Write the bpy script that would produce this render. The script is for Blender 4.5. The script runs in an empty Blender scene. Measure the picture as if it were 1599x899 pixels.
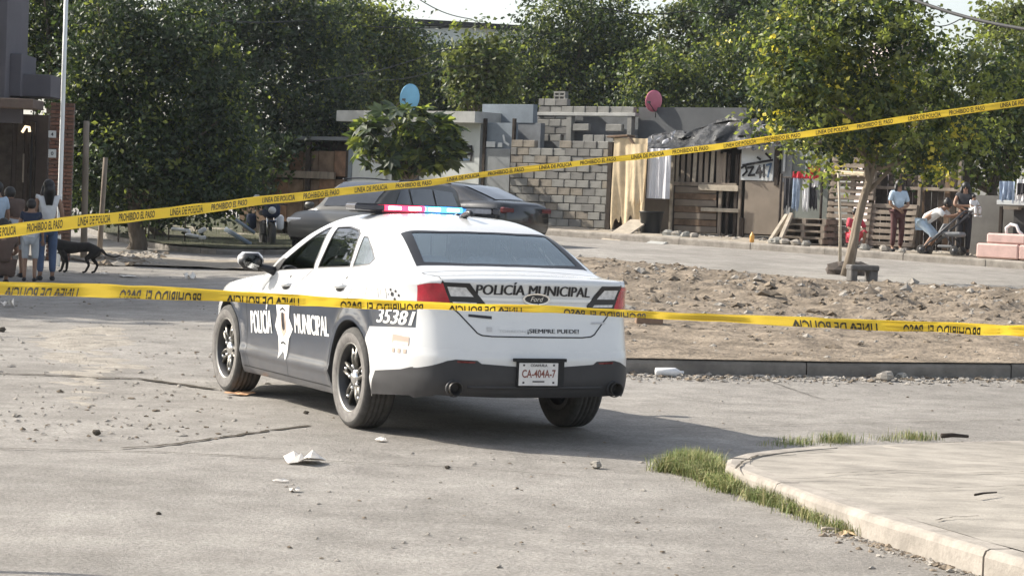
import bpy, bmesh, math, random
import numpy as np
from mathutils import Vector, Matrix
from mathutils.geometry import delaunay_2d_cdt

SC = bpy.context.scene
COL = SC.collection
R = math.radians
random.seed(7)
RNG = np.random.default_rng(7)

# ---------------------------------------------------------------- camera
CAM_H, PITCH, ROLL, FPX = 1.66117, 0.03645, 0.040, 3600.0
cam = bpy.data.cameras.new("camera")
cam.sensor_width = 36.0
cam.lens = 36.0 * FPX / 1599.0
cam.clip_start, cam.clip_end = 0.1, 3000.0
camo = bpy.data.objects.new("camera", cam)
COL.objects.link(camo)
camo.matrix_world = (Matrix.Translation((0, 0, CAM_H)) @ Matrix.Rotation(math.pi / 2 - PITCH, 4, 'X')
                     @ Matrix.Rotation(ROLL, 4, 'Z'))
SC.camera = camo

# ---------------------------------------------------------------- light
SUN_DIR = Vector((-1.48, 0.60, 1.08)).normalized()       # towards the sun
sun_el = math.asin(SUN_DIR.z)
sun_az = math.atan2(SUN_DIR.x, SUN_DIR.y)
W = bpy.data.worlds.new("World")
SC.world = W
W.use_nodes = True
nt = W.node_tree
bg = nt.nodes["Background"]
sky = nt.nodes.new("ShaderNodeTexSky")
sky.sky_type = 'NISHITA'
sky.sun_disc = False
sky.sun_elevation = sun_el
sky.sun_rotation = sun_az
sky.air_density, sky.dust_density, sky.ozone_density = 1.0, 2.2, 1.0
pale = nt.nodes.new("ShaderNodeHueSaturation")              # a hazy, almost white sky
pale.inputs["Saturation"].default_value = 0.50
nt.links.new(sky.outputs[0], pale.inputs["Color"])
nt.links.new(pale.outputs[0], bg.inputs[0])
bg.inputs[1].default_value = 0.15
sl = bpy.data.lights.new("sun", 'SUN')
sl.energy = 4.8
sl.angle = R(0.55)
sl.color = (1.0, 0.93, 0.82)
so = bpy.data.objects.new("sun", sl)
COL.objects.link(so)
so.rotation_euler = SUN_DIR.to_track_quat('Z', 'Y').to_euler()
so.location = (-30, 10, 40)
SC.view_settings.view_transform = 'Standard'
SC.view_settings.look = 'None'
SC.view_settings.exposure = 0.72
SC.view_settings.gamma = 1.0
try:
    SC.cycles.use_denoising = True
    SC.cycles.max_bounces = 8
    SC.cycles.transparent_max_bounces = 12
except Exception:
    pass

# ---------------------------------------------------------------- picture rays, to find where things stand
_cp, _sp, _cr, _sr = math.cos(PITCH), math.sin(PITCH), math.cos(ROLL), math.sin(ROLL)
def ray(px, py):
    a, b = px - 799.5, py - 449.5
    a, b = a * _cr + b * _sr, -a * _sr + b * _cr
    v = Vector((a, FPX * _cp - b * _sp, -b * _cp - FPX * _sp))
    return v / v.y
def at(px, py, Y):
    d = ray(px, py)
    return Vector((d.x * Y, Y, CAM_H + d.z * Y))

def sstep(t):
    t = np.clip(t, 0, 1)
    return t * t * (3 - 2 * t)
def terrain(X, Y):
    X = np.asarray(X, float); Y = np.asarray(Y, float)
    d = np.clip(Y - 20, 0, 46)
    d = d * sstep(d / 6.0) if d.ndim else d * float(sstep(d / 6.0))
    s = 0.008 + 0.017 * sstep((X + 6.5) / 7.0)
    return d * s
def tz(x, y):
    return float(terrain(np.array([x]), np.array([y]))[0])
def gpt(px, py, up=0.0):
    d = ray(px, py)
    lo, hi = 4.0, 5.0
    while CAM_H + d.z * hi > tz(d.x * hi, hi) + up and hi < 400:
        lo, hi = hi, hi + 1.0
    for _ in range(30):
        m = (lo + hi) / 2
        if CAM_H + d.z * m > tz(d.x * m, m) + up: lo = m
        else: hi = m
    return Vector((d.x * hi, hi, tz(d.x * hi, hi) + up))

# ---------------------------------------------------------------- materials
def nodes_of(name):
    m = bpy.data.materials.new(name)
    m.use_nodes = True
    t = m.node_tree
    return m, t, t.nodes["Principled BSDF"]
def mat(name, col, rough=0.7, metal=0.0, spec=0.5, var=0.0, scale=8.0, bump=0.0, bscale=40.0, col2=None,
        coat=0.0, detail=6.0, stretch=None, emit=None, estr=0.0, sheen=0.0, bdist=0.01):
    """principled surface; var / col2 mix a second colour in by noise, bump adds fine relief"""
    m, t, p = nodes_of(name)
    c = tuple(col) + (1,)
    p.inputs["Base Color"].default_value = c
    p.inputs["Roughness"].default_value = rough
    p.inputs["Metallic"].default_value = metal
    p.inputs["Specular IOR Level"].default_value = spec
    if coat: p.inputs["Coat Weight"].default_value = coat; p.inputs["Coat Roughness"].default_value = 0.04
    if emit: p.inputs["Emission Color"].default_value = tuple(emit) + (1,); p.inputs["Emission Strength"].default_value = estr
    if var or col2 or bump:
        tc = t.nodes.new("ShaderNodeTexCoord")
        vec = tc.outputs["Object"]
        if stretch:
            mp = t.nodes.new("ShaderNodeMapping"); mp.inputs["Scale"].default_value = stretch
            t.links.new(vec, mp.inputs[0]); vec = mp.outputs[0]
    if var or col2:
        n = t.nodes.new("ShaderNodeTexNoise"); n.inputs["Scale"].default_value = scale; n.inputs["Detail"].default_value = detail
        n.inputs["Roughness"].default_value = 0.65
        t.links.new(vec, n.inputs["Vector"])
        rp = t.nodes.new("ShaderNodeValToRGB")
        a = c if col2 is None else c
        b = tuple(col2) + (1,) if col2 else tuple(min(1, x * (1 + var)) for x in col) + (1,)
        a2 = tuple(x * (1 - var) for x in col) + (1,) if col2 is None else a
        rp.color_ramp.elements[0].position = 0.36; rp.color_ramp.elements[0].color = a2
        rp.color_ramp.elements[1].position = 0.66; rp.color_ramp.elements[1].color = b
        t.links.new(n.outputs[0], rp.inputs[0]); t.links.new(rp.outputs[0], p.inputs["Base Color"])
    if bump:
        n2 = t.nodes.new("ShaderNodeTexNoise"); n2.inputs["Scale"].default_value = bscale; n2.inputs["Detail"].default_value = 5
        t.links.new(vec, n2.inputs["Vector"])
        b_ = t.nodes.new("ShaderNodeBump"); b_.inputs["Strength"].default_value = bump; b_.inputs["Distance"].default_value = bdist
        t.links.new(n2.outputs[0], b_.inputs["Height"]); t.links.new(b_.outputs[0], p.inputs["Normal"])
    return m
def add_grime(m, z0, z1, col, amount):
    """dusty road dirt that has settled on the lower body, thickest near the ground and broken up by noise"""
    t = m.node_tree; p = t.nodes["Principled BSDF"]; bc = p.inputs["Base Color"]
    tc = t.nodes.new("ShaderNodeTexCoord"); sp = t.nodes.new("ShaderNodeSeparateXYZ"); t.links.new(tc.outputs["Object"], sp.inputs[0])
    mr = t.nodes.new("ShaderNodeMapRange"); mr.inputs[1].default_value = z1; mr.inputs[2].default_value = z0; mr.inputs[3].default_value = 0; mr.inputs[4].default_value = 1; mr.interpolation_type = 'SMOOTHSTEP'
    t.links.new(sp.outputs[2], mr.inputs[0])
    n = t.nodes.new("ShaderNodeTexNoise"); n.inputs["Scale"].default_value = 7; n.inputs["Detail"].default_value = 7; n.inputs["Roughness"].default_value = .7; t.links.new(tc.outputs["Object"], n.inputs["Vector"])
    mu = t.nodes.new("ShaderNodeMath"); mu.operation = 'MULTIPLY'; t.links.new(mr.outputs[0], mu.inputs[0]); t.links.new(n.outputs[0], mu.inputs[1])
    m2 = t.nodes.new("ShaderNodeMath"); m2.operation = 'MULTIPLY'; m2.inputs[1].default_value = amount * 1.8; m2.use_clamp = True; t.links.new(mu.outputs[0], m2.inputs[0])
    mx = t.nodes.new("ShaderNodeMixRGB"); mx.inputs[2].default_value = tuple(col) + (1,); t.links.new(m2.outputs[0], mx.inputs[0])
    if bc.is_linked: t.links.new(bc.links[0].from_socket, mx.inputs[1])
    else: mx.inputs[1].default_value = bc.default_value
    t.links.new(mx.outputs[0], bc)
    ad = t.nodes.new("ShaderNodeMath"); ad.operation = 'ADD'; ad.use_clamp = True; ad.inputs[1].default_value = p.inputs["Roughness"].default_value; t.links.new(m2.outputs[0], ad.inputs[0]); t.links.new(ad.outputs[0], p.inputs["Roughness"])
def glass_mat(name, tint, refl=0.10, rough=0.02, fres=1.45, gcol=(1, 1, 1), veil=0.0):
    m = bpy.data.materials.new(name); m.use_nodes = True
    t = m.node_tree
    for n in list(t.nodes): t.nodes.remove(n)
    o = t.nodes.new("ShaderNodeOutputMaterial")
    tr = t.nodes.new("ShaderNodeBsdfTransparent"); tr.inputs[0].default_value = tuple(tint) + (1,)
    g = t.nodes.new("ShaderNodeBsdfGlossy"); g.inputs["Roughness"].default_value = rough; g.inputs["Color"].default_value = tuple(gcol) + (1,)
    f = t.nodes.new("ShaderNodeFresnel"); f.inputs[0].default_value = fres
    ad = t.nodes.new("ShaderNodeMath"); ad.operation = 'ADD'; ad.use_clamp = True; ad.inputs[1].default_value = refl
    mx = t.nodes.new("ShaderNodeMixShader")
    t.links.new(f.outputs[0], ad.inputs[0]); t.links.new(ad.outputs[0], mx.inputs[0])
    t.links.new(tr.outputs[0], mx.inputs[1]); t.links.new(g.outputs[0], mx.inputs[2])
    df = t.nodes.new("ShaderNodeBsdfDiffuse"); df.inputs[0].default_value = (.50, .64, .70, 1)     # pale blue painted in for the sky's reflection on the pane
    m2 = t.nodes.new("ShaderNodeMixShader"); m2.inputs[0].default_value = veil
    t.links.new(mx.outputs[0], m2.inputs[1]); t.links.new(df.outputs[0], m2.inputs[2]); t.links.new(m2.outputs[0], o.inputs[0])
    return m
def emis(name, col, strength):
    m, t, p = nodes_of(name)
    p.inputs["Base Color"].default_value = tuple(c * 0.5 for c in col) + (1,)
    p.inputs["Emission Color"].default_value = tuple(col) + (1,)
    p.inputs["Emission Strength"].default_value = strength
    return m

# ---------------------------------------------------------------- objects
def tag(o, label=None, cat=None, group=None, kind=None):
    if label: o["label"] = label
    if cat: o["category"] = cat
    if group: o["group"] = group
    if kind: o["kind"] = kind
    return o
def thing(name, label, cat, loc=(0, 0, 0), rz=0.0, group=None):
    o = bpy.data.objects.new(name, None)
    COL.objects.link(o)
    o.empty_display_size = 0.2
    o.location = loc; o.rotation_euler = (0, 0, rz)
    return tag(o, label, cat, group)
def link(name, me, parent=None, mats=None):
    o = bpy.data.objects.new(name, me)
    COL.objects.link(o)
    if parent is not None: o.parent = parent
    if mats:
        for m in (mats if isinstance(mats, (list, tuple)) else [mats]): me.materials.append(m)
    return o
def copy_tree(o, parent=None):
    c = o.copy(); COL.objects.link(c)
    if parent is not None: c.parent = parent
    for ch in o.children: copy_tree(ch, c)
    return c

class MB:
    """collects shapes and links them as one mesh object"""
    def __init__(s): s.v = []; s.f = []; s.m = []; s.sm = []; s.mi = 0; s.smooth = False
    def add(s, vs, fs, mi=None, smooth=None):
        b = len(s.v)
        s.v += [tuple(v) for v in vs]
        mi = s.mi if mi is None else mi
        sm = s.smooth if smooth is None else smooth
        for f in fs:
            s.f.append(tuple(b + i for i in f)); s.m.append(mi); s.sm.append(sm)
        return s
    def box(s, c, d, rot=None, mi=None, taper=1.0):
        x, y, z = d[0] / 2, d[1] / 2, d[2] / 2
        vs = [(-x, -y, -z), (x, -y, -z), (x, y, -z), (-x, y, -z), (-x * taper, -y * taper, z), (x * taper, -y * taper, z), (x * taper, y * taper, z), (-x * taper, y * taper, z)]
        M = rot if rot is not None else Matrix.Identity(3)
        vs = [M @ Vector(v) + Vector(c) for v in vs]
        return s.add(vs, [(3, 2, 1, 0), (4, 5, 6, 7), (0, 1, 5, 4), (1, 2, 6, 5), (2, 3, 7, 6), (3, 0, 4, 7)], mi, False)
    def rbox(s, c, d, r=0.02, rot=None, mi=None, smooth=False):
        """box with all edges chamfered"""
        x, y, z = d[0] / 2, d[1] / 2, d[2] / 2
        r = min(r, x * .9, y * .9, z * .9)
        M = rot if rot is not None else Matrix.Identity(3)
        vs, idx = [], {}
        for sx in (-1, 1):
            for sy in (-1, 1):
                for sz in (-1, 1):
                    for k in range(3):
                        p = [sx * (x - r), sy * (y - r), sz * (z - r)]
                        p[k] += (sx, sy, sz)[k] * r
                        idx[(sx, sy, sz, k)] = len(vs); vs.append(M @ Vector(p) + Vector(c))
        fs = []
        I = idx
        for k in range(3):
            o = [i for i in range(3) if i != k]
            for sg in (-1, 1):
                q = []
                for a, b in ((-1, -1), (1, -1), (1, 1), (-1, 1)):
                    t = [0, 0, 0]; t[k] = sg; t[o[0]] = a; t[o[1]] = b
                    q.append(I[(t[0], t[1], t[2], k)])
                fs.append(q)
            for a in (-1, 1):
                for b in (-1, 1):
                    q = []
                    for e, kk in ((-1, o[0]), (1, o[0]), (1, o[1]), (-1, o[1])):
                        t = [0, 0, 0]; t[k] = e; t[o[0]] = a; t[o[1]] = b
                        q.append(I[(t[0], t[1], t[2], kk)])
                    fs.append(q)
        for sx in (-1, 1):
            for sy in (-1, 1):
                for sz in (-1, 1):
                    fs.append([I[(sx, sy, sz, k)] for k in range(3)])
        ctr = Vector(c)
        out = []
        for f in fs:
            n = (Vector(vs[f[1]]) - Vector(vs[f[0]])).cross(Vector(vs[f[2]]) - Vector(vs[f[0]]))
            m_ = sum((Vector(vs[i]) for i in f), Vector()) / len(f) - ctr
            out.append(f if n.dot(m_) > 0 else f[::-1])
        return s.add(vs, out, mi, smooth)
    def tube(s, path, rad, n=8, mi=None, cap=True, smooth=True, flat=1.0):
        P = [Vector(p) for p in path]
        rs = rad if isinstance(rad, (list, tuple)) else [rad] * len(P)
        vs, fs = [], []
        up = Vector((0, 0, 1))
        u = None
        for i, p in enumerate(P):
            t = (P[min(i + 1, len(P) - 1)] - P[max(i - 1, 0)]).normalized()
            if u is None:
                a = up if abs(t.z) < 0.9 else Vector((1, 0, 0))
                u = t.cross(a).normalized()
            else:
                u = (u - t * u.dot(t)).normalized()
            w = t.cross(u)
            for k in range(n):
                an = 2 * math.pi * k / n
                vs.append(p + (u * math.cos(an) + w * math.sin(an) * flat) * rs[i])
        for i in range(len(P) - 1):
            for k in range(n):
                k2 = (k + 1) % n
                fs.append((i * n + k, i * n + k2, (i + 1) * n + k2, (i + 1) * n + k))
        if cap:
            fs.append(tuple(range(n - 1, -1, -1))); fs.append(tuple((len(P) - 1) * n + k for k in range(n)))
        return s.add(vs, fs, mi, smooth)
    def lathe(s, prof, n=24, c=(0, 0, 0), axis='Z', mi=None, smooth=True, close=False, cap=True):
        """prof: list of (radius, height)"""
        vs, fs = [], []
        for r_, h in prof:
            for k in range(n):
                a = 2 * math.pi * k / n
                x, y = r_ * math.cos(a), r_ * math.sin(a)
                p = {'Z': (x, y, h), 'Y': (x, h, -y), 'X': (h, x, y)}[axis]
                vs.append(Vector(p) + Vector(c))
        m_ = len(prof)
        for i in range(m_ - 1 + (1 if close else 0)):
            j = (i + 1) % m_
            for k in range(n):
                k2 = (k + 1) % n
                fs.append((i * n + k, i * n + k2, j * n + k2, j * n + k))
        if not close and cap:
            if prof[0][0] > 1e-6: fs.append(tuple(range(n - 1, -1, -1)))
            if prof[-1][0] > 1e-6: fs.append(tuple((m_ - 1) * n + k for k in range(n)))
        return s.add(vs, fs, mi, smooth)
    def ball(s, c, r, n=10, mi=None, jit=0.0, rot=None, smooth=True):
        rr = r if isinstance(r, (list, tuple)) else (r, r, r)
        vs, fs = [], []
        m_ = max(4, n // 2 + 1)
        M = rot if rot is not None else Matrix.Identity(3)
        for i in range(m_ + 1):
            th = math.pi * i / m_
            for k in range(n):
                ph = 2 * math.pi * k / n
                j = 1 + random.uniform(-jit, jit) if 0 < i < m_ else 1
                v = Vector((rr[0] * math.sin(th) * math.cos(ph), rr[1] * math.sin(th) * math.sin(ph), rr[2] * math.cos(th))) * j
                vs.append(M @ v + Vector(c))
        for i in range(m_):
            for k in range(n):
                k2 = (k + 1) % n
                fs.append((i * n + k, (i + 1) * n + k, (i + 1) * n + k2, i * n + k2))
        return s.add(vs, fs, mi, smooth)
    def prism(s, poly, d0, d1, axis='Y', mi=None, smooth=False):
        """poly in the two other axes, extruded from d0 to d1 along axis"""
        n = len(poly)
        def P(a, b, d): return {'Y': (a, d, b), 'X': (d, a, b), 'Z': (a, b, d)}[axis]
        vs = [P(a, b, d0) for a, b in poly] + [P(a, b, d1) for a, b in poly]
        fs = [tuple(range(n)), tuple(range(2 * n - 1, n - 1, -1))]
        for i in range(n):
            j = (i + 1) % n
            fs.append((j, i, n + i, n + j))
        return s.add(vs, fs, mi, smooth)
    def mesh(s, name):
        me = bpy.data.meshes.new(name)
        me.from_pydata(s.v, [], s.f)
        me.polygons.foreach_set("material_index", s.m)
        me.polygons.foreach_set("use_smooth", s.sm)
        me.update()
        return me
    def build(s, name, mats, parent=None, fix=True, weld=False):
        me = s.mesh(name)
        if fix:
            b = bmesh.new(); b.from_mesh(me)
            if weld: bmesh.ops.remove_doubles(b, verts=b.verts, dist=1e-5)
            bmesh.ops.recalc_face_normals(b, faces=b.faces)
            b.to_mesh(me); b.free()
        return link(name, me, parent, mats)

def rotm(axis, a): return Matrix.Rotation(a, 3, axis)
def grid_mesh(name, P, mats, parent=None, smooth=True):
    """P: array (n, m, 3)"""
    n, m_, _ = P.shape
    idx = np.arange(n * m_).reshape(n, m_)
    f = np.stack([idx[:-1, :-1], idx[1:, :-1], idx[1:, 1:], idx[:-1, 1:]], -1).reshape(-1, 4)
    me = bpy.data.meshes.new(name)
    me.from_pydata(P.reshape(-1, 3).tolist(), [], f.tolist())
    me.polygons.foreach_set("use_smooth", [smooth] * len(me.polygons))
    return link(name, me, parent, mats)
def raw_mesh(name, V, F, mats, parent=None, smooth=False, fs=4, midx=None):
    """fast build from numpy arrays"""
    V = np.asarray(V, np.float32).reshape(-1, 3); F = np.asarray(F, np.int32).reshape(-1, fs)
    me = bpy.data.meshes.new(name)
    me.vertices.add(len(V)); me.vertices.foreach_set("co", V.ravel())
    me.loops.add(F.size); me.loops.foreach_set("vertex_index", F.ravel())
    me.polygons.add(len(F))
    me.polygons.foreach_set("loop_start", np.arange(0, F.size, fs, dtype=np.int32))
    me.polygons.foreach_set("use_smooth", np.full(len(F), smooth))
    if midx is not None: me.polygons.foreach_set("material_index", np.asarray(midx, np.int32))
    me.update(calc_edges=True)
    return link(name, me, parent, mats)
def pchip(xs, ys):
    xs = np.asarray(xs, float); ys = np.asarray(ys, float)
    o = np.argsort(xs); xs, ys = xs[o], ys[o]
    h = np.diff(xs); d = np.diff(ys) / h
    m_ = np.zeros_like(ys); m_[0], m_[-1] = d[0], d[-1]
    for i in range(1, len(xs) - 1):
        if d[i - 1] * d[i] > 0:
            w1, w2 = 2 * h[i] + h[i - 1], h[i] + 2 * h[i - 1]
            m_[i] = (w1 + w2) / (w1 / d[i - 1] + w2 / d[i])
    def f(x):
        x = np.clip(np.asarray(x, float), xs[0], xs[-1])
        i = np.clip(np.searchsorted(xs, x) - 1, 0, len(xs) - 2)
        t = (x - xs[i]) / h[i]
        return ((2 * t**3 - 3 * t**2 + 1) * ys[i] + (t**3 - 2 * t**2 + t) * h[i] * m_[i]
                + (-2 * t**3 + 3 * t**2) * ys[i + 1] + (t**3 - t**2) * h[i] * m_[i + 1])
    return f
def inpoly(P, poly):
    """P (n,2) inside polygon?"""
    x, y = P[:, 0], P[:, 1]
    r = np.zeros(len(P), bool)
    q = np.asarray(poly, float); n = len(q)
    for i in range(n):
        x1, y1 = q[i]; x2, y2 = q[(i + 1) % n]
        if y1 == y2: continue
        c = ((y1 > y) != (y2 > y)) & (x < (x2 - x1) * (y - y1) / (y2 - y1) + x1)
        r ^= c
    return r
def text_tris(s, bold=0.0, shear=0.0, res=3, spacing=1.0):
    """flat triangles of a line of lettering, in a 0..1 x 0..1 box (x along the line, y up); also width / cap height"""
    cu = bpy.data.curves.new("lettering", 'FONT')
    cu.body = s; cu.offset = bold; cu.shear = shear; cu.resolution_u = res; cu.space_character = spacing
    o = bpy.data.objects.new("lettering", cu); COL.objects.link(o)
    dg = bpy.context.evaluated_depsgraph_get()
    me = bpy.data.meshes.new_from_object(o.evaluated_get(dg))
    me.calc_loop_triangles()
    V = np.array([v.co[:2] for v in me.vertices]); T = np.array([t.vertices[:] for t in me.loop_triangles])
    bpy.data.objects.remove(o); bpy.data.curves.remove(cu); bpy.data.meshes.remove(me)
    lo, hi = V.min(0), V.max(0)
    return (V - lo) / (hi - lo), T, (hi - lo)
# ================================================================ PATROL CAR: body as one implicit solid, cut into panels
# car axes: x forward from the rear axle, y left, z up
_cz = pchip([.16, .22, .28, .34, .385, .43, .60, .74, .86, .95, 1.03, 1.10, 1.18, 1.30, 1.45],
            [.85, .90, .925, .940, .958, .946, .945, .958, .962, .952, .93, .893, .83, .70, .5])
_cpx = pchip([-1.25, -1.0, -.7, -.4, 0, .4, 1.0, 2.2, 2.6, 2.87, 3.2, 3.6, 3.95],
             [.945, .965, .982, .99, .993, .992, .995, .995, .992, .988, .968, .92, .84])
_ctop = pchip([-1.25, -1.13, -1.0, -.8, -.5, 0, .6, 1.2, 1.8, 2.1, 2.4, 2.8, 3.2, 3.55, 3.8, 4.0],
              [1.13, 1.15, 1.163, 1.170, 1.165, 1.10, 1.09, 1.07, 1.055, 1.055, 1.035, .985, .92, .845, .75, .62])
_croof = pchip([-1.1, -.92, -.75, -.5, -.3, -.1, .1, .35, .6, .8, 1.05, 1.3, 1.6, 1.9, 2.15, 2.4],
               [.70, .98, 1.135, 1.25, 1.35, 1.442, 1.505, 1.543, 1.556, 1.558, 1.553, 1.535, 1.455, 1.305, 1.14, .97])
_cgw = pchip([.9, 1.0, 1.10, 1.25, 1.42, 1.5, 1.6], [.90, .895, .875, .790, .672, .60, .49])
_cgx = pchip([-1.0, -.5, -.2, .2, .8, 1.4, 2.2], [.90, .94, .968, .99, 1, 1, .97])
_cxr = pchip([.2, .30, .36, .45, .58, .64, .76, .90, 1.02, 1.09, 1.13, 1.2],
             [-1.08, -1.12, -1.165, -1.19, -1.19, -1.175, -1.15, -1.125, -1.12, -1.132, -1.142, -1.10])
_cxf = pchip([.2, .35, .5, .65, .8, 1.0], [3.84, 3.90, 3.93, 3.93, 3.86, 3.7])
def _smax(a, b, k):
    h = np.maximum(k - np.abs(a - b), 0) / k
    return np.maximum(a, b) + h * h * k * .25
def _smin(a, b, k): return -_smax(-a, -b, k)
def car_w(x, z):
    sh = np.clip(.062 * (.75 - x), -.08, .075)
    zz = z - sh * np.clip((z - .62) / .38, 0, 1)
    w = _cz(zz) * _cpx(x)
    for wx in (0.0, 2.868):
        r = np.hypot(x - wx, z - .37)
        w = w + .016 * np.exp(-((r - .43) / .055) ** 2)
    return w
def car_F(x, y, z):
    x = np.asarray(x, float); y = np.abs(np.asarray(y, float)); z = np.asarray(z, float)
    top = _ctop(x) - .035 * (y / .85) ** 2
    L = _smax(y - car_w(x, z), z - top, .10)
    c = np.maximum(0, (y - .58) / .30)
    xr = _cxr(z) + .13 * (y / .85) ** 2 + .30 * c ** 3
    L = _smax(L, xr - x, .05)
    c2 = np.maximum(0, (y - .45) / .40)
    xf = _cxf(z) - .12 * (y / .85) ** 2 - .42 * c2 ** 3
    L = _smax(L, x - xf, .12)
    G = _smax(y - _cgw(z) * _cgx(x), z - (_croof(x) - .03 * (y / .6) ** 2), .15)
    G = _smax(G, 1.0 - z, .02)
    G = np.maximum(G, np.maximum(-.86 - x, x - 2.5))
    return _smin(L, G, .05)
def car_N(P):
    e = 1.5e-3
    x, y, z = P[:, 0], P[:, 1], P[:, 2]
    g = np.stack([car_F(x + e, y, z) - car_F(x - e, y, z), car_F(x, y + e, z) - car_F(x, y - e, z), car_F(x, y, z + e) - car_F(x, y, z - e)], 1)
    return g / np.maximum(1e-9, np.linalg.norm(g, axis=1, keepdims=True))
def _bis(f, lo, hi, n=34):
    """f(lo) > 0 outside, f(hi) <= 0 inside"""
    for _ in range(n):
        m_ = (lo + hi) / 2; o = f(m_) > 0
        lo = np.where(o, m_, lo); hi = np.where(o, hi, m_)
    return (lo + hi) / 2
def _scan(f, a, b, n=60):
    """first crossing to the inside going from a to b"""
    a = np.asarray(a, float); b = np.asarray(b, float)
    lo = a.copy(); hi = b.copy(); done = np.zeros(a.shape, bool)
    prev = a.copy()
    for i in range(1, n + 1):
        t = a + (b - a) * i / n
        ins = (f(t) <= 0) & ~done
        lo = np.where(ins, prev, lo); hi = np.where(ins, t, hi); done |= ins
        prev = t
    return np.where(done, _bis(f, lo, hi), b)
def pj_side(x, z, s=1):
    x = np.asarray(x, float); z = np.asarray(z, float)
    y = _scan(lambda t: car_F(x, t, z), np.full(x.shape, 1.08), np.full(x.shape, .35))
    return np.stack([x, s * y, z], 1)
def pj_top(x, y):
    x = np.asarray(x, float); y = np.asarray(y, float)
    z = _scan(lambda t: car_F(x, y, t), np.full(x.shape, 1.62), np.full(x.shape, .5))
    return np.stack([x, y, z], 1)
def pj_rear(y, z):
    y = np.asarray(y, float); z = np.asarray(z, float)
    x = _scan(lambda t: car_F(t, y, z), np.full(y.shape, -1.35), np.full(y.shape, -.3))
    return np.stack([x, y, z], 1)
def pj_front(y, z):
    y = np.asarray(y, float); z = np.asarray(z, float)
    x = _scan(lambda t: car_F(t, y, z), np.full(y.shape, 4.05), np.full(y.shape, 2.9))
    return np.stack([x, y, z], 1)
def shoot(o, d, L=.8):
    o = np.asarray(o, float); d = np.asarray(d, float)
    d = d / np.linalg.norm(d)
    f = lambda t: -car_F(o[:, 0] + d[0] * t, o[:, 1] + d[1] * t, o[:, 2] + d[2] * t)
    t = _scan(f, np.zeros(len(o)), np.full(len(o), L))
    return o + d * t[:, None]
M_WHITE = mat("car_white_paint", (.68, .685, .68), rough=.24, coat=.6, var=.025, scale=3, spec=.5)
M_NAVY = mat("car_navy_paint", (.020, .030, .050), rough=.30, coat=.5, var=.15, scale=5)
M_BLACKPL = mat("black_plastic", (.027, .027, .030), rough=.55, var=.12, scale=12)
add_grime(M_WHITE, .22, .75, (.42, .38, .32), .40); add_grime(M_NAVY, .20, .70, (.34, .31, .27), .2); add_grime(M_BLACKPL, .25, .58, (.28, .26, .23), .07)
M_BLACK = mat("black_gap", (.01, .01, .011), rough=.7)
M_TRIM = mat("black_window_trim", (.018, .018, .02), rough=.4)
M_RUB = mat("tyre_rubber", (.060, .057, .053), rough=.85, var=.25, scale=25, bump=.3, bscale=160)
M_DUST = mat("dusty_tyre_side", (.16, .15, .14), rough=.9, var=.25, scale=20)
M_STEEL = mat("dark_wheel_steel", (.05, .05, .052), rough=.45, metal=.5)
M_LIP = mat("wheel_lip_grey", (.30, .29, .27), rough=.4, metal=.6)
M_CHROME = mat("chrome", (.82, .82, .82), rough=.12, metal=1.0)
M_RED = mat("red_lamp_lens", (.42, .012, .03), rough=.15, coat=.6, var=.25, scale=14)
M_CLEAR = mat("clear_lamp_lens", (.62, .62, .62), rough=.15, coat=.5, var=.2, scale=30)
M_WGLASS = glass_mat("car_side_glass", (.40, .44, .44), refl=.02, veil=.0)
M_RGLASS = glass_mat("car_rear_glass", (.62, .70, .73), refl=.20, gcol=(.85, .93, .97), veil=.10)
M_QGLASS = glass_mat("car_quarter_glass", (.30, .34, .36), refl=.16, rough=.10, veil=.10)
M_INT = mat("car_interior_grey", (.075, .08, .085), rough=.8, var=.15, scale=10)
M_SEAT = mat("car_seat_cloth", (.30, .31, .32), rough=.9, var=.15, scale=20)
M_BAR = mat("cage_bars", (.55, .58, .58), rough=.45)
M_LETW = mat("white_lettering", (.82, .82, .80), rough=.45)
M_LETK = mat("black_lettering", (.018, .018, .022), rough=.45)
M_LETG = mat("faded_grey_lettering", (.52, .52, .52), rough=.5)
M_LETB = mat("faded_beige_print", (.48, .38, .31), rough=.5)
M_FAINT = mat("ghost_print", (.66, .63, .58), rough=.5)
M_BROWN = mat("brown_plate_print", (.22, .07, .05), rough=.6)
M_PLATE = mat("plate_white", (.72, .70, .68), rough=.5, var=.06, scale=20)

YAW = .44048
car = thing("patrol_car", "white and navy police sedan marked 35381 with lit red and blue roof lights", "police car",
            (-.29195, 17.01335, 0.0), math.pi / 2 + YAW)

def expand(poly, d):
    c = np.mean(poly, 0)
    return [tuple(np.array(p) + (np.array(p) - c) / max(1e-6, np.linalg.norm(np.array(p) - c)) * d) for p in poly]
def resample(pts, step, closed=False):
    P = [np.array(p, float) for p in pts]
    if closed: P.append(P[0])
    out = []
    for a, b in zip(P[:-1], P[1:]):
        n = max(1, int(math.ceil(np.linalg.norm(b - a) / step)))
        for i in range(n): out.append(a + (b - a) * i / n)
    if not closed: out.append(P[-1])
    return np.array(out)

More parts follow.
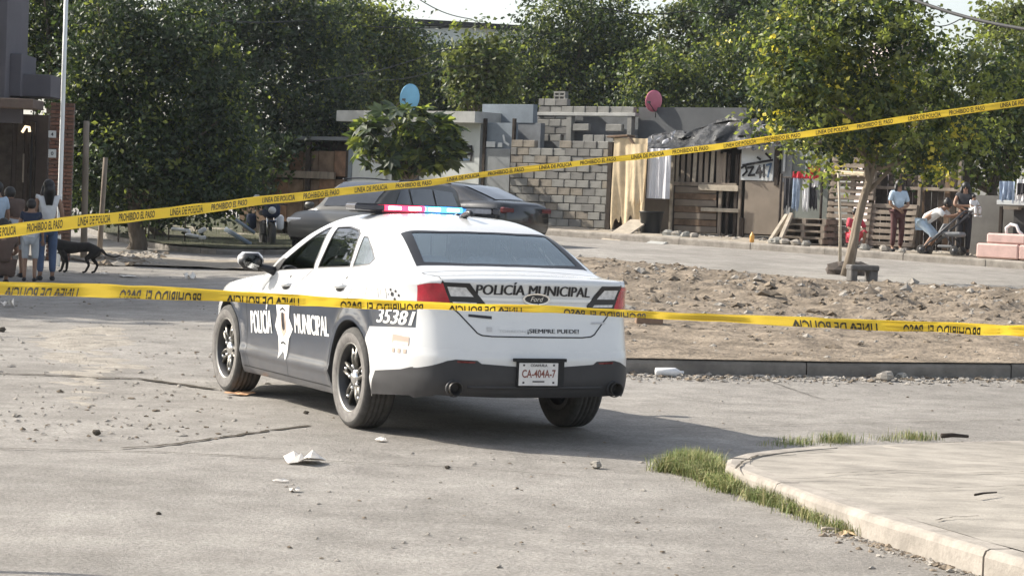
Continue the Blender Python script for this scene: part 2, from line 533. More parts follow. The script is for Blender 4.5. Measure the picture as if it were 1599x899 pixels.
class Skin:
    """collects triangles of every panel over several projections, then links one object per panel"""
    def __init__(s): s.d = {}
    def put(s, part, mi, P, N, T):
        s.d.setdefault(part, []).append((mi, P, N, T))
    def link_part(s, part, name, mats, off=0.0, inward=False, label=None):
        V, Nn, F, MI = [], [], [], []
        b = 0
        for mi, P, N, T in s.d.get(part, []):
            u, inv = np.unique(T, return_inverse=True)
            V.append(P[u] + N[u] * off); Nn.append(-N[u] if inward else N[u])
            t = inv.reshape(-1, 3)
            F.append((t[:, ::-1] if inward else t) + b); MI += [mi] * len(t); b += len(u)
        if not V: return None
        V = np.concatenate(V); Nn = np.concatenate(Nn); F = np.concatenate(F)
        o = raw_mesh(name, V, F, mats, car, True, 3, MI)
        o.data.normals_split_custom_set_from_vertices(Nn.tolist())
        if label: o["label"] = label
        return o

SK = Skin()
def domain(outline, polys, proj, classify, step, rim=None):
    """triangulate outline in 2-D with all region borders as edges, lift by proj, sort the faces into panels"""
    pts, edges = [], []
    def addpoly(pp, st):
        q = resample(pp, st, True); b = len(pts)
        pts.extend(map(tuple, q)); n = len(q)
        edges.extend((b + i, b + (i + 1) % n) for i in range(n))
    addpoly(outline, step)
    known = {}
    if rim is not None:
        for i in range(len(outline)):
            j = (i + 1) % len(outline)
            if rim[i] is None or rim[j] is None: continue
            a2, b2 = np.array(outline[i], float), np.array(outline[j], float)
            n = max(1, int(math.ceil(np.linalg.norm(b2 - a2) / step)))
            Q = np.array([np.array(rim[i]) + (np.array(rim[j]) - np.array(rim[i])) * k / n for k in range(n + 1)])
            for _ in range(3):
                nn = car_N(Q); Q = Q - nn * (car_F(Q[:, 0], Q[:, 1], Q[:, 2]) * .7)[:, None]
            for k in range(n + 1):
                known[tuple(np.round(a2 + (b2 - a2) * k / n, 4))] = Q[k]
    for p in polys: addpoly(p, step)
    o = np.array(outline); lo, hi = o.min(0), o.max(0)
    gx, gy = np.meshgrid(np.arange(lo[0] + step * .5, hi[0], step), np.arange(lo[1] + step * .5, hi[1], step))
    G = np.stack([gx.ravel(), gy.ravel()], 1)
    G = G[inpoly(G, outline)]
    pts.extend(map(tuple, G))
    r = delaunay_2d_cdt([Vector(p) for p in pts], edges, [], 0, 1e-5)
    V = np.array([tuple(v) for v in r[0]]); T = np.array(r[2])
    C = V[T].mean(1)
    keep = inpoly(C, outline)
    T, C = T[keep], C[keep]
    a2 = np.cross(V[T[:, 1]] - V[T[:, 0]], V[T[:, 2]] - V[T[:, 0]])
    T = T[np.abs(a2) > 1e-9]; C = C[np.abs(a2) > 1e-9]
    P = proj(V[:, 0], V[:, 1])
    if known:
        kk = np.array(list(known.keys())); kv = np.array(list(known.values()))
        for i0 in range(0, len(V), 2000):
            d = np.abs(V[i0:i0 + 2000, None, :] - kk[None]).max(2)
            j = d.argmin(1); hit = d[np.arange(len(j)), j] < 3e-4
            P[i0:i0 + 2000][hit] = kv[j[hit]]
    N = car_N(P)
    # face winding after the outward normal
    fn = np.cross(P[T[:, 1]] - P[T[:, 0]], P[T[:, 2]] - P[T[:, 0]])
    bad = (fn * N[T].mean(1)).sum(1) < 0
    T[bad] = T[bad][:, ::-1]
    lab = classify(C)
    for key in set(lab):
        if key is None: continue
        k = np.array([l == key for l in lab])
        SK.put(key[0], key[1], P, N, T[k])

# --- edges shared by the projections
def edge_side_top(xs):
    xs = np.asarray(xs, float)
    cab = np.clip(sstep((xs + .66) / .34), 0, 1) * np.clip(sstep((2.42 - xs) / .4), 0, 1)
    zr = _croof(xs) - .05
    ycab = _cgw(np.minimum(zr, 1.5)) * _cgx(xs); zcab = zr
    ztp = _ctop(xs); yl = car_w(xs, ztp - .02); zl = ztp - .035
    yc = ycab * cab + yl * (1 - cab); zc = zcab * cab + zl * (1 - cab)
    o = np.stack([xs, yc - .22, zc - .22], 1)
    return shoot(o, (0, 1, 1))
RC0 = np.array([-.75, .68, .95])
RLT = shoot([RC0], np.array([-.878, .812, 1.078]) - RC0)[0]            # corner rear / side / top
FLT = shoot([[3.3, .45, .45]], (1, 1, .8))[0]
xs_e = np.linspace(-.84, FLT[0] - .03, 150)
E_ST = np.vstack([[RLT], edge_side_top(xs_e), [FLT]])
zs_r = np.linspace(.30, 1.055, 40)
E_SR = np.vstack([shoot(np.stack([np.full(40, -.62), np.full(40, .55), zs_r], 1), (-1, 1, 0)), [RLT]])   # bottom to top
ys_r = np.linspace(.70, 0, 40)
_ert = shoot(np.stack([np.full(40, -.75), ys_r, np.full(40, .82)], 1), (-1, 0, 1))
E_RT = np.vstack([[RLT], [shoot([RC0], RLT + (_ert[0] - RLT) * t - RC0)[0] for t in (.2, .4, .6, .8)], _ert])
zs_f = np.linspace(.24, FLT[2] - .03, 24)
E_SF = np.vstack([shoot(np.stack([np.full(24, 3.1), np.full(24, .30), zs_f], 1), (1, 1, 0)), [FLT]])
ys_f = np.linspace(FLT[1] - .02, 0, 24)
E_FT = np.vstack([[FLT], shoot(np.stack([np.full(24, 3.3), ys_f, np.full(24, .3)], 1), (1, 0, 1))])

# --- side
def circ(cx, cz, r, n=40): return [(cx + r * math.cos(2 * math.pi * i / n), cz + r * math.sin(2 * math.pi * i / n)) for i in range(n)]
ARCH_R, ARCH_F = circ(0, .375, .405), circ(2.868, .375, .405)
WIN_F = [(1.80, 1.068), (1.72, 1.155), (1.57, 1.255), (1.42, 1.345), (1.29, 1.410), (1.23, 1.420), (1.025, 1.112)]
WIN_R = [(.925, 1.126), (1.085, 1.425), (.85, 1.432), (.63, 1.412), (.545, 1.388), (.335, 1.155)]
WIN_Q = [(.425, 1.372), (.27, 1.162), (.02, 1.186), (-.015, 1.225), (.14, 1.29), (.34, 1.368)]
DOOR_F = [(2.32, .258), (2.335, .75), (2.24, .96), (2.03, 1.05), (1.80, 1.052), (1.015, 1.104), (1.21, 1.0), (1.283, .8), (1.30, .5), (1.385, .258)]
DOOR_R = [(1.385, .258), (1.30, .5), (1.283, .8), (1.21, 1.0), (1.015, 1.104), (.93, 1.118), (.3, 1.146), (-.06, 1.19), (-.02, 1.04), (.16, .86), (.36, .66), (.43, .45), (.43, .258)]
NAVY = [(3.10, .765), (2.72, .82), (2.3, .845), (1.285, .862), (.3, .905), (-.4, .935), (-.93, .945), (-.925, .785), (-.36, .757), (-.30, .66), (0, .37), (.3, .15), (2.6, .15), (2.868, .37)]
LAMP_S = [(-1.3, 1.100), (-.872, 1.096), (-.915, .935), (-1.3, .935)]
BUMP_S = [(-.48, .455), (-.78, .488), (-.88, .512), (-1.3, .56), (-1.3, .15), (-.35, .15)]
ROCK = [(2.47, .258), (.40, .258), (.40, .1), (2.47, .1)]
TRIMS = [expand(w, .016) for w in (WIN_F, WIN_R, WIN_Q)]
HEAD_S = [(3.30, .80), (3.42, .885), (3.9, .80), (3.9, .62)]
def cls_side(C):
    out = []
    I = {k: inpoly(C, v) for k, v in dict(ar=ARCH_R, af=ARCH_F, wf=WIN_F, wr=WIN_R, wq=WIN_Q, df=DOOR_F, dr=DOOR_R, nv=NAVY, lp=LAMP_S, bm=BUMP_S, rk=ROCK,
                                          t0=TRIMS[0], t1=TRIMS[1], t2=TRIMS[2], hd=HEAD_S).items()}
    for i in range(len(C)):
        g = lambda k: I[k][i]
        if g('ar') or g('af'): out.append(None); continue
        if g('wf'): out.append(('window_f', 0)); continue
        if g('wr'): out.append(('window_r', 0)); continue
        if g('wq'): out.append(('window_q', 0)); continue
        if g('t0'): out.append(('trim0', 0)); continue
        if g('t1'): out.append(('trim1', 0)); continue
        if g('t2'): out.append(('trim2', 0)); continue
        if g('lp'): out.append(('tail', 0)); continue
        if g('bm'): out.append(('bumper', 0)); continue
        if g('hd'): out.append(('head', 0)); continue
        m_ = 1 if g('nv') else 0
        if g('df'): out.append(('door_f', m_))
        elif g('dr'): out.append(('door_r', m_))
        elif g('rk'): out.append(('rocker', 0))
        elif C[i][0] > 2.2 and C[i][1] < 1.06: out.append(('fender', m_))
        else: out.append(('body', m_))
    return out
side_out = [tuple(p[[0, 2]]) for p in E_SR] + [tuple(p[[0, 2]]) for p in E_ST[1:]] + [tuple(p[[0, 2]]) for p in E_SF[::-1][1:]]
side_out += [(3.25, .20), (2.4, .20), (.45, .205), (.35, .22), (-.36, .24), (-.42, .285), (-.85, .315)]
SIDE_POLYS = [ARCH_R, ARCH_F, WIN_F, WIN_R, WIN_Q, DOOR_F, DOOR_R, NAVY, LAMP_S, BUMP_S, ROCK, HEAD_S] + TRIMS
sides = {}
_fl = np.array([1, 1, 1.])
side_rim = [p for p in E_SR] + [p for p in E_ST[1:]] + [p for p in E_SF[::-1][1:]] + [None] * 7
for sgn in (1, -1):
    SK = Skin()
    domain(side_out, SIDE_POLYS, lambda a, b: pj_side(a, b, sgn), cls_side, .034, [None if p is None else p * np.array([1, sgn, 1]) for p in side_rim])
    sides[sgn] = SK
# --- rear, top, front
CEN = Skin(); SK = CEN
def mir(p): return [(-a, b) for a, b in p[::-1]]
RED_R = [(1.0, 1.103), (.69, 1.106), (.622, .935), (1.0, .935)]
CLR_R = [(.69, 1.106), (.51, 1.104), (.39, .965), (.405, .935), (.622, .935)]
LEN_R = [(.660, 1.078), (.535, 1.076), (.475, 1.012), (.632, 1.012)]
LEN2_R = [(.620, .975), (.455, .972), (.44, .955), (.612, .955)]
LID_R = [(.70, 1.35), (.69, 1.106), (.622, .935), (.575, .895), (.470, .785), (.452, .765), (.42, .750), (.35, .744), (-.35, .744), (-.42, .750), (-.452, .765), (-.470, .785), (-.575, .895), (-.622, .935), (-.69, 1.106), (-.70, 1.35)]
BMP_R = [(1.0, .47), (.81, .512), (.746, .536), (.665, .572), (.61, .583), (.46, .578), (.43, .557), (.17, .541), (-.17, .541), (-.43, .557), (-.46, .578), (-.61, .583), (-.665, .572), (-.746, .536), (-.81, .512), (-1.0, .47), (-1.0, .1), (1.0, .1)]
BAR_R = [(.50, 1.010), (-.50, 1.010), (-.49, .988), (.49, .988)]
rear_half = [(p[1], p[2]) for p in E_SR[::-1]]                                      # top to bottom, left
rear_out = [(p[1], p[2]) for p in E_RT[::-1]] + rear_half[1:]
rb = rear_half[-1]
rear_rim = [p for p in E_RT[::-1]] + [p for p in E_SR[::-1][1:]] + [None, None]
rear_rim = rear_rim + [None if p is None else p * np.array([1, -1, 1]) for p in rear_rim[::-1]][:-1]
rear_out = rear_out + [(rb[0] - .1, .335), (.3, .325)]
rear_out = rear_out + [(-a, b) for a, b in rear_out[::-1]][:-1]
def cls_rear(C):
    I = {k: inpoly(C, v) for k, v in dict(r1=RED_R, r2=mir(RED_R), c1=CLR_R, c2=mir(CLR_R), l1=LEN_R, l2=mir(LEN_R), l3=LEN2_R, l4=mir(LEN2_R), lid=LID_R, b=BMP_R, bar=BAR_R).items()}
    out = []
    for i in range(len(C)):
        g = lambda k: I[k][i]
        if g('r1'): out.append(('tail', 0))
        elif g('r2'): out.append(('tail2', 0))
        elif g('l1') or g('l3'): out.append(('lens', 0))
        elif g('l2') or g('l4'): out.append(('lens2', 0))
        elif g('c1'): out.append(('lampcase', 0))
        elif g('c2'): out.append(('lampcase2', 0))
        elif g('bar'): out.append(('bar', 0))
        elif g('b'): out.append(('bumper', 0))
        elif g('lid'): out.append(('lid', 0))
        else: out.append(('body', 0))
    return out
domain(rear_out, [RED_R, mir(RED_R), CLR_R, mir(CLR_R), LEN_R, mir(LEN_R), LEN2_R, mir(LEN2_R), LID_R, BMP_R, BAR_R], pj_rear, cls_rear, .03, rear_rim)
FRIT = [(-.035, .605), (-.085, .3), (-.095, 0), (-.085, -.3), (-.035, -.605), (-.525, -.675), (-.58, -.3), (-.595, 0), (-.58, .3), (-.525, .675)]
RWIN = [(-.085, .54), (-.115, .3), (-.122, 0), (-.115, -.3), (-.085, -.54), (-.490, -.605), (-.545, -.3), (-.558, 0), (-.545, .3), (-.490, .605)]
WSF = [(2.18, .72), (2.30, .35), (2.33, 0), (2.30, -.35), (2.18, -.72), (1.50, -.575), (1.42, -.3), (1.39, 0), (1.42, .3), (1.50, .575)]
WSG = [(2.13, .66), (2.24, .33), (2.27, 0), (2.24, -.33), (2.13, -.66), (1.54, -.535), (1.455, -.28), (1.43, 0), (1.455, .28), (1.54, .535)]
HOOD = [(2.36, .74), (2.42, 0), (2.36, -.74), (3.45, -.66), (3.72, -.45), (3.8, 0), (3.72, .45), (3.45, .66)]
LID_T = [(-.665, .69), (-.68, 0), (-.665, -.69), (-1.4, -.695), (-1.4, .695)]
top_out = [(p[0], p[1]) for p in E_ST] + [(p[0], p[1]) for p in E_FT[1:]]
_m = np.array([1, -1, 1])
top_rim = [p for p in E_ST] + [p for p in E_FT[1:]]
top_rim = top_rim + [p * _m for p in top_rim[::-1]][1:] + [p * _m for p in E_RT[1:]] + [p for p in E_RT[::-1]][1:-1]
top_out = top_out + [(a, -b) for a, b in top_out[::-1]][1:] + [(p[0], -p[1]) for p in E_RT[1:]] + [(p[0], p[1]) for p in E_RT[::-1]][1:-1]
def cls_top(C):
    I = {k: inpoly(C, v) for k, v in dict(fr=FRIT, rw=RWIN, ws=WSF, wg=WSG, hd=HOOD, ld=LID_T).items()}
    out = []
    for i in range(len(C)):
        g = lambda k: I[k][i]
        if g('rw'): out.append(('rear_window', 0))
        elif g('fr'): out.append(('frit', 0))
        elif g('wg'): out.append(('windscreen', 0))
        elif g('ws'): out.append(('frit_f', 0))
        elif g('hd'): out.append(('hood', 0))
        elif g('ld'): out.append(('lid', 0))
        else: out.append(('body', 0))
    return out
domain(top_out, [FRIT, RWIN, WSF, WSG, HOOD, LID_T], pj_top, cls_top, .04, top_rim)
GRL = [(.5, .66), (-.5, .66), (-.45, .52), (.45, .52)]; GRL2 = [(.55, .40), (-.55, .40), (-.5, .26), (.5, .26)]
HD_F = [(.9, .80), (.58, .72), (.56, .62), (.9, .64)]
front_out = [(p[1], p[2]) for p in E_FT[::-1]] + [(p[1], p[2]) for p in E_SF[::-1]][1:] + [(.3, .22)]
front_out = front_out + [(-a, b) for a, b in front_out[::-1]][:-1]
def cls_front(C):
    I = {k: inpoly(C, v) for k, v in dict(a=GRL, b=GRL2, c=HD_F, d=mir(HD_F)).items()}
    return [('grille', 0) if I['a'][i] or I['b'][i] else ('headf', 0) if I['c'][i] else ('headf2', 0) if I['d'][i] else ('body', 0) for i in range(len(C))]
domain(front_out, [GRL, GRL2, HD_F, mir(HD_F)], pj_front, cls_front, .05)

# --- merge the projections panel by panel
BODY = Skin()
for sk in (sides[1], sides[-1], CEN):
    for a in ('body', 'bumper'): BODY.d.setdefault(a, []).extend(sk.d.get(a, []))
BODY.link_part('body', 'body', [M_WHITE, M_NAVY])
BODY.link_part('bumper', 'rear_bumper', [M_BLACKPL], .004)
CEN.link_part('frit', 'window_border', [M_TRIM], .0015); CEN.link_part('frit_f', 'window_border', [M_TRIM], .0015)
CEN.link_part('lid', 'trunk_lid', [M_WHITE])
CEN.link_part('bar', 'trunk_trim', [M_LETW], .007)
CEN.link_part('hood', 'hood', [M_WHITE])
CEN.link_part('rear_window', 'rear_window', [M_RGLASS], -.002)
CEN.link_part('windscreen', 'windscreen', [M_WGLASS], -.002)
CEN.link_part('grille', 'grille', [M_BLACKPL], -.01)
for sgn in (1, -1):
    s_ = sides[sgn]
    s_.link_part('door_f', 'front_door', [M_WHITE, M_NAVY]); s_.link_part('door_r', 'rear_door', [M_WHITE, M_NAVY])
    s_.link_part('fender', 'front_fender', [M_WHITE, M_NAVY]); s_.link_part('rocker', 'rocker_panel', [M_NAVY])
    s_.link_part('window_f', 'side_window', [M_WGLASS], -.004); s_.link_part('window_r', 'side_window', [M_WGLASS], -.004)
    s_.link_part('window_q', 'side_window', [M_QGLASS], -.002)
    for k in range(3): s_.link_part('trim%d' % k, 'window_trim', [M_TRIM], .002)
    L_ = Skin(); L_.d['t'] = s_.d.get('tail', []) + CEN.d.get('tail' if sgn > 0 else 'tail2', [])
    tl = L_.link_part('t', 'tail_lamp', [M_RED], .006)
    k = '' if sgn > 0 else '2'
    cs = CEN.link_part('lampcase' + k, 'lamp_housing', [M_TRIM], .005); cs.parent = tl
    ln = CEN.link_part('lens' + k, 'reversing_lens', [M_CLEAR], .004); ln.parent = tl
    H_ = Skin(); H_.d['t'] = s_.d.get('head', []) + CEN.d.get('headf' + k, [])
    H_.link_part('t', 'headlamp', [M_CLEAR], .004)
# dark lining inside the cabin
LIN = Skin()
def cab(P, T):
    c = P[T].mean(1)
    return T[(c[:, 0] > -.62) & (c[:, 0] < 2.35) & (c[:, 2] > 1.0)]
for sk in (sides[1], sides[-1], CEN):
    for a in ('body', 'trim0', 'trim1', 'trim2', 'frit', 'frit_f', 'door_f', 'door_r'):
        for mi, P, N, T in sk.d.get(a, []):
            t = cab(P, T)
            if len(t): LIN.put('l', 0, P, N, t)
LIN.link_part('l', 'cabin_lining', [M_INT], -.022, True)

# --- shut lines
def ribbon(mb, pts2, proj, width=.006, off=.0018, step=.03):
    q = resample(pts2, step)
    P = proj(q[:, 0], q[:, 1]); N = car_N(P)
    t = np.gradient(P, axis=0); t /= np.linalg.norm(t, axis=1, keepdims=True)
    b = np.cross(N, t); P = P + N * off
    A, B = P + b * width / 2, P - b * width / 2
    n = len(P)
    mb.add(list(A) + list(B), [(i, i + 1, n + i + 1, n + i) for i in range(n - 1)], smooth=True)
gm = MB()
for sgn in (1, -1):
    pj = lambda a, b, s=sgn: pj_side(a, b, s)
    ribbon(gm, [(2.32, .262), (2.335, .75), (2.24, .96), (2.03, 1.05)], pj)
    ribbon(gm, [(1.385, .262), (1.30, .5), (1.283, .8), (1.21, 1.0), (1.02, 1.1), (1.15, 1.44)], pj)
    ribbon(gm, [(.43, .30), (.43, .45), (.36, .66), (.16, .86), (-.02, 1.04), (-.06, 1.19)], pj, .005)
    ribbon(gm, [(2.42, .258), (.43, .258)], pj, .008)
    ribbon(gm, [(2.36, 1.045), (2.8, .965), (3.3, .875)], pj, .006)
ribbon(gm, [(.655, 1.02), (.622, .935), (.575, .895), (.470, .785), (.452, .765), (.42, .750), (.35, .744), (-.35, .744), (-.42, .750), (-.452, .765), (-.470, .785), (-.575, .895), (-.622, .935), (-.655, 1.02)], pj_rear, .009, .003, .02)
ribbon(gm, [(-.665, .69), (-.68, 0), (-.665, -.69)], pj_top, .006)
for s in (1, -1): ribbon(gm, [(-.665, s * .69), (-.9, s * .70), (-1.02, s * .70)], pj_top, .006)
ribbon(gm, HOOD + HOOD[:1], pj_top, .006)
gm.build("shut_lines", [M_BLACK], car, fix=False)
# wheel arch lips, liners and underside
for sgn in (1, -1):
    for cx in (0, 2.868):
        am = MB(); am.smooth = True
        an = np.linspace(-.2, math.pi + .2, 34)
        r0 = pj_side(cx + .405 * np.cos(an), .375 + .405 * np.sin(an), sgn)
        N = car_N(r0)
        A = r0 + N * .004; B = r0.copy(); B[:, 0] = cx + .392 * np.cos(an); B[:, 2] = .375 + .392 * np.sin(an); B[:, 1] -= sgn * .012
        Cc = B.copy(); Cc[:, 1] -= sgn * .10
        D = Cc.copy(); D[:, 0] = cx + .40 * np.cos(an); D[:, 2] = .375 + .40 * np.sin(an); D[:, 1] = sgn * .58
        n = len(an)
        am.add(list(A) + list(B) + list(Cc) + list(D), [(k * n + i, k * n + i + 1, (k + 1) * n + i + 1, (k + 1) * n + i) for k in range(3) for i in range(n - 1)])
        am.build("wheel_arch_liner", [M_BLACK], car)
um = MB()
um.box((1.43, 0, .29), (1.98, 1.72, .14)); um.box((1.2, 0, .40), (4.3, 1.12, .14)); um.box((-.70, 0, .44), (.50, 1.25, .10)); um.box((3.45, 0, .32), (.5, 1.3, .2))
um.tube([(-1.05, .62, .385), (-.4, .5, .32), (0.3, .3, .30), (2.2, .2, .28)], .035)
um.tube([(-1.05, -.62, .385), (-.4, -.5, .32), (0.3, -.3, .30)], .035)
um.tube([(0, -.75, .34), (0, .75, .34)], .05)
um.build("underbody", [M_BLACK], car)
# cabin floor, seats, dashboard, cage
im = MB()
im.box((1.0, 0, .50), (2.9, 1.60, .06)); im.box((-.22, 0, 1.10), (.78, 1.36, .04)); im.box((2.0, 0, .93), (.42, 1.50, .28)); im.box((-.45, 0, .8), (.06, 1.4, .6))
for s in (1, -1): im.box((1.0, s * .80, .78), (2.4, .05, .5))
im.build("cabin_floor", [M_INT], car)
for s in (1, -1):
    sm_ = MB()
    sm_.rbox((1.05, s * .40, .68), (.52, .52, .18), .05); sm_.rbox((.80, s * .40, 1.0), (.14, .50, .62), .06, rotm('Y', -.22)); sm_.rbox((.70, s * .40, 1.33), (.10, .27, .17), .04, rotm('Y', -.15))
    sm_.build("front_seat", [M_SEAT], car)
sm_ = MB(); sm_.rbox((.20, 0, .68), (.5, 1.28, .18), .05); sm_.rbox((-.08, 0, .95), (.14, 1.28, .5), .06, rotm('Y', -.25))
sm_.build("rear_seat", [M_SEAT], car)
for s in (1, 0, -1):
    hm = MB(); hm.rbox((-.16, s * .40, 1.20), (.09, .26, .13), .035, rotm('Y', -.2)); hm.build("headrest", [M_SEAT], car)
cg = MB()
for i in range(9): cg.tube([(.50, -.52 + i * .13, .75), (.50, -.52 + i * .13, 1.46)], .008, 6)
for z in (.76, 1.12, 1.45): cg.tube([(.50, -.56, z), (.50, .56, z)], .011, 6)
for s in (1, -1):
    for i in range(4): cg.tube([(.15 + i * .10, s * .70, 1.08), (.17 + i * .10, s * .64, 1.37)], .007, 6)
    cg.tube([(.10, s * .71, 1.16), (.55, s * .70, 1.14)], .009, 6)
cg.build("cage_partition", [M_BAR], car)
sw = MB(); c_ = Vector((1.62, .40, 1.02)); path = [c_ + Vector((math.sin(a) * .07, math.cos(a) * .18, math.sin(a) * .17)) for a in np.linspace(0, 2 * math.pi, 20)]
sw.tube(path, .014, 6, cap=False); sw.build("steering_wheel", [M_TRIM], car)
# --- wheels
def make_wheel(x, y, s, first=None):
    tp = []
    prof = [(.245, -.105), (.262, -.118), (.300, -.1225), (.335, -.118), (.354, -.104), (.362, -.088)]
    for k in range(4):
        a = -.072 + k * .036
        prof += [(.364, a), (.364, a + .020), (.355, a + .022), (.355, a + .032)]
    prof += [(.364, .078), (.362, .088), (.354, .104), (.335, .118), (.322, .1205)]
    prof2 = [(.322, .1205), (.300, .1225), (.262, .118), (.245, .105)]
    rm = MB()
    rm.lathe([(.20, -.10), (.238, -.10), (.246, -.108), (.222, -.085), (.215, .055), (.232, .085), (.240, .100), (.249, .112), (.252, .108)], 40, axis='Y', mi=0, cap=False)
    rm.lathe([(.2405, .101), (.2495, .1135), (.2535, .110)], 40, axis='Y', mi=1, cap=False)
    rm.lathe([(.001, .058), (.075, .060), (.085, .050)], 30, axis='Y', mi=0)
    for k in range(5):
        a = 2 * math.pi * k / 5 + .3
        for da in (-.17, .17):
            p0 = Vector((math.cos(a + da * 2) * .07, .052, math.sin(a + da * 2) * .07)); p1 = Vector((math.cos(a + da) * .218, .060, math.sin(a + da) * .218))
            rm.tube([p0, (p0 + p1) / 2 + Vector((0, .012, 0)), p1], [.026, .022, .020], 6, mi=2, flat=.6)
    rm.lathe([(.0, -.0), (.215, -.0)], 24, axis='Y', mi=3)
    cp = MB(); cp.lathe([(.062, .050), (.060, .075), (.045, .088), (.020, .094), (.0, .095)], 24, axis='Y')
    tm = MB(); tm.lathe(prof, 56, axis='Y', mi=0, cap=False); tm.lathe(prof2, 56, axis='Y', mi=1, cap=False)
    lugs = []
    for k in range(5):
        lug = MB(); lugs.append(lug)
        a = 2 * math.pi * k / 5
        lug.lathe([(.014, .05), (.014, .082), (.008, .088), (0, .088)], 8, c=(math.cos(a) * .082, 0, math.sin(a) * .082), axis='Y')
        a += .3
        lug = MB(); lugs.append(lug)
        lug.lathe([(.013, .05), (.013, .085), (0, .088)], 8, c=(math.cos(a) * .175, 0, math.sin(a) * .175), axis='Y')
    w = rm.build("wheel", [M_STEEL, M_LIP, mat_spoke, M_BLACK], car)
    w.location = (x, y, .3645)
    tm.build("tyre", [M_RUB, M_DUST], w); cp.build("hub_cap", [M_CHROME], w); [l_.build("wheel_nut", [M_CHROME], w) for l_ in lugs]
    if s < 0: w.rotation_euler = (0, 0, math.pi)
    return w
mat_spoke = mat("wheel_spoke", (.20, .19, .17), rough=.4, metal=.7, var=.4, scale=14)
w0 = make_wheel(0, .834, 1)
for (x, s) in ((2.868, 1), (0, -1), (2.868, -1)):
    w = copy_tree(w0, car)
    w.location = (x, s * .834, .3645)
    w.rotation_euler = (0, 0.4 + x, 0) if s > 0 else (0, .7 + x, math.pi)
# --- lettering and decals lifted onto the body
def decal(s, proj, u0, u1, v0, v1, m_, name, off=.0035, bold=0.0, shear=0.0, dv=0.0, arc=0.0, spacing=1.0, fat=0.0):
    V, T, _ = text_tris(s, bold, shear, 3, spacing)
    a = u0 + (u1 - u0) * V[:, 0]; b = v0 + (v1 - v0) * V[:, 1] + dv * V[:, 0] + arc * (1 - (2 * V[:, 0] - 1) ** 2)
    PP, TT = [], []
    for k, d in enumerate((0, -fat, fat) if fat else (0,)):
        P = proj(a + d, b); N = car_N(P)
        fn = np.cross(P[T[:, 1]] - P[T[:, 0]], P[T[:, 2]] - P[T[:, 0]])
        bad = (fn * N[T[:, 0]]).sum(1) < 0
        t = T.copy(); t[bad] = t[bad][:, ::-1]
        PP.append(P + N * (off + k * .0002)); TT.append(t + k * len(V))
    return raw_mesh(name, np.concatenate(PP), np.concatenate(TT), [m_], car, False, 3)
def patch(poly, proj, m_, name, off=.003, step=.03, parent=None, mb=None):
    q = resample(poly, step, True); n = len(q)
    lo, hi = q.min(0), q.max(0)
    gx, gy = np.meshgrid(np.arange(lo[0], hi[0], step), np.arange(lo[1], hi[1], step))
    G = np.stack([gx.ravel(), gy.ravel()], 1); G = G[inpoly(G, poly)]
    pts = [Vector(p) for p in q] + [Vector(p) for p in G]
    r = delaunay_2d_cdt(pts, [(i, (i + 1) % n) for i in range(n)], [], 0, 1e-6)
    V = np.array([tuple(v) for v in r[0]]); T = np.array(r[2]); T = T[inpoly(V[T].mean(1), poly)]
    P = proj(V[:, 0], V[:, 1]); N = car_N(P)
    fn = np.cross(P[T[:, 1]] - P[T[:, 0]], P[T[:, 2]] - P[T[:, 0]]); bad = (fn * N[T[:, 0]]).sum(1) < 0
    T[bad] = T[bad][:, ::-1]
    return raw_mesh(name, P + N * off, T, [m_], parent or car, True, 3)
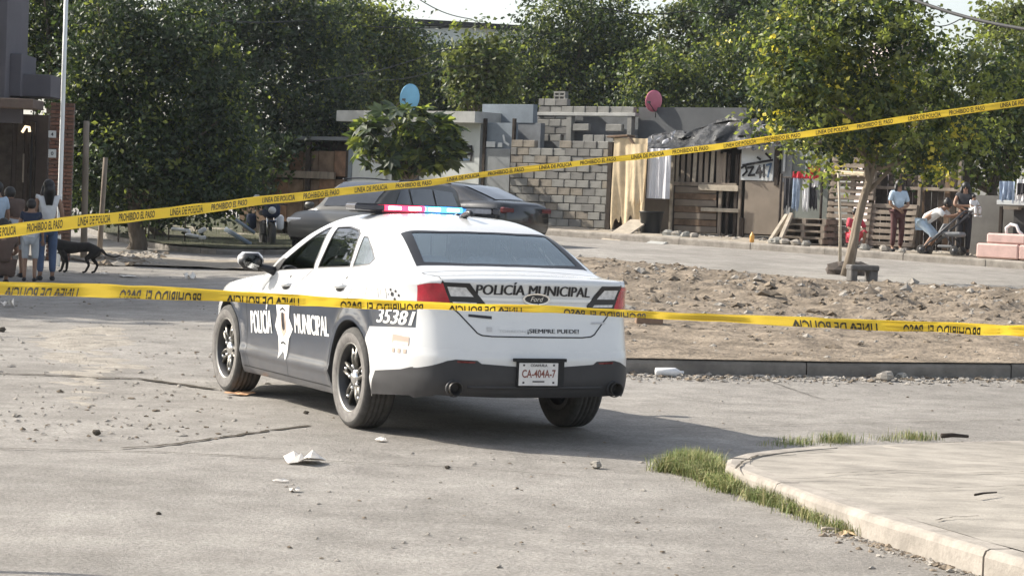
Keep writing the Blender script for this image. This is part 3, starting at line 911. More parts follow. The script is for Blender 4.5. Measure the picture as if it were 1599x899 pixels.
for sgn in (1, -1):
    pj = lambda a, b, s=sgn: pj_side(a, b, s)
    # reading direction: on the left flank the front is to the reader's left
    def X(a, b): return (a, b) if sgn > 0 else (b, a)
    a, b = X(2.22, 1.72)
    decal("POLIC\u00cdA", pj, a, b, .535 if sgn > 0 else .56, .765, M_LETW, "lettering", fat=.007, dv=.03 * sgn)
    a, b = X(1.185, .46)
    decal("MUNICIPAL", pj, a, b, .605, .755, M_LETW, "lettering", fat=.006, dv=.02 * sgn)
    a, b = X(-.47, -.865)
    decal("35381", pj, a, b, .793, .893, M_LETW, "lettering", fat=.006, shear=.22)
    # municipal badge: a shield with side points and a forked tail
    cx = 1.445
    B = [(-.16, .225), (-.06, .20), (.0, .22), (.06, .20), (.16, .225), (.135, .06), (.205, -.04), (.12, -.135), (.085, -.33), (0, -.25), (-.085, -.33), (-.12, -.135), (-.205, -.04), (-.135, .06)]
    patch([(cx + p[0], .665 + p[1] * .86) for p in B], pj, M_LETW, "municipal_badge", .003)
    patch([(cx + p[0], .665 + p[1]) for p in ((-.055, .08), (.055, .08), (.062, -.06), (0, -.11), (-.062, -.06))], pj, M_LETB, "badge_shield", .005)
    patch([(cx + p[0], .665 + p[1]) for p in ((-.028, .075), (.0, .085), (.028, .075), (.03, -.045), (0, -.06), (-.03, -.045))], pj, M_LETK, "badge_tower", .0065)
    patch([(cx + p[0], .665 + p[1]) for p in ((-.07, .10), (0, .125), (.07, .10), (.06, .09), (0, .108), (-.06, .09))], pj, M_LETK, "badge_crown", .005)
    patch([(cx + p[0], .665 + p[1]) for p in ((-.06, -.155), (0, -.14), (.06, -.155), (.05, -.17), (0, -.155), (-.05, -.17))], pj, M_LETK, "badge_scroll", .005)
    # worn paw print and faded seal on the rear wing
    for (px_, pz_, r_) in ((-.63, 1.0, .016), (-.665, 1.022, .010), (-.61, 1.03, .010), (-.70, .995, .010), (-.66, .965, .012), (-.58, 1.0, .009), (-.70, .95, .009)):
        patch(circ(px_, pz_, r_, 10), pj, M_LETK if r_ > .0095 else M_LETG, "paw_print", .003)
    for k in range(4):
        patch([(-.20 - k * .10, .965), (-.27 - k * .10, .968), (-.25 - k * .10, 1.04), (-.19 - k * .10, 1.035)], pj, M_FAINT, "faded_print", .003)
    seal = [[(-.668, .725), (-.84, .715), (-.84, .655), (-.668, .665)]]
    for k in range(3): seal.append([(-.675 - k * .06, .63), (-.705 - k * .06, .63), (-.705 - k * .06, .60), (-.675 - k * .06, .60)])
    for p in seal: patch(p, pj, M_LETB, "faded_seal", .003)
    # door handles
    for hx, hz in ((1.455, .965), (.285, 1.01)):
        y0 = float(pj([hx], [hz])[0][1])
        hb = MB()
        hb.tube([(hx + .10, y0 - sgn * .004, hz + .004), (hx + .07, y0 + sgn * .028, hz + .004), (hx, y0 + sgn * .036, hz), (hx - .07, y0 + sgn * .028, hz + .002), (hx - .10, y0 - sgn * .004, hz + .002)], [.012, .017, .019, .017, .012], 8)
        d_ = hb.build("door_handle", [M_WHITE], car)
        patch([(hx + .085 * math.cos(t), hz - .012 + .030 * math.sin(t)) for t in np.linspace(0, 2 * math.pi, 20)[:-1]], pj, M_TRIM, "handle_recess", .002, .02)  # dark ellipse paints the crescent of shade under the handle
        patch(circ(hx - .0, hz + .062, .013, 10), pj, M_TRIM, "key_lock", .003)
    # mirror
    mm = MB(); mm.smooth = True
    mm.rbox((1.985, sgn * 1.045, 1.118), (.11, .205, .135), .05, mi=0, smooth=True)
    mm.tube([(1.90, sgn * .86, 1.045), (1.97, sgn * .95, 1.075), (1.99, sgn * 1.03, 1.09)], [.040, .026, .026], 10, mi=0)
    mo = mm.build("wing_mirror", [M_TRIM], car)
    m3 = MB(); m3.lathe([(.0, .0), (.105, .0)], 20, axis='X'); 
    mg = m3.build("mirror_glass", [mat("mirror_silver", (.9, .9, .9), rough=.04, metal=1)], mo); mg.scale = (1, .80, .50); mg.location = (1.926, sgn * 1.05, 1.12); mg.rotation_euler = (0, -.06, sgn * .16)
    m2 = MB(); m2.rbox((2.012, sgn * 1.045, 1.132), (.085, .212, .125), .05, smooth=True); m2.build("mirror_cap", [M_WHITE], mo)
    patch([(1.98, 1.055), (1.80, 1.056), (1.72, 1.16), (1.80, 1.16)], pj, M_TRIM, "mirror_base", .004)
    patch([(2.02, 1.0), (1.90, 1.0), (1.95, .90), (1.99, .89)], pj, mat("vent_grey", (.25, .26, .27), rough=.4), "fender_badge", .004)
# trunk lettering
decal("POLIC\u00cdA MUNICIPAL", pj_rear, .46, -.41, 1.028, 1.116, M_LETK, "lettering", fat=.004, dv=-.004, arc=.006)
decal("TORRE\u00d3N", pj_rear, .30, .10, .772, .795, M_LETG, "lettering")
decal("\u00a1SIEMPRE PUEDE!", pj_rear, .085, -.32, .764, .800, M_LETK, "lettering", fat=.0015)
patch([(.385, .775), (.345, .775), (.345, .808), (.385, .808)], pj_rear, M_LETG, "city_emblem", .003)
patch([(.51, .875), (.345, .862), (.345, .882), (.51, .893)], pj_rear, M_LETK, "trunk_badge", .005)
patch([(-.43, .850), (-.55, .852), (-.55, .838), (-.43, .838)], pj_rear, M_LETG, "trunk_badge", .005)
def ell(cy, cz, a, b, n=28): return [(cy + a * math.cos(t), cz + b * math.sin(t)) for t in np.linspace(0, 2 * math.pi, n + 1)[:-1]]
eo = patch(ell(0.018, 1.006, .105, .043), pj_rear, M_CHROME, "oval_emblem", .012, .02)
patch(ell(0.018, 1.006, .088, .032), pj_rear, M_TRIM, "emblem_field", .0145, .02, eo)
d_ = decal("Ford", pj_rear, .066, -.032, .990, 1.024, M_CHROME, "emblem_script", .0165, shear=.35); d_.parent = eo
# number plate, exhausts, reflectors, ridge
pl = MB(); pl.box((-1.197, .0, .50), (.02, .36, .19)); pl.box((-1.208, .01, .59), (.03, .40, .022)); plo = pl.build("plate_holder", [M_BLACK], car)
p2 = MB(); p2.rbox((-1.212, .02, .492), (.006, .30, .158), .003); np_ = p2.build("number_plate", [M_PLATE], plo)
def plate_text(s, y0, y1, z0, z1, m_, bold=.0):
    V, T, _ = text_tris(s, bold)
    P = np.stack([np.full(len(V), -1.2165), y0 + (y1 - y0) * V[:, 0], z0 + (z1 - z0) * V[:, 1]], 1)
    o = raw_mesh("plate_lettering", P, T[:, ::-1], [m_], plo, False, 3)
plate_text("CA-404A-7", .148, -.110, .468, .525, M_BROWN, .02)
plate_text("COAHUILA", .085, -.045, .545, .563, M_LETK, .03)
pm = MB(); pm.box((-1.2163, .02, .442), (.003, .09, .009))
for y in (.135, -.095):
    for z in (.435, .555): pm.box((-1.2163, y, z), (.003, .014, .012))
pm.build("plate_marks", [M_LETK], plo)
for s in (1, -1):
    ex = MB(); ex.lathe([(.038, .06), (.046, .0), (.050, -.040), (.045, -.044), (.041, -.040), (.038, .03), (0, .035)], 20, cap=False, c=(-1.135, s * .62, .385), axis='X', mi=0)
    ex.build("exhaust_tip", [mat("exhaust_metal", (.05, .047, .044), rough=.55, metal=.6)], car)
    patch([(s * .60, .575), (s * .47, .571), (s * .48, .560), (s * .60, .562)], pj_rear, mat("red_reflector", (.16, .02, .02), rough=.3), "bumper_reflector", .007)
rg = MB(); q = np.linspace(.52, -.52, 26); P = pj_rear(q, np.full(26, .395))
rg.tube([tuple(p + np.array([-.002, 0, 0])) for p in P], .011, 6); rg.build("bumper_ridge", [M_BLACKPL], car)
for s in (1, -1): vm = MB(); vm.lathe([(.060, .0), (.060, -.02), (.052, -.022)], 20, c=(-1.12, s * .62, .385), axis='X', cap=False); vm.build("exhaust_surround", [M_BLACKPL], car)
# roof lights and aerial
lbx, lbz = .92, 1.556
lb = MB(); lb.rbox((lbx, .03, lbz + .0), (.20, 1.16, .014), .006, mi=0); lb.rbox((lbx, .03, lbz + .062), (.20, 1.18, .008), .003, mi=0)
for s in (1, -1): lb.box((lbx, s * .42, 1.557), (.12, .05, .03), mi=0)
lbo = lb.build("light_bar", [M_TRIM], car)
M_ER = emis("red_beacon_lit", (1.0, .04, .09), 3.0); M_EB = emis("blue_beacon_lit", (.07, .38, 1.0), 3.0)
M_EW = emis("beacon_core_red", (1.0, .55, .62), 10.0); M_EC = emis("beacon_core_blue", (.55, .88, 1.0), 10.0)
M_DB = mat("beacon_unlit", (.28, .28, .30), rough=.25, coat=.5, var=.2, scale=30)
M_DK = mat("beacon_dark", (.05, .05, .06), rough=.25, coat=.5)
mods = [(.635, .385, M_DK, None), (.375, .215, M_ER, M_EW), (.210, .050, M_ER, M_EW), (.040, -.110, M_EB, M_EC), (-.115, -.265, M_EB, M_EC), (-.285, -.510, M_DB, None), (-.515, -.58, M_DK, None)]
for y0, y1, m1, m2 in mods:
    b = MB(); b.rbox((lbx, (y0 + y1) / 2, lbz + .036), (.21, abs(y0 - y1) - .004, .042), .008); o = b.build("beacon_module", [m1], lbo)
    if m2:
        c = MB(); c.rbox((lbx - .104, (y0 + y1) / 2 + .012, lbz + .036), (.008, abs(y0 - y1) * .66, .024), .003); c.build("beacon_core", [m2], o)
ant = MB(); ant.smooth = True; ant.tube([(.34, -.05, 1.545), (.27, -.05, 1.57), (.20, -.05, 1.582), (.165, -.05, 1.56)], [.03, .028, .022, .015], 10, flat=.8)
ant.build("roof_aerial", [M_TRIM], car)
am2 = MB(); am2.lathe([(.03, 1.545), (.028, 1.565), (.02, 1.572)], 12, c=(.62, -.14, 0)); am2.build("roof_lens", [M_TRIM], car)
# ================================================================ GROUND
def vnoise(x, y, scale, seed):
    r = np.random.default_rng(seed); T = r.random((64, 64))
    x = np.asarray(x) / scale; y = np.asarray(y) / scale
    i = np.floor(x).astype(int); j = np.floor(y).astype(int)
    fx_, fy_ = x - i, y - j
    fx_ = fx_ * fx_ * (3 - 2 * fx_); fy_ = fy_ * fy_ * (3 - 2 * fy_)
    g = lambda a, b: T[a % 64, b % 64]
    return (g(i, j) * (1 - fx_) + g(i + 1, j) * fx_) * (1 - fy_) + (g(i, j + 1) * (1 - fx_) + g(i + 1, j + 1) * fx_) * fy_
def road_mat():
    m, t, p = nodes_of("dusty_asphalt")
    tc = t.nodes.new("ShaderNodeTexCoord"); v = tc.outputs["Object"]
    def noise(sc, det, rough=.6):
        n = t.nodes.new("ShaderNodeTexNoise"); n.inputs["Scale"].default_value = sc; n.inputs["Detail"].default_value = det; n.inputs["Roughness"].default_value = rough
        t.links.new(v, n.inputs["Vector"]); return n
    def ramp(src, a, b, ca, cb):
        r = t.nodes.new("ShaderNodeValToRGB"); e = r.color_ramp.elements
        e[0].position, e[1].position = a, b; e[0].color, e[1].color = ca + (1,), cb + (1,)
        t.links.new(src, r.inputs[0]); return r
    big = ramp(noise(.35, 5).outputs[0], .35, .68, (.335, .314, .285), (.475, .448, .410))
    mid = ramp(noise(2.1, 8, .75).outputs[0], .38, .64, (.62, .615, .61), (1.0, 1.0, 1.0))
    fin = ramp(noise(42, 5, .75).outputs[0], .36, .62, (.50, .49, .48), (1.0, 1.0, 1.0))
    a = t.nodes.new("ShaderNodeMixRGB"); a.blend_type = 'MULTIPLY'; a.inputs[0].default_value = .8
    t.links.new(big.outputs[0], a.inputs[1]); t.links.new(mid.outputs[0], a.inputs[2])
    b = t.nodes.new("ShaderNodeMixRGB"); b.blend_type = 'MULTIPLY'; b.inputs[0].default_value = .75
    t.links.new(a.outputs[0], b.inputs[1]); t.links.new(fin.outputs[0], b.inputs[2])
    t.links.new(b.outputs[0], p.inputs["Base Color"])
    p.inputs["Roughness"].default_value = .93; p.inputs["Specular IOR Level"].default_value = .25
    n1 = noise(38, 6, .75); bp = t.nodes.new("ShaderNodeBump"); bp.inputs["Strength"].default_value = .8; bp.inputs["Distance"].default_value = .02
    n2 = noise(2.2, 4); b2 = t.nodes.new("ShaderNodeBump"); b2.inputs["Strength"].default_value = .35; b2.inputs["Distance"].default_value = .06
    t.links.new(n2.outputs[0], b2.inputs["Height"]); t.links.new(n1.outputs[0], bp.inputs["Height"]); t.links.new(b2.outputs[0], bp.inputs["Normal"])
    t.links.new(bp.outputs[0], p.inputs["Normal"])
    return m
M_ROAD = road_mat()
M_DIRT = mat("dry_soil", (.222, .183, .141), rough=.97, spec=.1, var=.38, scale=2.6, bump=.8, bscale=14, bdist=.05)
M_DIRTL = mat("pale_sand", (.34, .30, .245), rough=.97, spec=.1, var=.22, scale=3, bump=.6, bscale=20, bdist=.03)
M_CONC = mat("worn_concrete", (.312, .286, .248), rough=.92, spec=.2, var=.22, scale=2.6, bump=.5, bscale=45, stretch=(1, 1.6, 1))
M_KERB = mat("kerb_concrete", (.325, .295, .258), rough=.92, spec=.2, var=.22, scale=5, bump=.4, bscale=50)
M_KERBD = mat("shade_toned_kerb", (.20, .185, .165), rough=.93, spec=.2, var=.22, scale=4, bump=.4, bscale=40)  # kerb concrete darkened to carry the shade on its face
M_CRACK = mat("crack_dirt", (.085, .075, .062), rough=1, spec=.05)
M_GRASS = mat("grass_blade", (.17, .215, .06), rough=.7, var=.35, scale=3)
M_GRASSY = mat("dry_grass_blade", (.36, .33, .15), rough=.8, var=.25, scale=3)
M_STONE = mat("grey_stone", (.30, .275, .24), rough=.95, var=.25, scale=9, bump=.4, bscale=60)
M_CLOD = mat("soil_clod", (.205, .168, .128), rough=.97, spec=.1, var=.3, scale=6, bump=.5, bscale=50)

xs = np.unique(np.concatenate([np.linspace(-320, -20, 16), np.linspace(-20, 20, 161), np.linspace(20, 320, 16)]))
ys = np.unique(np.concatenate([np.linspace(-60, 6, 12), np.linspace(6, 70, 257), np.linspace(70, 900, 24)]))
GX, GY = np.meshgrid(xs, ys, indexing='ij')
near = sstep((GY - 8) / 4) * sstep((72 - GY) / 10)
GZ = terrain(GX, GY) + near * (vnoise(GX, GY, 1.7, 3) - .5) * .012 - .004
go = grid_mesh("ground", np.stack([GX, GY, GZ], -1), [M_ROAD]); tag(go, kind="structure")

def ground_ribbon(mb, pix, width, up=.004, step=.12, jit=.02, seed=1):
    P = [gpt(a, b) for a, b in pix]
    q = resample([(p.x, p.y) for p in P], step)
    r = np.random.default_rng(seed)
    q = q + r.normal(0, jit, q.shape)
    t = np.gradient(q, axis=0); t /= np.linalg.norm(t, axis=1, keepdims=True)
    nn = np.stack([-t[:, 1], t[:, 0]], 1)
    w = width * (.35 + r.random(len(q)) * .9)[:, None] / 2
    A, B = q + nn * w, q - nn * w
    z = terrain(q[:, 0], q[:, 1]) + up
    n = len(q)
    vs = [(a[0], a[1], h) for a, h in zip(A, z)] + [(b[0], b[1], h) for b, h in zip(B, z)]
    mb.add(vs, [(i, i + 1, n + i + 1, n + i) for i in range(n - 1)])
for k, (pix, w) in enumerate([([(-40, 583), (60, 585), (110, 587), (150, 590), (215, 591), (270, 599), (335, 608)], .085),
                              ([(-40, 699), (110, 703), (250, 706), (470, 718), (640, 727)], .020),
                              ([(640, 727), (760, 733), (900, 745)], .010),
                              ([(185, 699), (250, 697), (330, 685), (480, 665)], .048),
                              ([(1040, 668), (1300, 662), (1620, 655)], .016),
                              ([(1170, 582), (1290, 625), (1330, 624)], .012)]):
    mb = MB(); ground_ribbon(mb, pix, w, .006, .10, .012 if w > .02 else .004, k)
    tag(mb.build("dark_road_line", [M_CRACK], fix=False), kind="structure")  # cracks and other thin dark lines laid on the road

# --- dirt lot with its kerb
def lerp_pts(pts, px):
    a = np.array(pts, float); return np.interp(px, a[:, 0], a[:, 1])
NEARP = [(700, 578), (980, 583), (1300, 588), (1620, 590), (2300, 592)]
FARP = [(700, 385), (880, 401), (1000, 410), (1160, 425), (1340, 440), (1620, 453), (2100, 465)]
def ext(p0, p1, k): return p1 + (p1 - p0) * k
nu, nv = 230, 110
A = []
for u in np.linspace(0, 1, nu):
    pa = 915 + u * 1250; pb = 868 + u * 1290
    n_ = gpt(pa, lerp_pts(NEARP, pa)); f_ = gpt(pb, lerp_pts(FARP, pb))
    A.append([(n_.x + (f_.x - n_.x) * v, n_.y + (f_.y - n_.y) * v) for v in np.linspace(0, 1, nv) ** .9])
A = np.array(A); LX, LY = A[..., 0], A[..., 1]
V = np.linspace(0, 1, nv)[None, :].repeat(nu, 0); U = np.linspace(0, 1, nu)[:, None].repeat(nv, 1)
rough_ = .40 + .9 * np.exp(-((V - .62) / .25) ** 2)
edge = sstep(V / .03) * sstep((1 - V) / .10) * sstep(U / .03)
hh = ((vnoise(LX, LY, 1.3, 11) - .5) * .16 + (vnoise(LX, LY, .45, 12) - .5) * .12 + (vnoise(LX, LY, .17, 13) - .5) * .06) * rough_
def lot_top(V, U): return .135 * (1 - V) + .02 + .10 * np.exp(-((V - .68) / .2) ** 2)
LZ = terrain(LX, LY) + lot_top(V, U) * np.maximum(sstep((1 - V) / .06), .05) * sstep(U / .02 + .15) + hh * edge
lo = grid_mesh("dirt_lot", np.stack([LX, LY, LZ], -1), [M_DIRT]); tag(lo, kind="structure")
def lot_pt(u, v):
    i = u * (nu - 1); j = v ** (1 / .9) * (nv - 1)
    i0, j0 = min(int(i), nu - 2), min(int(j), nv - 2)
    return Vector((LX[i0, j0], LY[i0, j0], LZ[i0, j0]))

def kerb_run(name, line, h, w, seg, m_, side=1, z_up=0.0, gap=.012):
    """line: ground points (x, y) of the kerb's road face; stones of about seg metres, each a part"""
    q = resample(line, .08)
    root = thing(name, KL[name][0], "kerb", (float(q[0][0]), float(q[0][1]), 0))
    d = np.concatenate([[0], np.cumsum(np.linalg.norm(np.diff(q, axis=0), axis=1))])
    n = max(1, int(round(d[-1] / seg)))
    t = np.gradient(q, axis=0); t /= np.linalg.norm(t, axis=1, keepdims=True)
    nn = np.stack([-t[:, 1], t[:, 0]], 1) * side
    R_ = np.random.default_rng(5)
    for k in range(n):
        a, b = d[-1] * k / n + gap / 2, d[-1] * (k + 1) / n - gap / 2
        dd = np.linspace(a, b, max(4, int((b - a) / .25) + 1))
        P = np.stack([np.interp(dd, d, q[:, 0]), np.interp(dd, d, q[:, 1])], 1)
        N_ = np.stack([np.interp(dd, d, nn[:, 0]), np.interp(dd, d, nn[:, 1])], 1)
        z = terrain(P[:, 0], P[:, 1]) + z_up
        hk = h + R_.normal(0, .006)
        prof = [(0, -.05), (0.0, hk * .72), (.012, hk * .93), (.035, hk), (w, hk), (w, -.05)]
        o = np.array([q[0][0], q[0][1], 0])
        vs = []
        for i in range(len(P)):
            wob = R_.normal(0, .004)
            for o_, zz in prof:
                vs.append((P[i, 0] + N_[i, 0] * (o_ + wob) - o[0], P[i, 1] + N_[i, 1] * (o_ + wob) - o[1], z[i] + zz))
        m_n = len(prof); fs = []
        for i in range(len(P) - 1):
            for j in range(m_n - 1):
                fs.append((i * m_n + j, i * m_n + j + 1, (i + 1) * m_n + j + 1, (i + 1) * m_n + j))
        fs.append(tuple(range(m_n))); fs.append(tuple((len(P) - 1) * m_n + j for j in range(m_n)))
        mb = MB(); mb.add(vs, fs); mb.build("kerb_stone", [m_], root)
    return root
KL = {"lot_kerb": ("long grimy concrete kerb along the near edge of the dirt lot",),
      "corner_kerb": ("rounded pale concrete kerb round the pavement at the street corner",),
      "far_kerb": ("far pavement kerb running in front of the block house and shacks",),
      "verge_kerb": ("kerb round the shaded grass verge beyond the dog",)}
nl = [(LX[i, 0], LY[i, 0]) for i in range(0, nu, 3)]
kerb_run("lot_kerb", nl, .150, .14, 2.4, M_KERBD)

# --- corner pavement, bottom right
CORN = [(1780, 926), (1599, 873), (1500, 845), (1415, 820), (1340, 796), (1280, 775), (1215, 753), (1165, 736), (1138, 726), (1128, 718), (1140, 711), (1180, 704), (1240, 698), (1300, 694), (1400, 690), (1480, 688), (1599, 685), (1900, 682)]
CP = [gpt(a, b, .135) for a, b in CORN]
cl = [(p.x, p.y) for p in CP]
kerb_run("corner_kerb", cl, .135, .15, 1.25, M_KERB, side=-1)
q = resample(cl, .12); t = np.gradient(q, axis=0); t /= np.linalg.norm(t, axis=1, keepdims=True)
inn = q + np.stack([t[:, 1], -t[:, 0]], 1) * .155
pp = [tuple(p) for p in inn]
gx, gy = np.meshgrid(np.arange(0.5, 9, .12), np.arange(9, 19, .12)); G = np.stack([gx.ravel(), gy.ravel()], 1)
G = G[inpoly(G, pp)]
r = delaunay_2d_cdt([Vector(p) for p in pp] + [Vector(p) for p in G], [(i, (i + 1) % len(pp)) for i in range(len(pp))], [], 0, 1e-4)
V2 = np.array([tuple(v) for v in r[0]]); T2 = np.array(r[2]); T2 = T2[inpoly(V2[T2].mean(1), pp)]
z2 = terrain(V2[:, 0], V2[:, 1]) + .131 + (vnoise(V2[:, 0], V2[:, 1], .8, 21) - .5) * .016 + (vnoise(V2[:, 0], V2[:, 1], .25, 22) - .5) * .008
e1 = V2[T2[:, 1]] - V2[T2[:, 0]]; e2 = V2[T2[:, 2]] - V2[T2[:, 0]]; fl = (e1[:, 0] * e2[:, 1] - e1[:, 1] * e2[:, 0]) < 0
T2[fl] = T2[fl][:, ::-1]
po = raw_mesh("corner_pavement", np.column_stack([V2, z2]), T2, [M_CONC], None, True, 3); tag(po, kind="structure")
def top_ribbon(pix, w, up, seed):
    P = [gpt(a, b, up) for a, b in pix]; q = resample([(p.x, p.y) for p in P], .06)
    r = np.random.default_rng(seed); q = q + r.normal(0, .006, q.shape)
    t = np.gradient(q, axis=0); t /= np.linalg.norm(t, axis=1, keepdims=True); nn = np.stack([-t[:, 1], t[:, 0]], 1)
    ww = w * (.3 + r.random(len(q)))[:, None] / 2; A, B = q + nn * ww, q - nn * ww; z = terrain(q[:, 0], q[:, 1]) + up + .012; n = len(q)
    mb = MB(); mb.add([(a[0], a[1], h) for a, h in zip(A, z)] + [(b[0], b[1], h) for b, h in zip(B, z)], [(i, i + 1, n + i + 1, n + i) for i in range(n - 1)])
    tag(mb.build("pavement_crack", [M_CRACK], fix=False), kind="structure")
for k, (pix, w) in enumerate([([(1150, 734), (1160, 722), (1185, 712), (1300, 705)], .016), ([(1290, 742), (1400, 736), (1500, 741), (1620, 738)], .012), ([(1210, 750), (1300, 748), (1380, 752)], .010),
                              ([(1460, 815), (1490, 810), (1530, 808)], .012), ([(1340, 760), (1450, 765), (1620, 760)], .009), ([(1430, 692), (1580, 693)], .014)]):
    top_ribbon(pix, w, .131, 40 + k)

# --- far kerb, pavement and verges
FU = Vector((.776, -.63, 0)).normalized(); FN = Vector((-FU.y, FU.x, 0))        # along the houses, and back behind their fronts
F0 = Vector((3.2, 58.3, 0)); FROT = math.atan2(FU.y, FU.x)
def fpt(px, py, d=0.0):
    """picture point on the vertical plane d metres behind the house fronts: (along, height)"""
    r_ = ray(px, py); o = F0 + FN * d
    s_ = (Vector((0, 0, 0)) - o).dot(FN) / -r_.dot(FN) if False else o.dot(FN) / r_.dot(FN)
    p = Vector((r_.x * s_, r_.y * s_, CAM_H + r_.z * s_))
    return (p - o).dot(FU), p.z
def fw(s, d, z=0.0):
    p = F0 + FU * s + FN * d; return Vector((p.x, p.y, z))
def fground(s, d):
    p = F0 + FU * s + FN * d; return tz(p.x, p.y)
KD = -2.6
kl = [(fw(s, KD).x, fw(s, KD).y) for s in np.arange(-9.0, 13.5, .5)]
kerb_run("far_kerb", kl, .16, .15, 2.0, M_KERB, side=1)
ss, dd = np.linspace(-26, 20, 120), np.linspace(KD + .15, 3.0, 24)
S_, D_ = np.meshgrid(ss, dd, indexing='ij')
PX, PY = F0.x + FU.x * S_ + FN.x * D_, F0.y + FU.y * S_ + FN.y * D_
PZ = terrain(PX, PY) + .15 * sstep((D_ - KD) / .3 + .5) + (vnoise(PX, PY, .7, 31) - .5) * .05 * sstep((D_ - KD - .3) / .5)
fo = grid_mesh("far_pavement", np.stack([PX, PY, PZ], -1), [M_DIRTL]); tag(fo, kind="structure")
def pave_z(s, d):
    p = F0 + FU * s + FN * d; return tz(p.x, p.y) + .15
# shaded verge and sand at the left
VERG = [(60, 345), (110, 356), (180, 377), (260, 391), (330, 397), (420, 398), (520, 394), (520, 352), (350, 345), (150, 338)]
def sheet(name, pix, m_, up, step=.3, bump=.04, seed=50, fade=0.0):
    P = [gpt(a, b) for a, b in pix]; pl_ = [(p.x, p.y) for p in P]
    lo, hi = np.min(pl_, 0), np.max(pl_, 0)
    gx, gy = np.meshgrid(np.arange(lo[0], hi[0], step), np.arange(lo[1], hi[1], step)); G = np.stack([gx.ravel(), gy.ravel()], 1); G = G[inpoly(G, pl_)]
    b = resample(pl_, step, True); nb = len(b)
    r = delaunay_2d_cdt([Vector(p) for p in b] + [Vector(p) for p in G], [(i, (i + 1) % nb) for i in range(nb)], [], 0, 1e-4)
    V = np.array([tuple(v) for v in r[0]]); T = np.array(r[2]); T = T[inpoly(V[T].mean(1), pl_)]
    z = terrain(V[:, 0], V[:, 1]) + up + (vnoise(V[:, 0], V[:, 1], .5, seed) * .6 + vnoise(V[:, 0], V[:, 1], .16, seed + 1) * .4) * bump
    if fade:                                                # sinks into the road towards its border
        ed = np.array([np.min(np.hypot(b[:, 0] - x, b[:, 1] - y)) for x, y in V]); z -= .045 * (1 - sstep(ed / fade))
    e1 = V[T[:, 1]] - V[T[:, 0]]; e2 = V[T[:, 2]] - V[T[:, 0]]; fl = (e1[:, 0] * e2[:, 1] - e1[:, 1] * e2[:, 0]) < 0
    T[fl] = T[fl][:, ::-1]
    o = raw_mesh(name, np.column_stack([V, z]), T, [m_], None, True, 3); tag(o, kind="structure"); return pl_
sheet("sand_strip", [(100, 388), (190, 396), (260, 404), (330, 408), (440, 408), (440, 424), (330, 420), (240, 417), (150, 414), (110, 405)], M_DIRTL, .012, .25, .05, 51)
vp = sheet("grass_verge", VERG, mat("verge_soil", (.085, .085, .055), rough=1, spec=.1, var=.3, scale=2), .13, .3, .05, 52)  # soil tone darkened for the tree shade over the verge
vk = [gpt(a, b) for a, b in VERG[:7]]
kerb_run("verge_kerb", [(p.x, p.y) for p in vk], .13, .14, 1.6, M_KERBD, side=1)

# --- loose dirt broken up over the worn asphalt at the left
sheet("rough_dirt_patch", [(-60, 505), (60, 500), (180, 498), (300, 505), (345, 520), (340, 560), (345, 600), (300, 640), (200, 690), (60, 697), (-60, 695)], mat("loose_road_dirt", (.335, .305, .262), rough=.97, spec=.1, var=.22, scale=5, bump=.7, bscale=40, bdist=.03), -.022, .06, .048, 57, 1.3)
# --- blades of grass, gravel and clods (uncountable stuff)
def blades(name, spots, mats, hmean, n, spread, kind=True, seed=1, label=None):
    """spots: (x, y, z, weight)"""
    r = np.random.default_rng(seed); sp = np.array(spots)
    w = sp[:, 3] / sp[:, 3].sum(); i = r.choice(len(sp), n, p=w)
    P = sp[i, :3] + np.column_stack([r.normal(0, spread, n), r.normal(0, spread, n), np.zeros(n)])
    h = hmean * (.4 + r.random(n)) * (.5 + sp[i, 3] / sp[:, 3].max() * .7); a = r.random(n) * 2 * math.pi; ln = r.random(n) * 1.5
    d = np.stack([np.cos(a), np.sin(a)], 1); wd = .0011 + .0016 * r.random(n)
    sd = np.stack([-d[:, 1], d[:, 0]], 1) * wd[:, None]
    z0 = P[:, 2]
    m1 = P[:, :2] + d * (h * ln * .35)[:, None]; tip = P[:, :2] + d * (h * ln)[:, None]
    Vv = np.stack([np.column_stack([P[:, :2] - sd, z0 - .01]), np.column_stack([P[:, :2] + sd, z0 - .01]), np.column_stack([m1 + sd * .8, z0 + h * .62]), np.column_stack([m1 - sd * .8, z0 + h * .62]),
                   np.column_stack([tip, z0 + h * (1 - .35 * ln)])], 1)
    b = np.arange(n) * 5
    F = np.concatenate([np.stack([b, b + 1, b + 2], 1), np.stack([b, b + 2, b + 3], 1), np.stack([b + 3, b + 2, b + 4], 1)])
    mi = np.tile((r.random(n) < .4).astype(int), 3)
    o = raw_mesh(name, Vv.reshape(-1, 3), F, mats, None, False, 3, mi); tag(o, label, None, None, "stuff"); return o
sp = []
for (px, py, w) in [(1052, 735, 1.2), (1075, 736, 2.2), (1095, 742, 2.4), (1115, 750, 1.9), (1085, 730, 2.0), (1135, 760, 1.3), (1155, 768, 1.0), (1160, 755, 1.1), (1178, 774, .5), (1200, 782, 1.1), (1222, 789, 1.3), (1252, 800, 1.1), (1276, 808, .5), (1290, 815, .55), (1310, 826, .4), (1330, 832, .25),
                    (1140, 752, .9), (1213, 776, .7), (1240, 788, .6)]:
    p = gpt(px, py); sp.append((p.x, p.y, p.z, w))
blades("kerb_grass", sp, [M_GRASS, M_GRASSY, M_GRASSY], .11, 17000, .060, seed=3, label="tufts of green and dry grass growing along the corner kerb")
sp = []
for (px, py, w) in [(1205, 698, .25), (1238, 695, .55), (1258, 695, .4), (1303, 692, .9), (1318, 691, .8), (1385, 689, .35), (1425, 687, .8), (1445, 687, .5)]:
    p = gpt(px, py - 1); sp.append((p.x, p.y + .10, p.z, w))
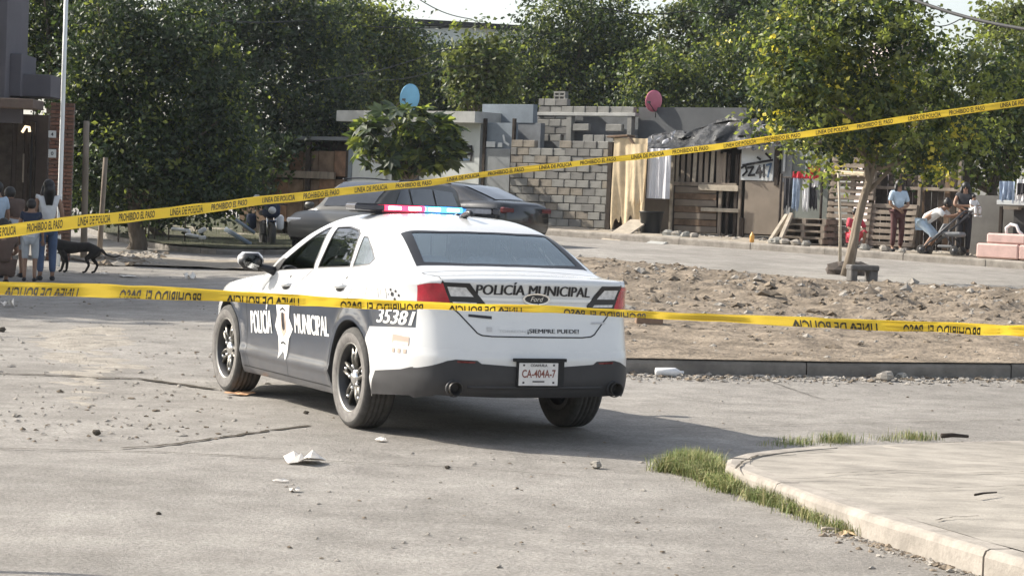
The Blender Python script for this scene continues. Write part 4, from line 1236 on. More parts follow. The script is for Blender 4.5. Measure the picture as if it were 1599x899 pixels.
blades("pavement_edge_grass", sp, [M_GRASS, M_GRASSY], .06, 900, .07, seed=4, label="low weeds along the back edge of the corner pavement")
r_ = np.random.default_rng(8)
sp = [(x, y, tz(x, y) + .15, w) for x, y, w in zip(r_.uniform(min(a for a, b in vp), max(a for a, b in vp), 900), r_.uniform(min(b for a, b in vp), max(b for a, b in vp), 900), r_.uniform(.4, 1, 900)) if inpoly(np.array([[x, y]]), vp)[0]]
blades("verge_grass", sp, [mat("shade_grass", (.05, .085, .028), rough=.8, var=.4, scale=2), M_GRASS], .16, 9000, .25, seed=5, label="thin dark grass on the shaded verge")  # blade colour darkened to carry the verge's shade
sp = []
for (px, py, w) in [(1530, 404, 1), (1550, 404, 1), (1570, 405, .8), (1590, 406, .6)]:
    p = gpt(px, py); sp.append((p.x, p.y, p.z + .1, w))
blades("far_kerb_grass", sp, [M_GRASS, M_GRASSY], .16, 1500, .25, seed=6, label="patch of grass on the far kerb below the mattress")

def pebbles(name, P, rad, m_, seed=1, label=None, flat=.7):
    r = np.random.default_rng(seed); n = len(P)
    base = np.array([(1, 0, 0), (-1, 0, 0), (0, 1, 0), (0, -1, 0), (0, 0, 1), (.6, .6, .5), (-.6, .6, .5), (-.6, -.6, .5), (.6, -.6, .5)], float)
    F0_ = np.array([(0, 2, 5), (2, 1, 6), (1, 3, 7), (3, 0, 8), (4, 0, 5), (4, 5, 2), (4, 2, 6), (4, 6, 1), (4, 1, 7), (4, 7, 3), (4, 3, 8), (4, 8, 0)])
    F0_ = np.array([(0, 2, 5), (2, 1, 6), (1, 3, 7), (3, 0, 8), (0, 5, 4), (5, 2, 4), (2, 6, 4), (6, 1, 4), (1, 7, 4), (7, 3, 4), (3, 8, 4), (8, 0, 4)])
    Vv = base[None] * (rad[:, None, None] * (.7 + .6 * r.random((n, 9, 1))))
    a = r.random(n) * 6.28; c, s = np.cos(a), np.sin(a); st = 1 + r.random(n) * .7
    x = Vv[..., 0] * st[:, None]; y = Vv[..., 1]; z = Vv[..., 2] * flat
    Vv = np.stack([x * c[:, None] - y * s[:, None], x * s[:, None] + y * c[:, None], z], -1) + P[:, None, :]
    F = (F0_[None] + (np.arange(n) * 9)[:, None, None]).reshape(-1, 3)
    mi = np.repeat((r.random(n) < .35).astype(int), 12)
    o = raw_mesh(name, Vv.reshape(-1, 3), F, m_, None, False, 3, mi); tag(o, label, None, None, "stuff"); return o
# clods over the lot
r_ = np.random.default_rng(12); P = []; rad = []
for _ in range(5200):
    u = r_.random(); v = np.clip(r_.normal(.60, .18) if r_.random() < .72 else r_.random(), 0.02, .97)
    i, j = int(u * (nu - 1)), int(v * (nv - 1)); P.append((LX[i, j] + r_.normal(0, .08), LY[i, j] + r_.normal(0, .08), LZ[i, j] - .005)); rad.append(abs(r_.normal(0, .020)) * (1 + 1.5 * (r_.random() < .08)) + .006)
pebbles("lot_rubble", np.array(P), np.array(rad), [M_CLOD, M_STONE], 13, "clods and small stones strewn over the dirt lot", .8)
P = []; rad = []
for _ in range(900):
    px, py = r_.uniform(-60, 420), r_.uniform(470, 690) if r_.random() < .8 else r_.uniform(420, 480)
    p = gpt(px, py); P.append((p.x, p.y, p.z)); rad.append(abs(r_.normal(0, .009)) + .003)
for _ in range(350):
    px = r_.uniform(420, 1599); py = r_.uniform(590, 900); p = gpt(px, py); P.append((p.x, p.y, p.z)); rad.append(abs(r_.normal(0, .006)) + .003)
for _ in range(900):
    px = r_.uniform(960, 1599); p = gpt(px, lerp_pts(NEARP, px) + abs(r_.normal(0, 5))); P.append((p.x, p.y, p.z)); rad.append(abs(r_.normal(0, .014)) + .004)
for _ in range(500):
    t_ = r_.random(); a, b = 1290 + 270 * t_, 822 + 78 * t_; p = gpt(a - abs(r_.normal(0, 14)), b + abs(r_.normal(0, 5))); P.append((p.x, p.y, p.z)); rad.append(abs(r_.normal(0, .008)) + .003)
pebbles("road_gravel", np.array(P), np.array(rad), [M_STONE, M_CLOD], 14, "loose gravel scattered on the dusty road")
P = []; rad = []
for _ in range(900):
    s, d = r_.uniform(-1, 12), -abs(r_.normal(0, .5)) - .05
    p = fw(s, d); P.append((p.x, p.y, pave_z(s, d) - .01)); rad.append(abs(r_.normal(0, .035)) + .01)
for _ in range(350):
    p = gpt(r_.uniform(150, 260), r_.uniform(396, 416)); P.append((p.x, p.y, p.z + .02)); rad.append(abs(r_.normal(0, .04)) + .012)
pebbles("rubble_bits", np.array(P), np.array(rad), [M_STONE, M_CLOD], 15, "small rubble along the foot of the house fronts")
# ================================================================ TREES
def leaf_mat(name, col, trans=.35):
    m = bpy.data.materials.new(name); m.use_nodes = True; t = m.node_tree
    p = t.nodes["Principled BSDF"]; o = t.nodes["Material Output"]
    tc = t.nodes.new("ShaderNodeTexCoord"); n = t.nodes.new("ShaderNodeTexNoise"); n.inputs["Scale"].default_value = 1.6; n.inputs["Detail"].default_value = 4
    t.links.new(tc.outputs["Object"], n.inputs["Vector"])
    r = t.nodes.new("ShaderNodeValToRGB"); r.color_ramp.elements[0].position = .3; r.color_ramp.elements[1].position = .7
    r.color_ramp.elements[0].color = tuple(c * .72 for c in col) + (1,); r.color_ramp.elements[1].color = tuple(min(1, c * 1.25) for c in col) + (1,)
    t.links.new(n.outputs[0], r.inputs[0]); t.links.new(r.outputs[0], p.inputs["Base Color"])
    p.inputs["Roughness"].default_value = .5; p.inputs["Specular IOR Level"].default_value = .35
    tr = t.nodes.new("ShaderNodeBsdfTranslucent"); tr.inputs[0].default_value = (min(1, col[0] * 1.5), min(1, col[1] * 1.5), col[2] * .8, 1)
    mx = t.nodes.new("ShaderNodeMixShader"); mx.inputs[0].default_value = trans
    t.links.new(p.outputs[0], mx.inputs[1]); t.links.new(tr.outputs[0], mx.inputs[2]); t.links.new(mx.outputs[0], o.inputs[0])
    return m
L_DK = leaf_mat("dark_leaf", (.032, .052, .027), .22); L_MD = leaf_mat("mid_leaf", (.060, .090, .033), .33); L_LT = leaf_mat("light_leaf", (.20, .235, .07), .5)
L_OL = leaf_mat("olive_leaf", (.12, .138, .055), .38); L_YL = leaf_mat("yellow_flower", (.70, .60, .10), .25); L_PY = leaf_mat("pale_leaf", (.16, .19, .07), .35)
M_BARK = mat("bark", (.14, .115, .09), rough=.95, var=.3, scale=9, bump=.7, bscale=30, stretch=(1, 1, .25), bdist=.03)
M_BARKL = mat("pale_bark", (.21, .172, .132), rough=.92, var=.25, scale=9, bump=.5, bscale=30, stretch=(1, 1, .3))
def crown_mesh(name, parent, blobs, n, leaf, mats, mixw, seed, clump=.28, per=26, shell=.55, aspect=1.7, droop=.2):
    """blobs: (cx, cy, cz, rx, ry, rz, weight) in the tree's own space; leaves gather in clumps, mostly towards the outside"""
    r = np.random.default_rng(seed)
    B = np.array(blobs, float); nc = max(4, n // per)
    w = B[:, 6] * B[:, 3] * B[:, 5]; i = r.choice(len(B), nc, p=w / w.sum())
    d = r.normal(size=(nc, 3)); d /= np.linalg.norm(d, axis=1, keepdims=True)
    rad = np.where(r.random(nc) < shell, r.uniform(.72, 1.08, nc), r.uniform(.15, .9, nc) ** .6)
    rad = np.where(r.random(nc) < .13, r.uniform(1.05, 1.38, nc), rad)
    # uneven outline: the radius wanders with direction
    lump = 1 + .30 * np.sin(d[:, 0] * 6 + seed) * np.cos(d[:, 2] * 7 + i) + .16 * np.sin(d[:, 1] * 9 + i * 2)
    C = B[i, :3] + d * B[i, 3:6] * (rad * lump)[:, None]
    cs = clump * r.uniform(.35, 1.6, nc)
    N = nc * per
    ci = np.repeat(np.arange(nc), per)
    P = C[ci] + r.normal(size=(N, 3)) * cs[ci][:, None] * np.array([1, 1, .7])
    nr = r.normal(size=(N, 3)) * .8 + d[ci] * .5 + np.array([0, 0, .55]); nr /= np.linalg.norm(nr, axis=1, keepdims=True)
    a = r.normal(size=(N, 3)); a[:, 2] -= droop; u = a - nr * (a * nr).sum(1, keepdims=True); u /= np.linalg.norm(u, axis=1, keepdims=True)
    v = np.cross(nr, u)
    L = leaf * r.uniform(.5, 1.4, N)[:, None]; Wd = L / aspect
    tip = P + u * L * .5; tail = P - u * L * .5
    mid = P + nr * L * .10
    Vv = np.stack([tail, mid * 0 + P - u * L * .05 + v * Wd * .5 + nr * L * .08, tip, P - u * L * .05 - v * Wd * .5 + nr * L * .08], 1).reshape(-1, 3)
    b = np.arange(N) * 4
    F = np.concatenate([np.stack([b, b + 1, b + 2], 1), np.stack([b, b + 2, b + 3], 1)])
    mc = r.choice(len(mats), nc, p=np.array(mixw) / sum(mixw))
    mi = mc[ci]; sw = r.random(N) < .2; mi = np.where(sw, r.choice(len(mats), N, p=np.array(mixw) / sum(mixw)), mi)
    o = raw_mesh(name, Vv, F, mats, parent, False, 3, np.concatenate([mi, mi]))
    return C
def limb(mb, a, b, r0, r1, bend=.12, n=5, rng=random):
    a, b = Vector(a), Vector(b); L = (b - a).length
    off = Vector((rng.uniform(-1, 1), rng.uniform(-1, 1), rng.uniform(-.3, .6))) * L * bend
    pts = [a.lerp(b, t) + off * math.sin(math.pi * t) for t in [k / (n - 1) for k in range(n)]]
    mb.tube(pts, [r0 + (r1 - r0) * k / (n - 1) for k in range(n)], 7)
    return pts
def tree(name, label, base, fork, blobs, n, leaf, mats, mixw, seed, r0=.16, limbs=9, bark=None, cat="tree", group=None, clump=.28, per=26, shell=.55, aspect=1.7):
    """base: world; fork and blobs relative to base"""
    random.seed(seed)
    t = thing(name, label, cat, base, 0, group)
    C = crown_mesh("crown", t, blobs, n, leaf, mats, mixw, seed, clump, per, shell, aspect)
    mb = MB(); mb.smooth = True
    f = Vector(fork)
    pts = [Vector((0, 0, -.1)), Vector((r0 * .3, 0, .15)), f * .5 + Vector((random.uniform(-.1, .1), random.uniform(-.1, .1), 0)), f]
    mb.tube(pts, [r0 * 1.35, r0 * 1.05, r0 * .9, r0 * .72], 9)
    order = np.argsort(np.linalg.norm(C - np.array(f), axis=1))[::-1]
    pick = [C[i] for i in order[:: max(1, len(order) // limbs)]][:limbs]
    for c in pick:
        p = limb(mb, f - f.normalized() * random.uniform(0, .25) * f.length * .3, Vector(c), r0 * random.uniform(.32, .5), r0 * .06)
        for k in range(3):
            q = C[random.randrange(len(C))]
            if (Vector(q) - p[2]).length < (Vector(c) - f).length * .9: limb(mb, p[2], q, r0 * .16, r0 * .03, .1, 4)
    mb.build("trunk", [bark or M_BARK], t, fix=False)
    return t
def blob(px, py, rx, ry, Y, base, depth=None, w=1.0):
    """crown lobe seen at a picture place, rx and ry in picture pixels at distance Y"""
    p = at(px, py, Y) - Vector(base); k = Y / FPX
    return (p.x, p.y, p.z, rx * k, (depth if depth else rx * k * .9), ry * k, w)
def ground_at(px, Y):
    d = ray(px, 300); return Vector((d.x * Y, Y, tz(d.x * Y, Y)))
SHD = "trees crowding behind the houses"
def T(name, label, px, Y, lobes, n, leaf, mats, mixw, seed, fork_h=1.6, **k):
    b = ground_at(px, Y); bl = [blob(*l[:4], Y + (l[4] if len(l) > 4 else 0), b) for l in lobes]
    return tree(name, label, b, (random.uniform(-.2, .2), 0, fork_h), bl, n, leaf, mats, mixw, seed, **k)
DK, MX, LTM = [L_DK, L_MD, L_LT], [L_MD, L_DK, L_LT, L_PY], [L_LT, L_MD, L_OL]
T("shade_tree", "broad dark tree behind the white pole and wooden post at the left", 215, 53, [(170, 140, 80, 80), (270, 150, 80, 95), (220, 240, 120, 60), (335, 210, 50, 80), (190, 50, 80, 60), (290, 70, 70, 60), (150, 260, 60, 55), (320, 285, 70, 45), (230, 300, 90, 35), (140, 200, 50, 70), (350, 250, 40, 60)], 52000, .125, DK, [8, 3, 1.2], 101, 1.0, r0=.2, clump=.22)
T("leafy_tree", "light leafed tree above the left house wall", 75, 58, [(60, 30, 55, 60), (110, 10, 55, 45), (40, 95, 32, 40), (105, 100, 50, 60), (150, 30, 50, 50)], 17000, .135, MX, [4, 4, 1.8, .8], 102, 2.5)
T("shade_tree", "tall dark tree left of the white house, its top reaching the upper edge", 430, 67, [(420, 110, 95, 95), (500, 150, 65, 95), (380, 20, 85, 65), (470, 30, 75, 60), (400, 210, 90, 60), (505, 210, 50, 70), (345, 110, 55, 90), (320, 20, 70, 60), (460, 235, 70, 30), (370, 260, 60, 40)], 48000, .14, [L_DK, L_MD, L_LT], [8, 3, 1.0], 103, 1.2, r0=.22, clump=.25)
T("leafy_tree", "sunlit bushy tree behind the white house, left of the warehouse roof", 560, 75, [(530, 70, 60, 65), (590, 55, 60, 45), (560, 120, 65, 50), (620, 90, 50, 40), (540, 30, 50, 35), (600, 140, 60, 40)], 25000, .15, MX, [4, 3, 3.4, 1.4], 104, 2.2, clump=.27)
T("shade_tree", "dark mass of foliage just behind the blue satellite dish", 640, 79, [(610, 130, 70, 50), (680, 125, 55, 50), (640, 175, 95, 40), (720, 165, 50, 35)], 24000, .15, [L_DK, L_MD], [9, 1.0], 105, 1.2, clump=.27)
T("slender_tree", "slender tree with thin pale trunk rising behind the grey block house", 748, 70, [(735, 95, 34, 42), (768, 110, 30, 45), (730, 140, 30, 26), (765, 78, 22, 24), (770, 150, 30, 22)], 6500, .17, [L_OL, L_MD, L_LT], [4, 4, 2], 106, 2.9, r0=.09, bark=M_BARKL, clump=.22)
T("leafy_tree", "wide green tree behind the flat roof, sky showing at its right", 860, 77, [(800, 90, 40, 40), (880, 40, 70, 60), (940, 50, 70, 75), (830, 120, 80, 50), (960, 110, 60, 60), (900, 140, 90, 45), (980, 160, 60, 40), (840, 165, 70, 30), (985, 70, 30, 40)], 32000, .145, [L_DK, L_MD, L_LT, L_PY], [5, 4.5, 2.6, .8], 107, 1.8, r0=.22, clump=.27)
T("thin_tree", "thinly leafed tall tree with bare forked branch against the sky", 1085, 79, [(1060, 60, 40, 50), (1100, 20, 55, 45), (1140, 70, 55, 55), (1080, 105, 50, 36), (1020, 100, 35, 34)], 7000, .18, [L_OL, L_MD, L_DK], [4, 3, 3], 108, 3.2, r0=.15, limbs=14, clump=.26)
T("bushy_tree", "bushy green tree right behind the pink satellite dish", 1110, 71, [(1060, 150, 60, 45), (1130, 120, 65, 60), (1190, 80, 60, 70), (1100, 185, 100, 32), (1200, 160, 60, 50), (1020, 130, 45, 50), (1010, 185, 60, 25), (1180, 200, 60, 30)], 27000, .135, [L_MD, L_LT, L_DK, L_OL], [5, 3, 3, 2], 109, 1.2, clump=.27)
T("shade_tree", "dark crown at the top between the wide tree and the flowering tree", 1180, 74, [(1180, 20, 65, 55), (1225, 60, 55, 70), (1140, 10, 50, 35)], 8000, .18, [L_DK, L_MD], [5, 3], 110, 2.4, clump=.27)
T("leafy_tree", "sunny olive green tree behind the women at the right edge", 1540, 54, [(1520, 110, 65, 60), (1580, 90, 60, 65), (1560, 180, 70, 60), (1500, 190, 60, 60), (1560, 250, 80, 45), (1610, 170, 50, 100), (1480, 245, 60, 45), (1430, 240, 50, 40)], 17000, .13, [L_OL, L_MD, L_LT, L_DK], [5, 3, 2, 2], 111, 1.6, clump=.22)
T("leafy_tree", "small treetop peeping in at the upper right corner", 1575, 66, [(1570, 30, 30, 26), (1615, 35, 30, 30)], 3000, .17, [L_OL, L_LT], [3, 2], 112, 3.4, clump=.22)
T("shade_tree", "dark tree glimpsed between the flowering branches, behind the shacks", 1300, 68, [(1270, 150, 80, 60), (1350, 170, 70, 60), (1290, 220, 90, 45), (1370, 230, 70, 40), (1240, 90, 50, 60), (1420, 150, 40, 45)], 18000, .18, [L_DK, L_MD], [6, 3], 113, 1.5, clump=.27)
T("hedge_bush", "dense dark bushes closing the view behind the broken bench at the left", 250, 60, [(130, 270, 50, 50), (190, 290, 60, 45), (250, 285, 70, 50), (310, 280, 60, 50), (365, 285, 45, 45), (220, 240, 90, 40), (330, 240, 70, 40)], 22000, .17, [L_DK, L_MD], [8, 2], 114, .6, clump=.25, cat="bush")
# flowering tree in the lot
fb = gpt(1327, 436); fb.z += .05
Yf = fb.y
ft = thing("flowering_tree", "large yellow flowered tree with a slim leaning trunk at the back of the dirt lot", "tree", fb)
lob = [(1270, 80, 90, 90), (1350, 50, 90, 85), (1420, 70, 55, 45), (1560, 120, 50, 45), (1240, 150, 60, 70), (1330, 160, 80, 75), (1420, 150, 70, 65), (1300, 225, 75, 45), (1390, 225, 65, 40), (1470, 210, 50, 45), (1290, 20, 70, 40), (1450, 250, 40, 32), (1380, 20, 60, 35), (1530, 200, 45, 40), (1210, 100, 30, 35)]
bl = [blob(*l, Yf + random.uniform(-.6, .6), fb) for l in lob]
Cf = crown_mesh("crown", ft, bl, 21000, .115, [L_MD, L_DK, L_LT, L_OL], [4, 2.5, 5, 3], 120, .15, 30, .62)
crown_mesh("blossom", ft, [b for k, b in enumerate(bl) if k in (0, 4, 7, 9, 11, 5)], 620, .085, [L_YL], [1], 121, .10, 9, .95, 1.2)
crown_mesh("blossom", ft, [bl[11], bl[9]], 260, .10, [L_YL], [1], 122, .12, 12, .95, 1.2)
mb = MB(); mb.smooth = True
tp = [Vector(at(px, py, Yf)) - fb for px, py in ((1322, 432), (1330, 395), (1338, 350), (1350, 305), (1362, 265), (1372, 215), (1378, 160))]
mb.tube(tp, [.12, .095, .08, .075, .07, .06, .04], 9)
for px, py in ((1322, 215), (1290, 160), (1262, 110), (1420, 205), (1450, 160), (1400, 90), (1340, 80), (1270, 225), (1480, 240)):
    k = random.choice((3, 4, 4, 5)); limb(mb, tp[k], Vector(at(px, py, Yf + random.uniform(-.8, .8))) - fb, .045, .012, .08)
tp2 = [Vector(at(px, py, Yf - .1)) - fb for px, py in ((1324, 420), (1336, 372), (1345, 320), (1356, 285), (1350, 240), (1335, 190), (1310, 150))]
mb.tube(tp2, [.07, .06, .05, .045, .04, .03, .02], 7)
mb.build("trunk", [M_BARKL], ft, fix=False)
sb = gpt(1312, 412); st = MB(); tp_ = at(1309, 270, sb.y); st.tube([Vector((0, 0, -.1)), (tp_ - sb) * .5 + Vector((.02, 0, 0)), tp_ - sb], [.035, .030, .022], 8)
so_ = st.build("tree_stake", [mat("bare_stick", (.46, .40, .31), rough=.85, var=.2, scale=10)]); so_.location = sb; tag(so_, "thin pale stake standing beside the flowering tree's trunk", "stake")
# papaya-like shrub tree before the white house: a few large lobed leaves on stalks
pb = ground_at(640, 60.2)
pt = thing("papaya_tree", "papaya like tree with big drooping lobed leaves before the white house", "tree", pb)
mb = MB(); mb.smooth = True
c0 = at(640, 285, 60.2) - pb; mb.tube([Vector((0, 0, -.1)), c0 * .6, c0], [.10, .085, .07], 8)
rp = random.Random(5); leafm = MB(); 
for k in range(330):
    px, py = rp.uniform(552, 718), rp.uniform(165, 270)
    if ((px - 635) / 85) ** 2 + ((py - 218) / 55) ** 2 > 1: continue
    e = at(px, py, 60.2 + rp.uniform(-1.1, .8)) - pb
    if k % 4 == 0: mb.tube([c0, c0.lerp(e, .6) + Vector((0, 0, .12)), e], [.02, .012, .006], 5)
    R_ = rp.uniform(.28, .52); yaw = rp.uniform(0, 6.28); M = rotm('Z', yaw) @ rotm('X', rp.uniform(-.9, .9)) @ rotm('Y', rp.uniform(-.9, .9))
    for q in range(7):
        a = -2.2 + q * .73; L = R_ * (1 - .12 * abs(q - 3)); dr = Vector((math.cos(a), math.sin(a), -.25)); sd = Vector((-math.sin(a), math.cos(a), 0))
        v = [Vector((0, 0, 0)), dr * L * .55 + sd * L * .24 + Vector((0, 0, .02)), dr * L, dr * L * .55 - sd * L * .24 + Vector((0, 0, .02))]
        leafm.add([M @ x + e for x in v], [(0, 1, 2), (0, 2, 3)], rp.choice((0, 0, 1, 2)))
mb.build("trunk", [M_BARKL], pt, fix=False); leafm.build("crown", [L_MD, L_LT, L_DK], pt, fix=False)
# shade trees out of frame on the left, whose shadows fall across the street
for k, (x, y, s) in enumerate(((-14.5, 40.2, 1.5), (-14.0, 35.0, 1.5), (-19.5, 60.0, 1.3), (-19.5, 36.0, 1.9), (-24.0, 42.0, 2.1), (-30.0, 47.0, 2.2), (-19.5, 28.5, 1.35))):
    b = Vector((x, y, tz(x, y)))
    tree("street_tree", ("big street tree beyond the left edge by the brick house", "smaller street tree beyond the left edge, nearest the camera", "street tree beyond the left edge, farthest up the side street", "tall tree past the left edge, across from the brick house", "tallest tree past the left edge, behind the tall one", "farthest tall tree past the left edge", "tree past the left edge, level with the patrol car")[k], b, (0, 0, 2.2),
         [(0, 0, 4.2 * s, 2.0 * s, 2.0 * s, 1.6 * s, 1), (1.0 * s, .5, 3.5 * s, 1.4 * s, 1.4 * s, 1.1 * s, 1), (-.8 * s, .8, 5.0 * s, 1.4 * s, 1.4 * s, 1.2 * s, 1), (.3 * s, -1.0 * s, 3.8 * s, 1.3 * s, 1.3 * s, 1.1 * s, 1)], 20000, .26, DK, [5, 4, 1], 130 + k, group="street trees past the left edge")
# ================================================================ HOUSES AND SHACKS ALONG THE FAR SIDE
M_WALLW = mat("whitewashed_wall", (.50, .53, .52), rough=.9, spec=.2, var=.10, scale=1.2, bump=.25, bscale=30)
M_WALLG = mat("grey_render", (.17, .18, .19), rough=.95, spec=.2, var=.2, scale=1.5, bump=.4, bscale=25)
M_WALLB = mat("blue_grey_render", (.19, .22, .25), rough=.9, spec=.2, var=.15, scale=1.3)
M_BLOCK = mat("cement_block", (.245, .24, .222), rough=.95, spec=.15, var=.18, scale=2.5, bump=.5, bscale=40)
M_BLOCK2 = mat("cement_block_dark", (.185, .18, .168), rough=.95, spec=.15, var=.2, scale=2.5, bump=.5, bscale=40)
M_MORT = mat("mortar", (.175, .17, .158), rough=1, spec=.1)
M_SLAB = mat("roof_slab", (.40, .40, .38), rough=.9, spec=.2, var=.15, scale=2)
M_WOOD = mat("weathered_board", (.25, .21, .17), rough=.9, spec=.2, var=.3, scale=4, stretch=(1, 1, .2), bump=.3, bscale=20)
M_WOODB = mat("brown_board", (.165, .115, .08), rough=.9, spec=.2, var=.3, scale=4, bump=.3, bscale=20)
M_WOODL = mat("pale_plank", (.40, .35, .28), rough=.85, spec=.2, var=.2, scale=5)
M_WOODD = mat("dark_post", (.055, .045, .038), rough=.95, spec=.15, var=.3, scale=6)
M_CARD = mat("brown_panel", (.225, .19, .155), rough=.9, spec=.15, var=.12, scale=1.5)
M_TARPB = mat("beige_tarp", (.62, .50, .33), rough=.8, spec=.2, var=.18, scale=3, bump=.3, bscale=8)
M_TARPW = mat("white_sheet_cloth", (.62, .62, .64), rough=.85, spec=.2, var=.06, scale=3)
M_TARPK = mat("black_tarp", (.016, .017, .018), rough=.55, spec=.4, var=.3, scale=4, bump=.6, bscale=5, bdist=.1)
M_PINK = mat("pink_dish_paint", (.55, .16, .22), rough=.5, var=.08, scale=4)
M_BLUED = mat("blue_dish_paint", (.22, .50, .68), rough=.5, var=.06, scale=4)
M_GRAF = mat("black_spray", (.015, .015, .018), rough=.9)
M_GRAFB = mat("blue_spray", (.06, .10, .16), rough=.9)
M_PLAS = mat("black_bin_plastic", (.018, .02, .024), rough=.5)
M_PANW = mat("grey_white_panel", (.52, .54, .54), rough=.8, var=.08, scale=2)

def fthing(name, label, cat, s, d=0.0, group=None, z=None):
    p = F0 + FU * s + FN * d
    z = (tz(p.x, p.y) + (.15 if d > KD else 0)) if z is None else z
    return thing(name, label, cat, (p.x, p.y, z), FROT, group)
def R2(px0, py0, px1, py1, d, t):
    """picture rectangle on the plane d behind the fronts -> (s0, s1, z0, z1) relative to thing t standing on it"""
    s0, _ = fpt(px0, py1, d); s1, _ = fpt(px1, py1, d)
    _, za = fpt((px0 + px1) / 2, py0, d); _, zb = fpt((px0 + px1) / 2, py1, d)
    s_t = (Vector((t.location.x, t.location.y, 0)) - F0).dot(FU)
    return s0 - s_t, s1 - s_t, zb - t.location.z, za - t.location.z
def dd_(t, d): return d - (Vector((t.location.x, t.location.y, 0)) - F0).dot(FN)
def panel(t, name, px0, py0, px1, py1, d, th, m_, label=None, jit=0.0):
    s0, s1, z0, z1 = R2(px0, py0, px1, py1, d, t); y = dd_(t, d)
    mb = MB(); mb.rbox(((s0 + s1) / 2, y + th / 2, (z0 + z1) / 2), (abs(s1 - s0), th, abs(z1 - z0)), .006, rotm('Y', random.uniform(-jit, jit)) if jit else None)
    o = mb.build(name, [m_], t)
    if label: o["label"] = label
    return o
def bottom(t): return 0.0

# --- whitewashed house with slab roof
s_a, s_b = fpt(547, 260)[0], fpt(748, 260)[0]
wh = fthing("white_house", "whitewashed flat roofed house with dark graffiti behind the parked cars", "house", s_a)
L_ = s_b - s_a; zt = fpt(560, 190)[1] - wh.location.z
m = MB(); m.box((L_ / 2, 2.5, zt / 2 - .2), (L_, 5.0, zt + .4)); m.build("wall", [M_WALLW], wh)
m = MB(); m.box((L_ / 2 - .05, 2.35, zt + .14), (L_ + .35, 5.5, .30)); m.build("roof", [M_SLAB], wh)
panel(wh, "downpipe", 597, 196, 601, 300, -.06, .05, M_PANW)
panel(wh, "door", 608, 226, 650, 360, -.03, .05, mat("dark_door", (.05, .05, .05), rough=.7))
panel(wh, "window", 560, 215, 585, 245, -.03, .05, mat("dark_pane", (.03, .035, .04), rough=.2))
def stroke(t, pix, d, w, m_, name):
    mb = MB(); s_t = (Vector((t.location.x, t.location.y, 0)) - F0).dot(FU)
    pts = [(fpt(a, b, d)) for a, b in pix]; pts = [Vector((s - s_t, dd_(t, d), z - t.location.z)) for s, z in pts]
    for a, b in zip(pts[:-1], pts[1:]):
        v = (b - a); n = Vector((-v.z, 0, v.x)).normalized() * w / 2; e = v.normalized() * w * .4
        mb.add([a - n - e, b - n + e, b + n + e, a + n - e], [(0, 1, 2, 3)])
    return mb.build(name, [m_], t, fix=False)
for k, pix in enumerate(([(712, 232), (716, 246)], [(716, 246), (722, 232)], [(722, 234), (724, 247)], [(727, 230), (736, 229), (737, 240), (728, 241)], [(737, 240), (735, 250)], [(712, 250), (732, 249)])):
    stroke(wh, pix, -.012 - .002 * k, .07, M_GRAF if k < 5 else M_GRAFB, "graffiti")
# --- grey house: rendered parapet, gate, unfinished block walls
s_c = fpt(751, 300)[0]
gh = fthing("block_house", "unfinished grey block house with blue grey parapet and metal gate", "house", s_c)
s_e = fpt(992, 300)[0] - s_c
zt2 = fpt(790, 164)[1] - gh.location.z
m = MB(); m.box((s_e / 2, 3.9, zt2 / 2 - .3), (s_e - .06, 4.4, zt2 + .2)); m.build("wall", [M_WALLG], gh)
panel(gh, "parapet", 752, 163, 832, 192, .70, .18, M_WALLB)
panel(gh, "front_wall", 752, 192, 796, 362, .02, .18, M_WALLB)
panel(gh, "front_wall", 796, 192, 838, 362, .72, .18, M_WALLG)
panel(gh, "gate", 753, 232, 792, 362, -.02, .035, mat("grey_gate", (.20, .215, .225), rough=.55, metal=.2, var=.12, scale=3))
panel(gh, "gate_post", 793, 185, 797, 362, -.05, .08, M_WOODD)
panel(gh, "gate_post", 748, 185, 752, 362, -.05, .08, M_WOODD)
panel(gh, "notice", 759, 221, 773, 230, -.035, .01, M_PANW); panel(gh, "notice", 777, 223, 784, 230, -.035, .01, M_PANW)
stroke(gh, [(786, 212), (788, 222), (794, 226)], -.055, .06, M_PANW, "bent_conduit")
# block courses: every block is a part
def blocks(t, px0, px1, d, ztop, zbase, bw, bh, m_list, seed, skip=0.0, th=.15, prof=None):
    r = random.Random(seed)
    s_t = (Vector((t.location.x, t.location.y, 0)) - F0).dot(FU); y = dd_(t, d)
    s0, s1 = fpt(px0, 300, d)[0] - s_t, fpt(px1, 300, d)[0] - s_t
    mb = MB(); mb.rbox((0, 0, 0), (bw - .013, th, bh - .013), .014); me = {}
    for mm_ in m_list:
        me[mm_.name] = mb.mesh("block"); me[mm_.name].materials.append(mm_)
    z = zbase; k = 0
    while z < ztop - bh * .4:
        off = (k % 2) * bw / 2; s = s0 - off
        while s < s1 - .05:
            c = s + bw / 2
            a, b = max(s, s0), min(s + bw, s1)
            top = prof(c + s_t) - t.location.z if prof else ztop
            if b - a > bw * .3 and z + bh * .5 < top and r.random() > skip:
                o = bpy.data.objects.new("block", me[r.choice(m_list).name]); COL.objects.link(o); o.parent = t
                o.location = ((a + b) / 2, y + r.uniform(-.02, .012), z + bh / 2); o.scale = ((b - a) / bw, 1, 1)
                o.rotation_euler = (0, r.uniform(-.016, .016), r.uniform(-.02, .02))
            s += bw
        z += bh; k += 1
s_y = fpt(798, 300)[0]
yw = fthing("block_wall", "rough cement block garden wall with broken stepped top left of the beige tarp", "wall", s_y, -.55)
def zprof(pts, d):
    q = [(fpt(a, b, d)) for a, b in pts]; xs_ = [p[0] for p in q]; zs_ = [p[1] for p in q]
    return lambda s: float(np.interp(s, xs_, zs_))
pr = zprof([(797, 215), (845, 215), (847, 236), (868, 238), (872, 218), (905, 220), (950, 219)], -.55)
